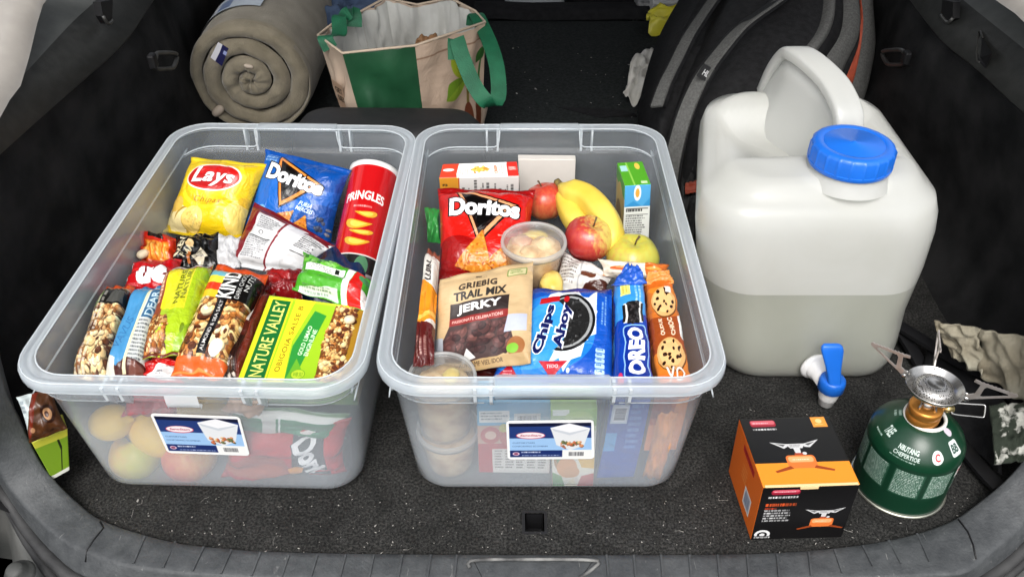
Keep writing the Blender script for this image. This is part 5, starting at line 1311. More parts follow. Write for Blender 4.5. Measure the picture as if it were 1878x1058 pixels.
# plastic deli cups with lids
M_cup = plastic_mat("clear_cup", (.88, .88, .86), .03, .34, rough=.12, trans=(.985, .985, .98))
M_cuplid = plastic_mat("clear_cup_lid", (.90, .91, .90), .06, .45, rough=.10)
M_cuplidrim = plastic_mat("cup_lid_rim", (.90, .91, .90), .42, .75, rough=.12)
M_hum = mat("chickpea_spread", (.50, .25, .09), .6, col2=(.92, .68, .38), vscale=38, bump=.6, bscale=60)
M_pink = mat("pink_fruit", (.62, .30, .20), .4, col2=(.72, .46, .28), vscale=30, bump=.3)
M_yel = mat("pineapple_flesh", (.80, .56, .10), .35, col2=(.86, .68, .22), vscale=40, bump=.3)
def lump(name, c, s, m, parent=None, seed=0, **kw):
    bm = bmesh.new(); bmesh.ops.create_icosphere(bm, subdivisions=3, radius=1)
    V = []; F = []
    for v in bm.verts:
        d = v.co * (1 + .25 * noise.noise(v.co * 1.6 + Vector((seed, seed * 2, 0))) + .08 * noise.noise(v.co * 5 + Vector((seed, 0, 0))))
        V.append(Vector(c) + Vector((d.x * s[0], d.y * s[1], d.z * s[2])))
    F = [[v.index for v in f.verts] for f in bm.faces]; bm.free()
    return mk(name, V, F, m, parent, **kw)
def cup(c, r, h, label, group, fills):
    """c: centre of the cup's base."""
    root = thing("deli_cup", label, "cup", c, group); up_ = (0, 0, 1)
    rb = r * .80
    lathe("cup_wall", [(0, .001), (rb * .92, .001), (rb, .004), (r * .93, h - .008), (r * .97, h - .004), (r * .97, h)], c, up_, M_cup, root, seg=44)
    lathe("lid_rim", [(r * .96, h - .006), (r * 1.03, h - .0065), (r * 1.04, h - .001), (r * 1.02, h + .003), (r * .97, h + .0035), (r * .94, h + .001)], c, up_, M_cuplidrim, root, seg=48)
    lathe("lid", [(r * .95, h + .001), (r * .92, h - .002), (r * .90, h - .0025), (r * .86, h + .0005), (0, h + .001)], c, up_, M_cuplid, root, seg=44)
    n = 30; rows = []
    for i, (q, zz) in enumerate(((.0, .004), (.9, .004), (.97, .010), (1.0, h * .74), (.96, h * .84), (.6, h * .88), (.25, h * .90), (0.001, h * .90))):
        rr = (rb + (r * .93 - rb) * zz / h - .0012) * q
        rows.append([Vector(c) + Vector((rr * math.cos(t) * 1.0, rr * math.sin(t), zz + (.006 * noise.noise(Vector((math.cos(t) * q * 3, math.sin(t) * q * 3, r * 90))) if i > 3 else 0))) for t in np.linspace(0, 2 * math.pi, n, endpoint=False)])
    loft("spread", rows, M_hum, root, closed_u=True)
    for k, (dx, dy, s, m, dz) in enumerate(fills): lump("fruit_piece", Vector(c) + Vector((dx * r, dy * r, h * dz)), [s[0] * r, s[1] * r, s[2] * r], m, root, k + r * 100)
    return root
cp = P(979, 443, z=.212)
cup(Vector((cp.x, cp.y, .148)), .0455, .064, "round lidded cup of pink fruit and chickpea spread, in the middle of the right bin", "lidded deli cups", [(-.35, .25, (.34, .3, .2), M_pink, .86), (.3, .1, (.4, .3, .2), M_hum, .86), (.05, .55, (.4, .2, .15), M_yel, .88), (-.1, -.3, (.35, .3, .2), M_hum, .84)])
q = P(812, 704, y=.779)
cup(Vector((q.x, .777, .080)), .0415, .093, "upper lidded cup of the stack in the front corner of the right bin", "lidded deli cups", [(.25, .2, (.26, .34, .16), M_yel, .90), (-.3, 0, (.4, .4, .14), M_hum, .90)])
cup(Vector((q.x + .003, .781, .006)), .0405, .070, "lower round cup of chickpea spread in the stack, seen through the bin front", "lidded deli cups", [(-.2, -.3, (.4, .4, .3), M_hum, .6)])
lump("pineapple_piece", P(1012, 520, z=.176), (.017, .022, .013), M_yel, seed=3, label="yellow fruit chunk lying below the lidded cup", cat="fruit piece")
# jerky, cookies
pouch("jerky_pouch", Q((806, 512, .222), (978, 479, .232), (973, 666, .188), (796, 688, .132)), .013, art_jerky(), mat("kraft_back", (.45, .33, .20), .6, var=.1), seed=42, seal=.05, square=.3, wr=1.1, pinch=.0,
      label="brown paper pouch of jerky with a dark window, lying over the blue cookie packet", cat="pouch")
pouch("cookie_packet", Q((966, 530, .200), (1122, 531, .205), (1123, 705, .180), (900, 704, .150)), .014, art_blue_cookies(), film("blue_back", (.02, .10, .40)), seed=43, seal=.035, square=.6, wr=.9, pinch=.0,
      label="blue cookie packet with a splash of milk, front middle of the right bin", cat="cookie packet")
def sleeve(name, c, dvec, mats, label, end_m, seed, fin=None):
    """Film sleeve standing on edge: printed top face, sides going down, a crimped fin at the far end."""
    TL, TR, BR, BL = c; D = Vector(dvec)
    root = thing(name, label, "cookie packet", (TL + TR + BR + BL) / 4 + D)
    U = (BR - BL).normalized(); nv = 26; V = []; F = []; UV = []; MI = []
    top_n = Vector((0, 0, 1)); rows = []
    w0 = (TR - TL).length
    sect = [(0, 1.0), (0, .6), (0, .2), (0.0, .06), (.04, .015), (.12, 0), (.3, -.012), (.5, -.018), (.7, -.012), (.88, 0), (.96, .015), (1, .06), (1, .2), (1, .6), (1, 1.0)]
    for i in range(nv + 1):
        v = i / nv; L_, R_2 = BL.lerp(TL, v), BR.lerp(TR, v)
        for j, (s, d) in enumerate(sect):
            nz = .0022 * noise.noise(Vector((v * 7 + seed, d * 4, s * 3))) + .0012 * noise.noise(Vector((v * 15 + seed, d * 9, s * 7)))
            V.append(L_.lerp(R_2, s) + D * d + Vector((nz, 0, nz))); UV.append((s, v))
    k = len(sect)
    for i in range(nv):
        for j in range(k - 1):
            a = i * k + j; F.append((a, a + 1, a + k + 1, a + k)); MI.append(0 if 3 <= j <= 10 else 1)
    o1 = mk("wrapper", V, F, mats, root, uv=UV, mi=MI)
    e0 = V[:k]; e1 = V[nv * k:]
    mk("end_wall", e0, [tuple(range(k))], mats[1], root, uv=[(UV[j][0], 1 - sect[j][1]) for j in range(k)])
    mk("end_wall", e1, [tuple(range(k - 1, -1, -1))], mats[1], root, uv=[(UV[j][0], 1 - sect[j][1]) for j in range(k)])
    if fin:
        crumple("end_fin", fin, end_m, root, amp=.006, n=16, seed=seed, freq=3)
    return root
Bfilm = film("royal_blue_film", (.015, .09, .45))
sleeve("cookie_sleeve", [P(1130, 505, .222), P(1180, 497, .222), P(1201, 704, .198), P(1127, 706, .198)], (-.010, .004, -.175), [art_blue_sleeve(), art_blue_sleeve_side()], "blue sleeve of black sandwich cookies standing on edge, right of the blue packet", Bfilm, 3.1,
       [P(1148, 484, .232), P(1172, 487, .236), P(1186, 520, .222), P(1122, 524, .222)])
Ofilm = film("orange_foil_film", (.66, .26, .06))
sleeve("cookie_sleeve", [P(1183, 518, .214), P(1236, 512, .214), P(1271, 702, .194), P(1207, 704, .194)], (-.006, .004, -.125), [art_orange_sleeve(), art_orange_side()], "orange sleeve of chocolate chip cookies on edge at the right wall of the right bin", Ofilm, 5.2,
       [P(1188, 500, .222), P(1226, 496, .222), P(1236, 520, .212), P(1182, 524, .212)])
pouch("snack_bag", QW(.014, (1206, 760), (1246, 756), (1212, 880), (1178, 872)), .008, Ofilm, Ofilm, seed=46, wr=2.2, nu=18, nv=24, label="crinkled orange wrapper at the front right corner, seen through the bin", cat="wrapper")
# cartons behind the front wall
carton("juice_box", QW(.022, (874, 740), (1012, 738), (1008, 868), (878, 866)), .04, {"front": art_blue_red_carton(), "top": mat("carton_blue", (.12, .40, .62), .4)}, dvec=(0, .04, 0), label="blue and red carton behind the sticker, seen through the front of the right bin", cat="carton")
carton("juice_box", QW(.006, (1010, 752), (1096, 750), (1088, 890), (1013, 891)), .04, {"front": art_green_carton(), "top": mat("carton_lime", (.30, .50, .08), .4)}, dvec=(0, .045, 0), label="green and white carton picturing fruit, beside the blue sleeve behind the bin front", cat="carton")
# ================================================================ water jug
M_hdpe = plastic_mat("milky_polyethylene", (.80, .805, .77), .70, .88, rough=.28, trans=(.95, .96, .94), tl=.30, cloud=.05)
M_hdpewet = plastic_mat("milky_polyethylene_wet", (.86, .87, .82), .38, .68, rough=.28, trans=(.95, .96, .94), tl=.4, cloud=.08, cscale=5)
M_hdpesolid = plastic_mat("milky_polyethylene_solid", (.76, .765, .735), .80, .95, rough=.28, trans=(.93, .94, .92), tl=.4)
M_water = plastic_mat("water_in_jug", (.34, .355, .27), 1.0, 1.0, rough=.1, trans=(.8, .84, .8), tl=.35, cloud=.18, cscale=5)
M_white = mat("white_plastic", (.80, .80, .79), .3, var=.02)
M_capblue = mat("blue_plastic", (.012, .14, .62), .32, var=.05, spec=.5)
jug = thing("water_jug", "big milky white water jug with a blue cap and tap, half full", "water jug", (.42, 1.08, 0))
def jug_loop(z, i=0.0):
    tab = [(0, .350, .552, .958, 1.230, .040), (.003, .334, .566, .950, 1.245, .050), (.012, .317, .578, .943, 1.256, .055), (.03, .303, .584, .938, 1.264, .062), (.06, .292, .584, .935, 1.27, .066), (.12, .279, .580, .934, 1.274, .07),
           (.20, .262, .582, .931, 1.28, .07), (.26, .2525, .580, .931, 1.285, .07), (.285, .2520, .576, .934, 1.287, .068), (.305, .2570, .570, .943, 1.286, .066)]
    for a, b in zip(tab, tab[1:]):
        if a[0] <= z <= b[0] + 1e-9:
            f = (z - a[0]) / (b[0] - a[0]); q = [p + (r - p) * f for p, r in zip(a, b)]; break
    back = max(0, min(1, (z - .05) / .25))
    pts = rrect(q[1] + i, q[2] - i, q[3] + i, q[4] - i, max(.02, q[5] - i), z, k=9)
    # the back of the jug is narrower than its front on the left
    return [Vector((p.x + (.050 * max(0, (p.y - 1.0) / .27) * max(0, (q[2] - p.x) / (q[2] - q[1])) if z > .0 else 0), p.y, p.z)) for p in pts]
zs = [0, .003, .012, .022, .03, .045, .06, .09, .12, .15, .1755, .1765, .20, .23, .26, .272, .285, .295, .305]
rows = [jug_loop(z) for z in zs]
def sm(t): t = max(0, min(1, t)); return t * t * (3 - 2 * t)
NX, NY = .446, 1.005
top = rows[-1]; cen = Vector((.420, 1.105, .305))
for k in range(1, 17):
    s = 1 - k / 16 if k < 16 else .004
    s = s ** .85
    r = []
    for p in top:
        q = cen.lerp(p, s)
        f = sm((1 - s) / .22)
        h = .332 - .052 * sm((q.y - 1.035) / .05) + .046 * sm((q.y - 1.175) / .06) * (1 - .0)
        h += .010 * math.exp(-((q.x - .446) ** 2 + (q.y - 1.005) ** 2) / .0042)
        r.append(Vector((q.x, q.y, .305 + (h - .305) * f)))
    rows.append(r)
loft("jug_body", rows, [M_hdpewet, M_hdpe], jug, closed_u=True, cap0=True, mi_row=[0 if i < zs.index(.1755) + 1 else 1 for i in range(len(rows))])
rows = [jug_loop(z, .005) for z in (.004, .012, .022, .03, .045, .06, .09, .12, .15, .176)]
wt = loft("water", [[p + Vector((0, 0, .001)) for p in rows[0]]] + rows[1:], M_water, jug, closed_u=True, cap0=True, cap1=True, sharp=60)
# handle: a hollow moulded arch from the back to the neck
hp = catmull([(.405, 1.268, .318), (.409, 1.250, .362), (.415, 1.225, .398), (.420, 1.200, .4075), (.434, 1.170, .4045), (.450, 1.138, .395), (.458, 1.112, .384), (.4625, 1.090, .372), (.465, 1.078, .350), (.465, 1.076, .322)], 40)
rows = []; web = []
for i, p in enumerate(hp):
    A_ = (hp[min(39, i + 1)] - hp[max(0, i - 1)]).normalized(); W = Vector((1, .03, 0)); Nn = W.cross(A_).normalized()
    if Nn.z < -.2: Nn = -Nn
    f = i / 39; w = .0185 + .003 * math.sin(f * 3.1); t = .0095
    rows.append([p + W * w * math.copysign(abs(math.cos(a)) ** .38, math.cos(a)) + Nn * t * math.copysign(abs(math.sin(a)) ** .5, math.sin(a)) for a in np.linspace(0, 2 * math.pi, 24, endpoint=False)])
loft("handle", rows, M_hdpesolid, jug, closed_u=True, cap0=True, cap1=True, sharp=45)
# the moulded fin the handle stands on
rows = []
for s_, dz in ((-.042, None), (-.022, .35), (-.0150, .75), (-.013, 1), (.013, 1), (.0150, .75), (.022, .35), (.042, None)):
    r = []
    for p in hp[3:-2]:
        zb = .279; zt_ = p.z - .010
        r.append(Vector((p.x + s_, p.y, zb if dz is None else zb + (zt_ - zb) * dz)))
    rows.append(r)
loft("handle_fin", rows, M_hdpesolid, jug)
lathe("neck", [(.060, .322), (.0545, .3335), (.0515, .338), (.050, .345), (.049, .352)], (NX, NY, 0), (0, 0, 1), M_hdpesolid, jug, seg=48)
# ribbed screw cap
rows = []
for r_, z_, rib in ((.0505, .344, 0), (.0535, .3435, 0), (.0545, .346, 0), (.0545, .349, 0), (.0535, .3495, 1), (.0530, .368, 1), (.0515, .3715, .3), (.0480, .3735, 0), (.0400, .3738, 0), (.0390, .3730, 0), (.0375, .3738, 0), (.003, .3742, 0), (.0018, .3752, 0), (.0002, .3752, 0)):
    rows.append([Vector((NX + (r_ + .0014 * rib * max(0, math.cos(20 * t)) ** 6) * math.cos(t), NY + (r_ + .0014 * rib * max(0, math.cos(20 * t)) ** 6) * math.sin(t), z_)) for t in np.linspace(0, 2 * math.pi, 240, endpoint=False)])
loft("cap", rows, M_capblue, jug, closed_u=True, sharp=50)
# tap
fx, fz = .4470, .040
lathe("tap_flange", [(0, .0), (.022, .0), (.023, .003), (.022, .006), (.018, .008), (.016, .009), (.016, .016), (.0135, .018), (.013, .047), (0, .047)], (fx, .937, fz), (.22, -1, -.03), M_white, jug, seg=32)
tapc = Vector((fx + .0125, .893, 0))
tap = lathe("tap_body", [(0, .052), (.0150, .052), (.0155, .046), (.0150, .034), (.0140, .022), (.0132, .018), (.0128, .0165), (.0118, .0155), (.0108, .005), (.0095, .004), (.0088, .006), (.008, .02)], tapc, (0, 0, 1), M_white, jug, seg=32)
lathe("tap_collar", [(.0165, .034), (.0185, .036), (.0188, .048), (.0180, .053), (.0160, .0555), (.0, .056)], tapc, (0, 0, 1), M_capblue, jug, seg=36)
rows = []
for z_, w_2, t_, dy in ((.050, .0095, .0095, .0), (.058, .0098, .009, .001), (.068, .0098, .006, .002), (.080, .0112, .0045, .004), (.094, .0138, .004, .007), (.106, .0158, .004, .010), (.112, .0148, .0038, .0112), (.1145, .012, .003, .012)):
    rows.append([tapc + Vector((w_2 * math.copysign(abs(math.cos(a)) ** .5, math.cos(a)), t_ * math.copysign(abs(math.sin(a)) ** .6, math.sin(a)) + dy - .006, z_)) + Vector((-.013 * (z_ - .05) / .06, 0, 0)) for a in np.linspace(0, 2 * math.pi, 20, endpoint=False)])
loft("tap_lever", rows, M_capblue, jug, closed_u=True, cap0=True, cap1=True, sharp=60)

# ================================================================ stove carton
def stove_pic(A, cx, cy, s):
    """Printed picture of the burner over its fuel can."""
    asp = A.W / A.H
    g, d, o, od = (.80, .80, .80), (.35, .35, .35), (.90, .45, .18), (.60, .24, .08)
    def T(*pts): return [(cx + x * s, cy + y * s * asp) for x, y in pts]
    A.poly(T((-.9, .62), (-.25, .50), (-.3, .38), (-.45, .30)), g); A.poly(T((-.72, .55), (-.36, .48), (-.45, .40)), d)
    A.poly(T((.9, .70), (.25, .50), (.3, .36), (.5, .34)), g); A.poly(T((.74, .60), (.36, .50), (.45, .42)), d)
    A.poly(T((-.35, .52), (.35, .52), (.22, .30), (-.22, .30)), g); A.fine(cx - .22 * s, cy + .34 * s * asp, cx + .22 * s, cy + .48 * s * asp, 3, d, .8)
    A.poly(T((-.12, .3), (.12, .3), (.10, .08), (-.10, .08)), g); A.ell(cx + .22 * s, cy + .06 * s * asp, .08 * s, .07 * s * asp, g)
    A.poly(T((-.14, .08), (.14, .08), (.16, -.02), (-.16, -.02)), (.65, .25, .15))
    A.rbox(cx - .52 * s, cy - .62 * s * asp, cx + .52 * s, cy - .02 * s * asp, .14 * s, o); A.rbox(cx - .44 * s, cy - .34 * s * asp, cx + .44 * s, cy - .08 * s * asp, .1 * s, (.96, .66, .42))
    A.fine(cx - .3 * s, cy - .28 * s * asp, cx + .35 * s, cy - .2 * s * asp, 1, (1, .9, .8), .9)
    A.poly(T((-.45, -.5), (-1.05, -.72), (-1.0, -.80), (-.35, -.62)), od); A.poly(T((.45, -.5), (1.05, -.70), (1.0, -.78), (.35, -.62)), od)
    return A
def art_stove_front():
    A = Art(340, 300, (.055, .052, .055)); A.rbox(.10, .86, .40, .95, .03, (.62, .10, .20)); A.rbox(.11, .90, .39, .945, .02, (.85, .35, .42)); A.fine(.13, .89, .37, .92, 1, (.95, .8, .82), .9)
    A.fine(.08, .79, .40, .83, 1, (.9, .9, .9), 1, .9, ragged=.05); A.fine(.07, .64, .40, .70, 1, (.88, .32, .12), 1, .9, ragged=.05); A.fine(.07, .585, .22, .62, 1, (.85, .25, .12), 1, .9)
    A.fine(.07, .34, .46, .58, 5, (.86, .86, .86), .95, .62, ragged=.35); A.ell(.11, .11, .085, .085, (.88, .88, .88)); A.ell(.11, .10, .055, .055, (.1, .1, .1)); A.ell(.11, .10, .03, .03, (.85, .85, .85)); A.rect(.02, .0, .2, .075, (.055, .052, .055)); A.fine(.03, .03, .20, .065, 1, (.88, .88, .88), 1, .9, ragged=0)
    stove_pic(A, .72, .40, .24); return A.mat("stove_carton_front", rough=.35, bump=.02)
def art_stove_top():
    A = Art(340, 330, (.085, .085, .085)); A.rect(0, 0, 1, .33, (.93, .56, .13)); A.rbox(.10, .865, .38, .965, .03, (.62, .14, .20)); A.rbox(.11, .90, .37, .958, .02, (.82, .38, .42)); A.fine(.13, .90, .35, .93, 1, (.95, .8, .82), .9)
    A.fine(.11, .81, .38, .84, 1, (.82, .82, .82), 1, .9, ragged=.05); A.rect(.78, .84, .94, 1, (.93, .58, .20)); A.ell(.86, .93, .035, .035, (.97, .78, .5)); A.fine(.81, .865, .91, .885, 1, (.97, .85, .6), .9)
    stove_pic(A, .50, .44, .30); return A.mat("stove_carton_top", rough=.35, bump=.02)
def art_stove_left():
    A = Art(330, 300, (.88, .40, .08)); A.rbox(.30, .80, .72, .90, .02, (.70, .10, .10)); A.fine(.34, .83, .68, .87, 1, (.45, .05, .06), 1)
    A.fine(.38, .40, .58, .66, 4, (.96, .65, .38), .6); A.rect(.56, .16, .80, .46, (.93, .90, .86)); A.bars(.58, .18, .78, .44, bg=(.72, .74, .78), col=(.35, .4, .5))
    return A.mat("stove_carton_left", rough=.35, bump=.02)
M_orange = mat("carton_orange_print", (.72, .28, .03), .35)
c = [Vector((.2985, .661, .1025)), Vector((.4150, .665, .1035)), Vector((.4165, .664, .0005)), Vector((.3005, .660, .0005))]
stb = carton("stove_box", c, .11, {"front": art_stove_front(), "top": art_stove_top(), "left": art_stove_left(), "right": mat("carton_black", (.01, .01, .01), .35), "back": M_orange, "bottom": M_orange}, dvec=(-.0065, .110, 0),
       label="orange and black camping stove carton standing at the front right of the boot", cat="carton")
mk("tuck_flap", [c[0].lerp(c[1], .02) + Vector((0, -.0006, .0004)), c[0].lerp(c[1], .38) + Vector((0, -.0008, .0004)), c[0].lerp(c[1], .385) + Vector((0, -.0012, -.004)), c[0].lerp(c[1], .57) + Vector((0, -.0012, -.004)), c[0].lerp(c[1], .575) + Vector((0, -.0008, .0004)), c[0].lerp(c[1], .98) + Vector((0, -.0006, .0004)), c[0].lerp(c[1], .98) + Vector((0, .003, .0008)), c[0].lerp(c[1], .02) + Vector((0, .003, .0008))],
   [(7, 6, 5, 4, 3, 2, 1, 0)], mat("carton_edge_pale", (.80, .55, .28), .5), stb, smooth=False)

# ================================================================ gas canister and burner
GX, GY = .517, .752
can2 = thing("gas_canister", "dark green gas canister with white printed warnings, under the stove burner", "gas canister", (GX, GY, 0))
def art_canister():
    A = Art(900, 300, (.045, .20, .125))
    for x0, x1 in ((.02, .12), (.13, .225), (.245, .345), (.36, .455), (.62, .72), (.74, .84), (.86, .96)):
        A.rect(x0, .36, x1, .93, (.14, .30, .22)); A.fine(x0 + .004, .38, x1 - .004, .92, 16, (.74, .80, .76), .95, .62, ragged=.05)
    A.rect(.472, .70, .60, .94, (.93, .92, .90)); A.text("BUTANE", .53, .82, .09, .10, (.80, .16, .18), bold=.03); A.fine(.475, .38, .56, .66, 6, (.80, .85, .82), .9)
    A.a = np.roll(A.a, -int(.13 * A.W), axis=1); return A.mat("canister_side_print", rough=.28, bump=.02)
def art_canister_top():
    # polar map: u round the dome, v from rim to collar
    A = Art(900, 160, (.05, .215, .135))
    A.text("TAEE", .165, .52, .042, .22, (.80, .85, .82), bold=.03, rot=0); A.fine(.115, .26, .165, .34, 1, (.8, .85, .82), .9)
    A.text("NBUTANG", .275, .42, .08, .12, (.85, .88, .86), bold=.03); A.text("CHEPERTIOE", .275, .27, .095, .10, (.85, .88, .86), bold=.02); A.fine(.22, .14, .33, .18, 1, (.8, .85, .82), .9)
    A.ell(.385, .38, .022, .16, (.92, .92, .92)); A.text("C", .385, .38, .02, .18, (.75, .2, .2), bold=.04); A.rbox(.45, .30, .50, .66, .01, (.85, .87, .86)); A.text("BB", .475, .48, .036, .2, (.1, .25, .2), bold=.03); A.ell(.49, .85, .025, .12, (.78, .74, .78)); A.fine(.05, .7, .11, .9, 2, (.75, .8, .78), .9)
    A.a = np.roll(A.a, -int(.145 * A.W), axis=1); return A.mat("canister_top_print", rough=.28, bump=.02)
UPV = Vector((.35, 1, 0))
def up_lathe(*a, **k): return lathe(*a, up=Vector((0, 1, 0)), **k)
M_cgreen = mat("canister_green", (.004, .035, .018), .28, var=.08, coat=.3)
M_steel = mat("stainless_steel", (.55, .54, .52), .25, .95, var=.12, vscale=80)
M_steeld = mat("burner_steel_dull", (.46, .41, .37), .42, .75, col2=(.58, .54, .51), vscale=60)
CR = .0585
# seam turned to the back: u=.25.. faces the camera
lathe("can_side", [(CR, .010), (CR, .088)], (GX, GY, 0), (0, 0, 1), art_canister(), can2, seg=64, up=Vector((-1, -.12, 0)).normalized().cross(Vector((0, 0, 1))) * -1)
lathe("can_base", [(0, .004), (CR - .012, .004), (CR - .004, .0), (CR + .0008, .002), (CR, .010)], (GX, GY, 0), (0, 0, 1), M_cgreen, can2, seg=64)
lathe("base_rim", [(CR - .002, .0005), (CR + .0022, .0005), (CR + .0028, .0028), (CR + .0016, .0045), (CR, .0045)], (GX, GY, 0), (0, 0, 1), mat("can_rim_metal", (.50, .50, .42), .35, .9, var=.2), can2, seg=64)
lathe("can_dome", [(CR, .088), (CR - .001, .096), (CR - .006, .106), (CR - .016, .116), (CR - .026, .1245), (.025, .1275), (.022, .128)], (GX, GY, 0), (0, 0, 1), art_canister_top(), can2, seg=64, up=Vector((-1, -.12, 0)).normalized().cross(Vector((0, 0, 1))) * -1)
lathe("collar_ring", [(.0262, .1268), (.0258, .1300), (.0240, .1310), (.022, .130), (.022, .127)], (GX, GY, 0), (0, 0, 1), mat("collar_white", (.75, .73, .68), .35), can2, seg=40)
BX, BY = GX - .006, GY - .003
stove = thing("camp_stove", "small steel camping burner with three folding arms, screwed on the green canister", "camping stove", (BX, BY, .128))
stove.scale = (.86, .86, .86)
M_anod = mat("orange_anodised", (.62, .26, .05), .3, .75, var=.1)
lathe("valve_body", [(0, .128), (.0225, .128), (.0235, .131), (.0235, .139), (.0225, .1405), (.0225, .142), (.0235, .1435), (.0235, .152), (.0215, .155), (.010, .156), (0, .156)], (BX, BY, 0), (0, 0, 1), M_anod, stove, seg=40)
lathe("burner_stem", [(.0095, .155), (.0095, .163), (.006, .165), (.006, .180), (.010, .184)], (BX, BY, 0), (0, 0, 1), M_steel, stove, seg=20)
for a in (.5, 2.0, 3.6, 5.2):
    tube("stem_brace", catmull([(BX + .016 * math.cos(a), BY + .016 * math.sin(a), .155), (BX + .012 * math.cos(a), BY + .012 * math.sin(a), .168), (BX + .020 * math.cos(a), BY + .020 * math.sin(a), .183)], 10), .0022, M_steel, stove, seg=6)
PZ = .184
lathe("burner_dish", [(.008, PZ - .001), (.024, PZ), (.034, PZ + .005), (.0385, PZ + .0115), (.0395, PZ + .012), (.0395, PZ + .0105), (.0355, PZ + .003), (.025, PZ - .0025), (.008, PZ - .003)], (BX, BY, 0), (0, 0, 1), M_steel, stove, seg=56)
M_perf, _nt_, N, L, b = _nt("perforated_burner_head")
b.inputs["Metallic"].default_value = .9; b.inputs["Roughness"].default_value = .35
tc = N.new("ShaderNodeTexCoord"); vo = N.new("ShaderNodeTexVoronoi"); vo.inputs["Scale"].default_value = 330; vo.inputs["Randomness"].default_value = .35
L.new(tc.outputs["Object"], vo.inputs["Vector"]); rp = N.new("ShaderNodeValToRGB"); rp.color_ramp.elements[0].position = .30; rp.color_ramp.elements[1].position = .42
rp.color_ramp.elements[0].color = (.03, .03, .03, 1); rp.color_ramp.elements[1].color = (.60, .58, .55, 1)
L.new(vo.outputs["Distance"], rp.inputs["Fac"]); L.new(rp.outputs[0], b.inputs["Base Color"])
lathe("burner_head", [(.0265, PZ + .001), (.0265, PZ + .006), (.024, PZ + .0105), (.0145, PZ + .0145), (.0135, PZ + .0140)], (BX, BY, 0), (0, 0, 1), M_perf, stove, seg=48)
lathe("burner_cap", [(.0142, PZ + .0142), (.0125, PZ + .0150), (.010, PZ + .0132), (0, PZ + .0125)], (BX, BY, 0), (0, 0, 1), M_steel, stove, seg=40)
def pot_arm(az, flip=False):
    d = Vector((math.cos(az), math.sin(az), 0)); t = Vector((-math.sin(az), math.cos(az), 0)) * .0010
    out = [(.036, .004), (.044, .001), (.052, .006), (.098, .0275), (.0995, .031), (.097, .0335)] + [q for k in range(9) for q in ((.0935 - k * .0052, .0322 + k * .0006), (.0915 - k * .0052, .0338 + k * .0006))] + [(.044, .0395), (.043, .0355), (.0525, .0330), (.0500, .0150), (.042, .010), (.036, .010)]
    hole = [(.0565, .0125), (.0600, .0125), (.089, .0265), (.087, .0295), (.0605, .0320), (.0580, .0290)]
    bm = bmesh.new()
    def ring(pts): 
        v = [bm.verts.new(Vector((BX, BY, PZ)) + d * r + Vector((0, 0, z))) for r, z in pts]
        return v, [bm.edges.new((a, b2)) for a, b2 in zip(v, v[1:] + v[:1])]
    _, e1 = ring(out); _, e2 = ring(hole)
    bmesh.ops.triangle_fill(bm, use_beauty=True, edges=e1 + e2)
    r = bmesh.ops.extrude_face_region(bm, geom=bm.faces[:])
    for g in r["geom"]:
        if isinstance(g, bmesh.types.BMVert): g.co += t * 2
    bmesh.ops.recalc_face_normals(bm, faces=bm.faces[:])
    bm.verts.index_update(); V = [v.co - t for v in bm.verts]; F = [[v.index for v in f.verts] for f in bm.faces]; bm.free()
    arm = mk("pot_arm", V, F, M_steeld, stove, smooth=False)
    for s in (-1, 1):
        q = Vector((BX, BY, PZ + .005)) + d * .0415 + t * 3 * s
        lathe("rivet", [(0, .0), (.0042, .0), (.0044, .0022), (.002, .0036), (0, .0036)], q, t * s, M_steel, arm, seg=14)
for az in (138, 70, -24): pot_arm(math.radians(az))
kx = Vector((BX + .0245, BY + .001, .147))
lathe("valve_knob", [(0, 0), (.0045, 0), (.0045, .004), (.0062, .005), (.0062, .010), (.005, .011), (.005, .016), (0, .0165)], kx, (1, -.05, .02), mat("brass", (.70, .55, .25), .3, .9, var=.1), stove, seg=16)
k0 = kx + Vector((.014, -.001, 0))
tube("wire_handle", catmull([k0, k0 + Vector((.002, .006, .005)), k0 + Vector((.030, .005, .0045)), k0 + Vector((.046, .004, .004)), k0 + Vector((.048, .002, .002)), k0 + Vector((.048, -.004, -.010)), k0 + Vector((.046, -.005, -.012)), k0 + Vector((.030, -.005, -.010)), k0 + Vector((.002, -.004, -.006)), k0], 60), .0013, M_steel, stove, seg=8)

# ================================================================ rolled blanket
M_fleece = mat("olive_fleece", (.185, .160, .112), .95, col2=(.265, .232, .170), vscale=22, bump=.7, bscale=350, spec=.15, detail=8)
_nf = M_fleece.node_tree.nodes["Principled BSDF"]; _nf.inputs["Sheen Weight"].default_value = .35; _nf.inputs["Sheen Roughness"].default_value = .5
bc = P(462, 143, y=1.66); bax = Vector((.015, 1, .015)).normalized()
BXX, BYY, _ = frame(bax)
if BYY.z < 0: BXX, BYY = -BXX, -BYY
blanket = thing("rolled_blanket", "rolled olive brown fleece blanket with a small blue and white tag, behind the left bin", "blanket", bc - BYY * .12)
NT, turns = 260, 4.0; Rout = .124
rows = []
sec = [(0.0, .5), (.0, .28), (-.30, .10), (-.62, .02), (-.86, .12), (-1.0, .32), (-1.0, .5), (-1.0, .68), (-.86, .88), (-.62, .98), (-.30, .9), (0, .72)]
def spiral(th):
    f = th / (turns * 2 * math.pi)
    return .012 + (Rout - .012) * min(1.0, f / .76) ** 1.05
end = []
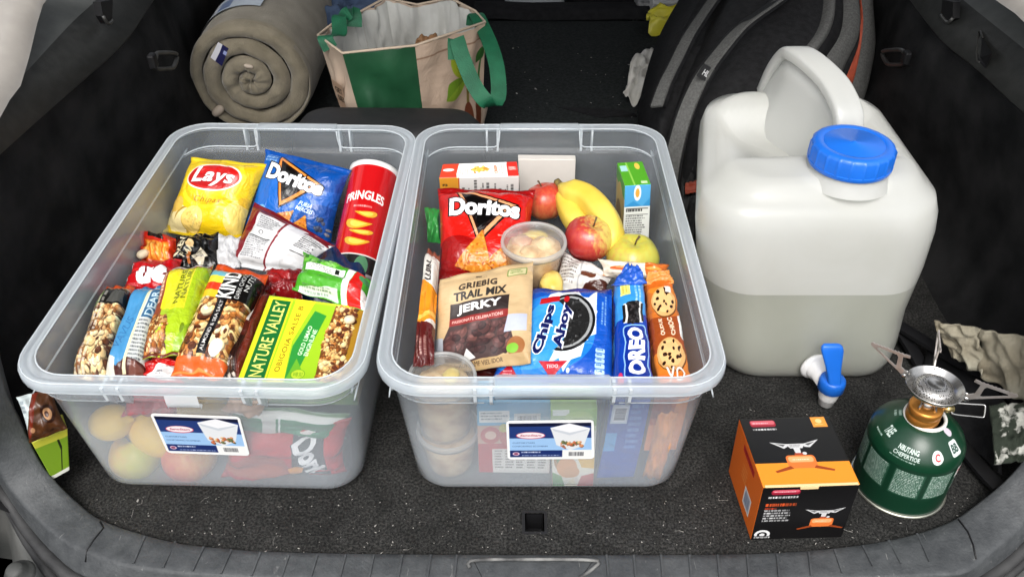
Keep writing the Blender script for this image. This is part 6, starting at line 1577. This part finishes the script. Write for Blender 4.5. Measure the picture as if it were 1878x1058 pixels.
for i in range(NT + 1):
    th = i / NT * turns * 2 * math.pi + .001
    ro = spiral(th); ri_ = spiral(max(0.0, th - 2 * math.pi)) if th > 2 * math.pi else .004 * th / (2 * math.pi)
    a = th * -1 + 2.5
    fold = 1 + .05 * noise.noise(Vector((th * .9, 1, 1))) + .035 * noise.noise(Vector((th * 2.3, 4, 1)))
    dirv = BXX * math.cos(a) + BYY * math.sin(a) * .97
    r = []
    w = ro - ri_
    for k in range(9):
        q = k / 8
        rr = (ri_ + w * (.02 + .96 * q)) * (fold if th < 2 * math.pi * 3 else 1 + (fold - 1) * .5)
        bulge = math.sqrt(max(0, 1 - (2 * q - 1) ** 2))
        wr_ = .0045 * noise.noise(Vector((th * 3.2, q * 2.2, 2))) + .0032 * math.sin(th * 7 + 2 * noise.noise(Vector((th, q * 3, 7)))) * (1 - q) * (1 if th < 13 else .3)
        r.append(bc + dirv * rr + bax * (-.016 * bulge + wr_ - .008 * (1 - ro / Rout)))
    end.append(r)
loft("rolled_end", end, M_fleece, blanket)
rows = []
for k, d in enumerate((.0, .004, .015, .04, .08, .13, .18, .24, .30, .34, .355)):
    r = []
    for j in range(72):
        t = j / 72 * 2 * math.pi
        rr = Rout * (1.0 if 2 < k < 9 else (.985 if k in (1, 2, 9) else .955)) * (1 + .012 * noise.noise(Vector((math.cos(t) * 2, math.sin(t) * 2, d * 14))) + .012 * noise.noise(Vector((math.cos(t) * 5, math.sin(t) * 5, d * 30))))
        if k == 10: rr *= .3
        r.append(bc + bax * d + (BXX * math.cos(t) + BYY * math.sin(t) * .97) * rr + bax * .004 * math.sin(t))
    rows.append(r)
loft("rolled_side", rows, M_fleece, blanket, closed_u=True, cap1=True)
# the outermost flap lifting off the roll
flap = []
for d in np.linspace(.03, .34, 14):
    r = []
    for t in np.linspace(-.9, .3, 20):
        rr = Rout * (1.012 + .05 * max(0, (.3 - t) / 1.2) ** 2 + .006 * noise.noise(Vector((t * 2, d * 9, 3))))
        a = t
        r.append(bc + bax * d + (BXX * math.cos(a) + BYY * math.sin(a) * .97) * rr)
    flap.append(r)
o = loft("loose_flap", flap, M_fleece, blanket)
md = o.modifiers.new("thickness", 'SOLIDIFY'); md.thickness = .006
def at_end(px, py, off=-.02):
    d_ = (P(px, py, y=1) - Vector((0, 0, CAMH))); o_ = Vector((0, 0, CAMH))
    t = ((bc + bax * off) - o_).dot(bax) / d_.dot(bax); return o_ + d_ * t
tg = [at_end(*q) for q in ((400, 78), (419, 90), (407, 122), (386, 106))]
tgm = Art(80, 80, (.05, .06, .30)); tgm.rect(0, .0, .42, 1, (.85, .85, .88)); tgm.rect(.7, .6, 1, .8, (.6, .65, .85))
mk("woven_tag", tg + [p + bax * .0015 for p in tg], [(0, 1, 2, 3), (0, 1, 5, 4), (1, 2, 6, 5), (2, 3, 7, 6), (3, 0, 4, 7)], tgm.mat("woven_tag_print", rough=.7, bump=.1), blanket, smooth=False, uv=[(0, 1), (1, 1), (1, 0), (0, 0)] * 2)
blob("toggle", at_end(400, 204, -.016), .010, mat("toggle_pale", (.5, .42, .34), .6), (.6, 0, .5), 1.5, blanket)
blob("toggle", at_end(456, 122, -.022), .005, mat("toggle_pale", (.5, .42, .34), .6), (.9, 0, -.2), 1.9, blanket)
band = Art(360, 110, (.74, .78, .82)); band.rect(.40, .1, .6, .7, (.45, .52, .66)); band.rect(.62, 0, .9, 1, (.80, .82, .84)); band.text("G", .74, .35, .12, .4, (.2, .25, .35), bold=.03); band.fine(.64, .6, .86, .75, 2, (.3, .35, .45), .9); band.rect(.9, 0, 1, 1, (.22, .27, .48)); band.fine(.05, .3, .35, .7, 3, (.55, .6, .7), .8)
rows = []
for d in (.07, .09, .11, .13, .15):
    rows.append([bc + bax * d + (BXX * math.cos(t) + BYY * math.sin(t) * .97) * Rout * 1.035 for t in np.linspace(1.75, .45, 26)])
loft("paper_band", rows, band.mat("paper_band_print", rough=.4, bump=.1), blanket)

# ================================================================ tote bag
M_lining = mat("tote_lining", (.50, .50, .47), .6, col2=(.62, .62, .58), vscale=12, bump=.5, bscale=30)
M_toteg = mat("tote_green", (.008, .055, .022), .5, col2=(.014, .085, .034), vscale=10, bump=.6, bscale=40)
M_toteb = mat("tote_beige", (.44, .34, .255), .65, col2=(.55, .43, .33), vscale=14, bump=.5, bscale=45)
M_webb = mat("green_webbing", (.003, .088, .038), .6, col2=(.007, .125, .055), vscale=40, bump=.5, bscale=500)
def art_tote():
    A = Art(260, 340, (.76, .66, .57)); A.rect(0, .88, 1, .892, (.58, .45, .36))
    for k in range(90): x, y = random.random(), random.random(); A.rect(x, y, x + .05, y + .003, (.69, .56, .46), .6)
    def leaf(cx, cy, l, w, rot, c, c2):
        pts = []
        for t in np.linspace(0, 1, 12): pts.append((l * (t - .5), w * math.sin(math.pi * t) ** .9))
        for t in np.linspace(1, 0, 12): pts.append((l * (t - .5), -w * math.sin(math.pi * t) ** .9))
        asp = A.W / A.H
        A.poly([(cx + x * math.cos(rot) - y * math.sin(rot), cy + (x * math.sin(rot) + y * math.cos(rot)) * asp) for x, y in pts], c)
        A.poly([(cx + x * math.cos(rot) - y * math.sin(rot), cy + (x * math.sin(rot) + y * math.cos(rot)) * asp) for x, y in pts[:12] + [pts[0]]], c2)
    leaf(.60, .72, .42, .13, -1.0, (.62, .68, .12), (.52, .62, .10)); leaf(.52, .52, .40, .12, .45, (.52, .64, .14), (.42, .56, .10)); leaf(.93, .74, .2, .06, 1.0, (.16, .36, .12), (.2, .42, .14))
    A.poly([(.70, .62), (.73, .62), (.74, .35), (.70, .35)], (.45, .40, .15)); A.ell(.72, .22, .07, .14, (.42, .20, .10)); A.ell(.90, .22, .06, .24, (.40, .19, .09)); A.poly([(.9, .46), (.94, .7), (.96, .7), (.93, .44)], (.2, .38, .15))
    return A.mat("tote_leaf_print", rough=.6, bump=.4, bscale=30)
zt = .29
rim = [P(628, 99, z=zt), P(761, 85, z=zt + .003), P(890, 42, z=zt), P(872, 22, z=zt + .004), P(826, -2, z=zt + .012), P(765, 10, z=zt - .006), P(706, -2, z=zt + .012), P(659, 24, z=zt + .004), P(614, 42, z=zt), P(583, 66, z=zt)]
cx_ = sum((p for p in rim), Vector()) / len(rim)
base = [Vector((cx_.x + (p.x - cx_.x) * .86 + .012, cx_.y + (p.y - cx_.y) * .80 + .01, .05)) for p in rim]
tote = thing("tote_bag", "green and beige reusable shopping tote bag with green webbing handles, behind the bins", "tote bag", Vector((cx_.x, cx_.y, .05)))
def panel(nm, i, m, inset=0.0, seedp=0, parent=tote):
    a, c2 = rim[i], rim[(i + 1) % len(rim)]; b0, b1 = base[i], base[(i + 1) % len(rim)]
    rows = []
    for k in range(15):
        v = k / 14; r = []
        for j in range(15):
            u = j / 14
            p = a.lerp(c2, u).lerp(b0.lerp(b1, u), 1 - v)
            n_ = (c2 - a).cross(Vector((0, 0, 1))).normalized()
            e = min(1, 5 * min(u, 1 - u))
            h = (.018 * noise.noise(Vector((u * 2.2 + i * 3, v * 2.6, seedp))) + .009 * noise.noise(Vector((u * 6 + i, v * 5, 3 + seedp)))) * e + .008 * math.sin(math.pi * u) * (1 - v)
            r.append(p + n_ * (h - inset) - Vector((0, 0, inset * .6 * (k == 14))))
        rows.append(r)
    return loft(nm, rows, m, parent)
panel("front_panel", 0, M_toteg); panel("front_panel", 1, art_tote())["label"] = "beige panel printed with green leaves"
panel("side_panel", 2, M_toteb)
for i in (3, 4, 5, 6, 7): panel("back_panel", i, M_toteb)
panel("side_panel", 8, M_toteb); panel("side_panel", 9, M_toteb)
for i in range(10): panel("lining", i, M_lining, .0045)
mk("base_panel", base, [tuple(range(10))], M_toteb, tote, smooth=False)
tube("rim_binding", [p + Vector((0, 0, .001)) for p in rim], .0025, mat("tote_edge", (.50, .40, .30), .7), tote, seg=6, closed=True)
wx = Vector((1, .25, 0))
strap("handle", catmull([P(836, 110, y=1.505), P(836, 68, y=1.520), P(846, 100, y=1.50), P(866, 150, y=1.475), P(886, 181, y=1.46), P(902, 190, y=1.465), P(914, 176, y=1.48), P(912, 130, y=1.52), P(902, 90, y=1.56), P(886, 52, y=1.61), P(872, 26, y=1.65), P(868, 48, y=1.65)], 50), wx, .029, .0025, M_webb, tote)
strap("handle", catmull([P(606, 90, y=1.525), P(596, 70, y=1.53), P(606, 66, y=1.55), P(622, 62, y=1.57), P(622, 34, y=1.60), P(630, 30, y=1.61), P(648, 24, y=1.62), P(650, 50, y=1.61)], 40), wx, .028, .0025, M_webb, tote)
tm = Art(60, 90, (.70, .57, .47)); tm.text("GET", .5, .7, .7, .2, (.2, .15, .1), bold=.03, rot=.1); tm.text("SEI", .5, .4, .7, .2, (.2, .15, .1), bold=.03, rot=.1)
a_ = [rim[9].lerp(rim[0], .35).lerp(base[9].lerp(base[0], .35), .55), rim[9].lerp(rim[0], .8).lerp(base[9].lerp(base[0], .8), .55), rim[9].lerp(rim[0], .8).lerp(base[9].lerp(base[0], .8), .30), rim[9].lerp(rim[0], .35).lerp(base[9].lerp(base[0], .35), .30)]
n_ = (rim[0] - rim[9]).cross(Vector((0, 0, 1))).normalized()
mk("side_print", [p + n_ * .012 for p in a_], [(0, 1, 2, 3)], tm.mat("tote_side_print", rough=.6, bump=.3), tote, smooth=False, uv=[(0, 0), (1, 0), (1, 1), (0, 1)])
crumple("paper_bag", [P(766, 66, y=1.66), P(800, 62, y=1.67), P(832, 130, y=1.60), P(744, 130, y=1.58)], mat("brown_paper", (.24, .12, .05), .7, col2=(.34, .19, .09), vscale=20, bump=.6, bscale=60), amp=.014, n=24, freq=1.6, th=.012, seed=14, label="brown paper wrapped bundle standing inside the tote bag", cat="paper bundle")
# ================================================================ black soft bag between bin and tote
rows = []
for z, i in ((.0, .03), (.02, .008), (.06, .0), (.14, .0), (.175, .006), (.192, .02), (.200, .045)):
    rows.append([p + Vector((0, 0, .006 * noise.noise(Vector((p.x * 8, p.y * 8, 1))) * (z > .1))) for p in rrect(-.395 + i, -.05 - i, 1.335 + i * .6, 1.468 - i * .6, .05 - i * .3, z, k=8)])
loft("soft_bag", rows, mat("black_nylon", (.010, .010, .0115), .6, col2=(.015, .015, .016), vscale=40, bump=.3, bscale=600), closed_u=True, cap0=True, cap1=True, label="plain black soft bag wedged between the left bin and the tote bag", cat="bag")
# blue cloth far left, white rags, yellow things far back
M_denim = mat("blue_cloth", (.045, .075, .14), .9, col2=(.07, .11, .19), vscale=20, bump=.6, bscale=300)
crumple("folded_cloth", [P(570, -40, y=2.08), P(712, -40, y=2.08), P(700, 34, y=1.88), P(588, 44, y=1.86)], M_denim, amp=.03, n=24, seed=2, freq=2.5, th=.01, label="dark blue cloth lying between the blanket and the tote bag", cat="cloth")
M_rag = mat("white_rag", (.50, .49, .45), .85, col2=(.66, .65, .61), vscale=18, bump=.4, bscale=200)
crumple("crumpled_rag", [P(1160, 108, z=.075), P(1240, 84, z=.075), P(1212, 168, z=.075), P(1142, 182, z=.07)], M_rag, amp=.028, n=26, seed=5, freq=2.2, label="crumpled white rag on the folded seat beside the backpack straps", cat="rag")
crumple("paper_scrap", [P(1246, 100, y=1.70), P(1272, 92, y=1.72), P(1258, 122, y=1.66), P(1236, 136, y=1.64)], M_rag, amp=.012, n=14, seed=6, freq=3.0, label="white paper scrap between the two backpack straps", cat="paper scrap")
M_yellow = mat("yellow_packet", (.62, .55, .03), .4, col2=(.72, .66, .08), vscale=20, bump=.5, bscale=40)
crumple("yellow_packet", [P(1188, 16, y=2.22), P(1330, 20, y=2.22), P(1322, 54, y=2.12), P(1190, 54, y=2.12)], M_yellow, amp=.03, n=20, seed=8, freq=2.4, label="bright yellow packet at the far edge of the folded seat, behind the backpack", cat="packet")
box("grey_carton", P(1228, 16, y=2.30), (.065, .01, .0), (0, .04, .01), (.01, -.01, .045), mat("grey_white_card", (.42, .42, .41), .6, var=.08), bevel=.003, label="grey white carton lying behind the yellow packet", cat="carton")
box("small_bottle", P(1178, 24, y=2.30), (.022, .0, .0), (0, .03, .0), (.0, .0, .04), mat("dark_label", (.05, .05, .05), .5, col2=(.25, .25, .25), vscale=90), bevel=.01, label="small dark flask with a grey label, left of the grey carton", cat="flask")

# ================================================================ backpack
M_bpgrey = mat("heather_grey_fabric", (.082, .082, .078), .9, col2=(.125, .125, .12), vscale=260, bump=.5, bscale=600, spec=.15, detail=6)
M_bpblack = mat("backpack_black_mesh", (.008, .008, .0085), .8, col2=(.015, .015, .016), vscale=90, bump=.5, bscale=700, spec=.2)
M_bporange = mat("orange_zip_lining", (.36, .065, .03), .6, var=.15, vscale=80)
pack = thing("backpack", "grey and black backpack with an orange zip lining, leaning behind the water jug", "backpack", P(1400, 330, y=1.42))
Ls = [[(1318, -60, 1.92), (1246, 70, 1.64), (1212, 180, 1.48), (1204, 260, 1.40), (1206, 400, 1.33)],
      [(1372, -60, 1.82), (1284, 90, 1.56), (1236, 210, 1.43), (1218, 300, 1.37), (1218, 420, 1.31)],
      [(1450, -60, 1.76), (1350, 80, 1.53), (1278, 190, 1.40), (1240, 320, 1.325), (1240, 430, 1.29)],
      [(1512, -60, 1.74), (1505, 40, 1.585), (1462, 105, 1.48), (1400, 170, 1.41), (1330, 420, 1.31)],
      [(1530, -60, 1.75), (1528, 40, 1.60), (1492, 105, 1.505), (1446, 180, 1.44), (1400, 420, 1.35)],
      [(1545, -60, 1.77), (1544, 50, 1.625), (1512, 112, 1.535), (1480, 190, 1.48), (1440, 420, 1.40)],
      [(1566, -60, 1.79), (1576, 52, 1.66), (1548, 125, 1.575), (1520, 200, 1.52), (1480, 420, 1.45)],
      [(1568, -60, 1.795), (1578, 44, 1.668), (1556, 130, 1.59), (1530, 204, 1.54), (1490, 420, 1.47)],
      [(1569, -60, 1.797), (1581, 44, 1.670), (1568, 134, 1.602), (1548, 210, 1.56), (1500, 420, 1.49)],
      [(1588, -60, 1.83), (1604, 66, 1.715), (1594, 140, 1.64), (1572, 220, 1.60), (1530, 420, 1.53)],
      [(1594, -60, 1.86), (1612, 76, 1.76), (1608, 150, 1.70), (1596, 240, 1.66), (1560, 420, 1.6)]]
lines = [catmull([P(px, py, y=y) for px, py, y in l], 30) for l in Ls]
names = [("back_panel", M_bpblack), ("back_panel", M_bpblack), ("back_panel", M_bpblack), ("side_gusset", M_bpgrey), ("zip", M_bpblack), ("front_pocket", M_bpgrey), ("zip", M_bpblack), ("orange_zip", M_bporange), ("front_pocket", M_bpgrey), ("outer_edge", M_bpblack)]
for i, (nm, m) in enumerate(names):
    a, c2 = lines[i], lines[i + 1]; rows = []
    soft = {"side_gusset": .012, "front_pocket": .012, "back_panel": .010}.get(nm, .004)
    for k in range(9):
        u = k / 8; r = []
        for j in range(30):
            p = a[j].lerp(c2[j], u)
            n_ = (c2[j] - a[j]).cross(a[min(29, j + 1)] - a[max(0, j - 1)]).normalized()
            if n_.y > 0: n_ = -n_
            r.append(p + n_ * (soft * math.sin(math.pi * u) ** .7 + .006 * noise.noise(Vector((j * .22, u * 1.5, i * 3))) * math.sin(math.pi * u)))
        rows.append(r)
    loft(nm, rows, m, pack)
rear = [lines[-1], [p + Vector((.02, .10, .0)) for p in lines[-1]], [p + Vector((0, .16, -.02)) for p in lines[5]], [p + Vector((-.02, .10, -.03)) for p in lines[0]], lines[0]]
loft("front_panel", rear, M_bpblack, pack)
def bp_strap(pts, w):
    c_ = catmull([P(px, py, y=y) for px, py, y in pts], 44); wd = Vector((.75, -.25, .45))
    strap("shoulder_strap", c_, wd, w * 1.3, .010, M_bpblack, pack)
    s = strap("strap_facing", [p + Vector((-.004, -.012, .006)) for p in c_], wd, w, .004, M_bpgrey, pack)
    return c_
bp_strap([(1345, -50, 1.82), (1302, 10, 1.70), (1266, 64, 1.58), (1242, 112, 1.51), (1222, 152, 1.455), (1206, 196, 1.41)], .023)
c_ = bp_strap([(1480, -40, 1.70), (1420, 8, 1.60), (1362, 50, 1.50), (1322, 95, 1.43), (1290, 140, 1.38), (1262, 200, 1.345), (1244, 258, 1.32), (1232, 320, 1.30), (1226, 400, 1.285)], .026)
lb = Art(70, 50, (.03, .03, .03)); lb.text("HL", .5, .5, .5, .45, (.75, .75, .75), bold=.03)
q = [P(1292, 118, y=1.372), P(1312, 130, y=1.372), P(1298, 152, y=1.352), P(1278, 140, y=1.352)]
mk("strap_label", q + [p + Vector((0, .004, 0)) for p in q], [(0, 1, 2, 3), (0, 1, 5, 4), (1, 2, 6, 5), (2, 3, 7, 6), (3, 0, 4, 7)], lb.mat("strap_label_print", rough=.6, bump=.1), pack, smooth=False, uv=[(0, 1), (1, 1), (1, 0), (0, 0)] * 2)
crumple("spare_jacket", [P(1225, 300, y=1.36), P(1310, 290, y=1.36), P(1290, 470, y=1.22), P(1262, 480, y=1.20)], mat("dark_grey_jacket", (.02, .02, .02), .85, col2=(.055, .055, .055), vscale=12, bump=.5, bscale=300), amp=.04, n=28, seed=12, freq=3.5, th=.006, label="dark grey jacket stuffed between the right bin and the water jug", cat="jacket")
crumple("orange_cloth", [P(1258, 334, y=1.30), P(1300, 330, y=1.30), P(1298, 352, y=1.28), P(1256, 356, y=1.28)], M_bporange, amp=.008, n=14, seed=13, label="small patch of orange cloth showing over the dark grey jacket", cat="cloth")

# ================================================================ things in the corners
def art_brown_pack():
    A = Art(160, 170, (.30, .17, .08)); A.poly([(0, .2), (.45, 1), (0, 1)], (.72, .76, .76)); A.poly([(0, .1), (.1, .1), (.62, 1), (.45, 1)], (.42, .13, .06)); A.ell(.74, .5, .2, .22, (.18, .08, .04)); A.ell(.74, .5, .12, .14, (.70, .52, .36)); A.ell(.72, .5, .06, .07, (.25, .12, .06)); A.ell(.2, .25, .06, .06, (.65, .45, .3)); A.fine(.06, .6, .2, .9, 3, (.4, .45, .5), .8)
    return A.mat("brown_pack_print", rough=.3, bump=.3)
pouch("snack_bag", Q((30, 728, .165), (94, 712, .165), (124, 785, .120), (54, 812, .115)), .012, art_brown_pack(), film("brown_pack_back", (.12, .06, .03)), seed=51, wr=1.3, nu=22, nv=22, label="brown and white packet in the gap between the left bin and the sill", cat="snack packet")
gp = Art(120, 160, (.44, .58, .10)); gp.rect(0, .84, 1, 1, (.72, .72, .20)); gp.poly([(.62, .85), (.68, .85), (.62, .1), (.56, .1)], (.10, .12, .04)); gp.rect(0, 0, 1, .1, (.85, .85, .80))
carton("green_carton", Q((58, 812, .105), (124, 786, .105), (128, 862, .035), (96, 880, .030)), .03, {"front": gp.mat("green_pack_print", rough=.4, bump=.1), "top": mat("green_pack_top", (.45, .45, .06), .4)}, label="lime green carton under the brown packet, between the left bin and the sill", cat="carton")
M_camo1 = mat("pale_olive_cloth", (.20, .17, .115), .9, col2=(.33, .31, .24), vscale=11, bump=.6, bscale=300)
M_camo2 = mat("camouflage_cloth", (.012, .018, .01), .9, col2=(.40, .40, .36), vscale=24, bump=.5, bscale=300, lo=.50, hi=.54)
crumple("work_glove", [P(1716, 588, z=.11), P(1800, 600, z=.12), P(1800, 690, z=.06), P(1742, 648, z=.06)], M_camo1, amp=.016, n=26, seed=21, freq=1.6, th=.004, label="crumpled brown grey cloth beyond the stove burner, against the right side", cat="cloth")
crumple("folded_cloth", [P(1796, 602, z=.12), P(1900, 622, z=.15), P(1890, 742, z=.06), P(1800, 690, z=.05)], M_camo1, amp=.014, n=26, seed=22, freq=1.4, th=.004, label="pale olive cloth at the right edge, beside the crumpled brown grey cloth", cat="cloth")
crumple("camouflage_cloth", [P(1814, 742, z=.085), P(1900, 730, z=.10), P(1900, 850, z=.065), P(1826, 850, z=.06)], M_camo2, amp=.012, n=22, seed=23, freq=2.4, th=.004, label="black and pale camouflage cloth at the right edge above the sill", cat="cloth")
for pts, lb_ in (([(1640, 592, .03), (1690, 622, .03), (1760, 664, .03), (1830, 700, .035), (1890, 760, .05)], "black strap running from the water jug to the camouflage cloth"),
                 ([(1722, 770, .012), (1760, 812, .012), (1800, 860, .014), (1834, 896, .02)], "black strap lying on the carpet right of the gas canister"),
                 ([(1650, 606, .02), (1672, 640, .015), (1690, 672, .010)], "short black strap on the carpet behind the stove burner")):
    c_ = catmull([P(*q) for q in pts], 24)
    strap("luggage_strap", c_, (.6, .6, 0), .020, .006, M_black, label=lb_, cat="strap", group="black straps on the boot floor")
rows = [[P(px, py, z) for px, py, z in r] for r in ([(1700, 640, .018), (1760, 676, .022), (1822, 712, .03), (1860, 760, .045)], [(1690, 690, .012), (1756, 720, .016), (1815, 752, .022), (1835, 800, .035)], [(1750, 800, .006), (1790, 830, .010), (1815, 850, .015), (1838, 870, .025)])]
o = loft("cargo_pocket", [catmull(r, 16) for r in rows], M_blackcloth, label="black cloth side pocket between the straps, right of the gas canister", cat="pocket")
md = o.modifiers.new("thickness", 'SOLIDIFY'); md.thickness = .004

# ================================================================ lint, crumbs and grit
V, F = [], []
def crumb(p, s):
    k = len(V); u = [Vector((random.gauss(0, 1), random.gauss(0, 1), random.gauss(0, .6))).normalized() * s * random.uniform(.5, 1.2) for _ in range(6)]
    base_ = [Vector((1, 0, 0)), Vector((-1, 0, 0)), Vector((0, 1, 0)), Vector((0, -1, 0)), Vector((0, 0, .7)), Vector((0, 0, -.7))]
    a = random.uniform(0, 3.1); st = random.choice((1, 1, 1.4, 2.6))
    for b_, w in zip(base_, u):
        q = b_ * s + w * .35; q.x *= st; V.append(p + Vector((q.x * math.cos(a) - q.y * math.sin(a), q.x * math.sin(a) + q.y * math.cos(a), max(-p.z * .8, q.z + s * .6))))
    for f in ((0, 2, 4), (2, 1, 4), (1, 3, 4), (3, 0, 4), (2, 0, 5), (1, 2, 5), (3, 1, 5), (0, 3, 5)): F.append(tuple(k + j for j in f))
def fibre(p, l):
    a = random.uniform(0, 6.3); b2 = a + random.uniform(-1.6, 1.6); k = len(V); w = .00016
    pts = [p, p + Vector((math.cos(a), math.sin(a), 0)) * l * .5, p + Vector((math.cos(a), math.sin(a), 0)) * l * .5 + Vector((math.cos(b2), math.sin(b2), 0)) * l * .5]
    for q in pts: V.extend([q + Vector((w, w, .0006)), q + Vector((-w, -w, .0006)), q + Vector((0, 0, .0009))])
    for i in range(2):
        for j in range(3): F.append((k + i * 3 + j, k + i * 3 + (j + 1) % 3, k + i * 3 + 3 + (j + 1) % 3, k + i * 3 + 3 + j))
def ok(p): return not (-.55 < p.x < -.18 and .73 < p.y < 1.28) and not (-.13 < p.x < .23 and .73 < p.y < 1.28) and not (hx0 < p.x < hx1 and hy0 < p.y < hy1)
for _ in range(520):
    p = P(random.uniform(140, 1860), random.choice((random.uniform(885, 1015), random.uniform(885, 1015), random.uniform(660, 1000))), z=.0005)
    if ok(p) and p.y > .632 and abs(p.x - .03) < .58: crumb(p, random.choice((.0004, .0005, .0006, .0007, .0011)) * random.uniform(.6, 1.2))
for _ in range(60):
    p = P(random.uniform(190, 1800), random.uniform(890, 1010), z=.0005)
    if ok(p) and p.y > .632 and abs(p.x - .03) < .56: fibre(p, random.choice((.003, .004, .006, .012)))
for _ in range(34):
    p = P(random.uniform(910, 1180), random.uniform(85, 225), z=.0490); crumb(p, random.choice((.0007, .0008, .001, .001, .0022)))
crumb_m = mat("pale_crumbs", (.22, .215, .20), .9, col2=(.46, .44, .40), vscale=300)
mk("lint_crumbs", V, F, crumb_m, smooth=False, origin=(0, .7, 0), kind="stuff", label="pale crumbs and lint scattered over the carpet", cat="crumbs")
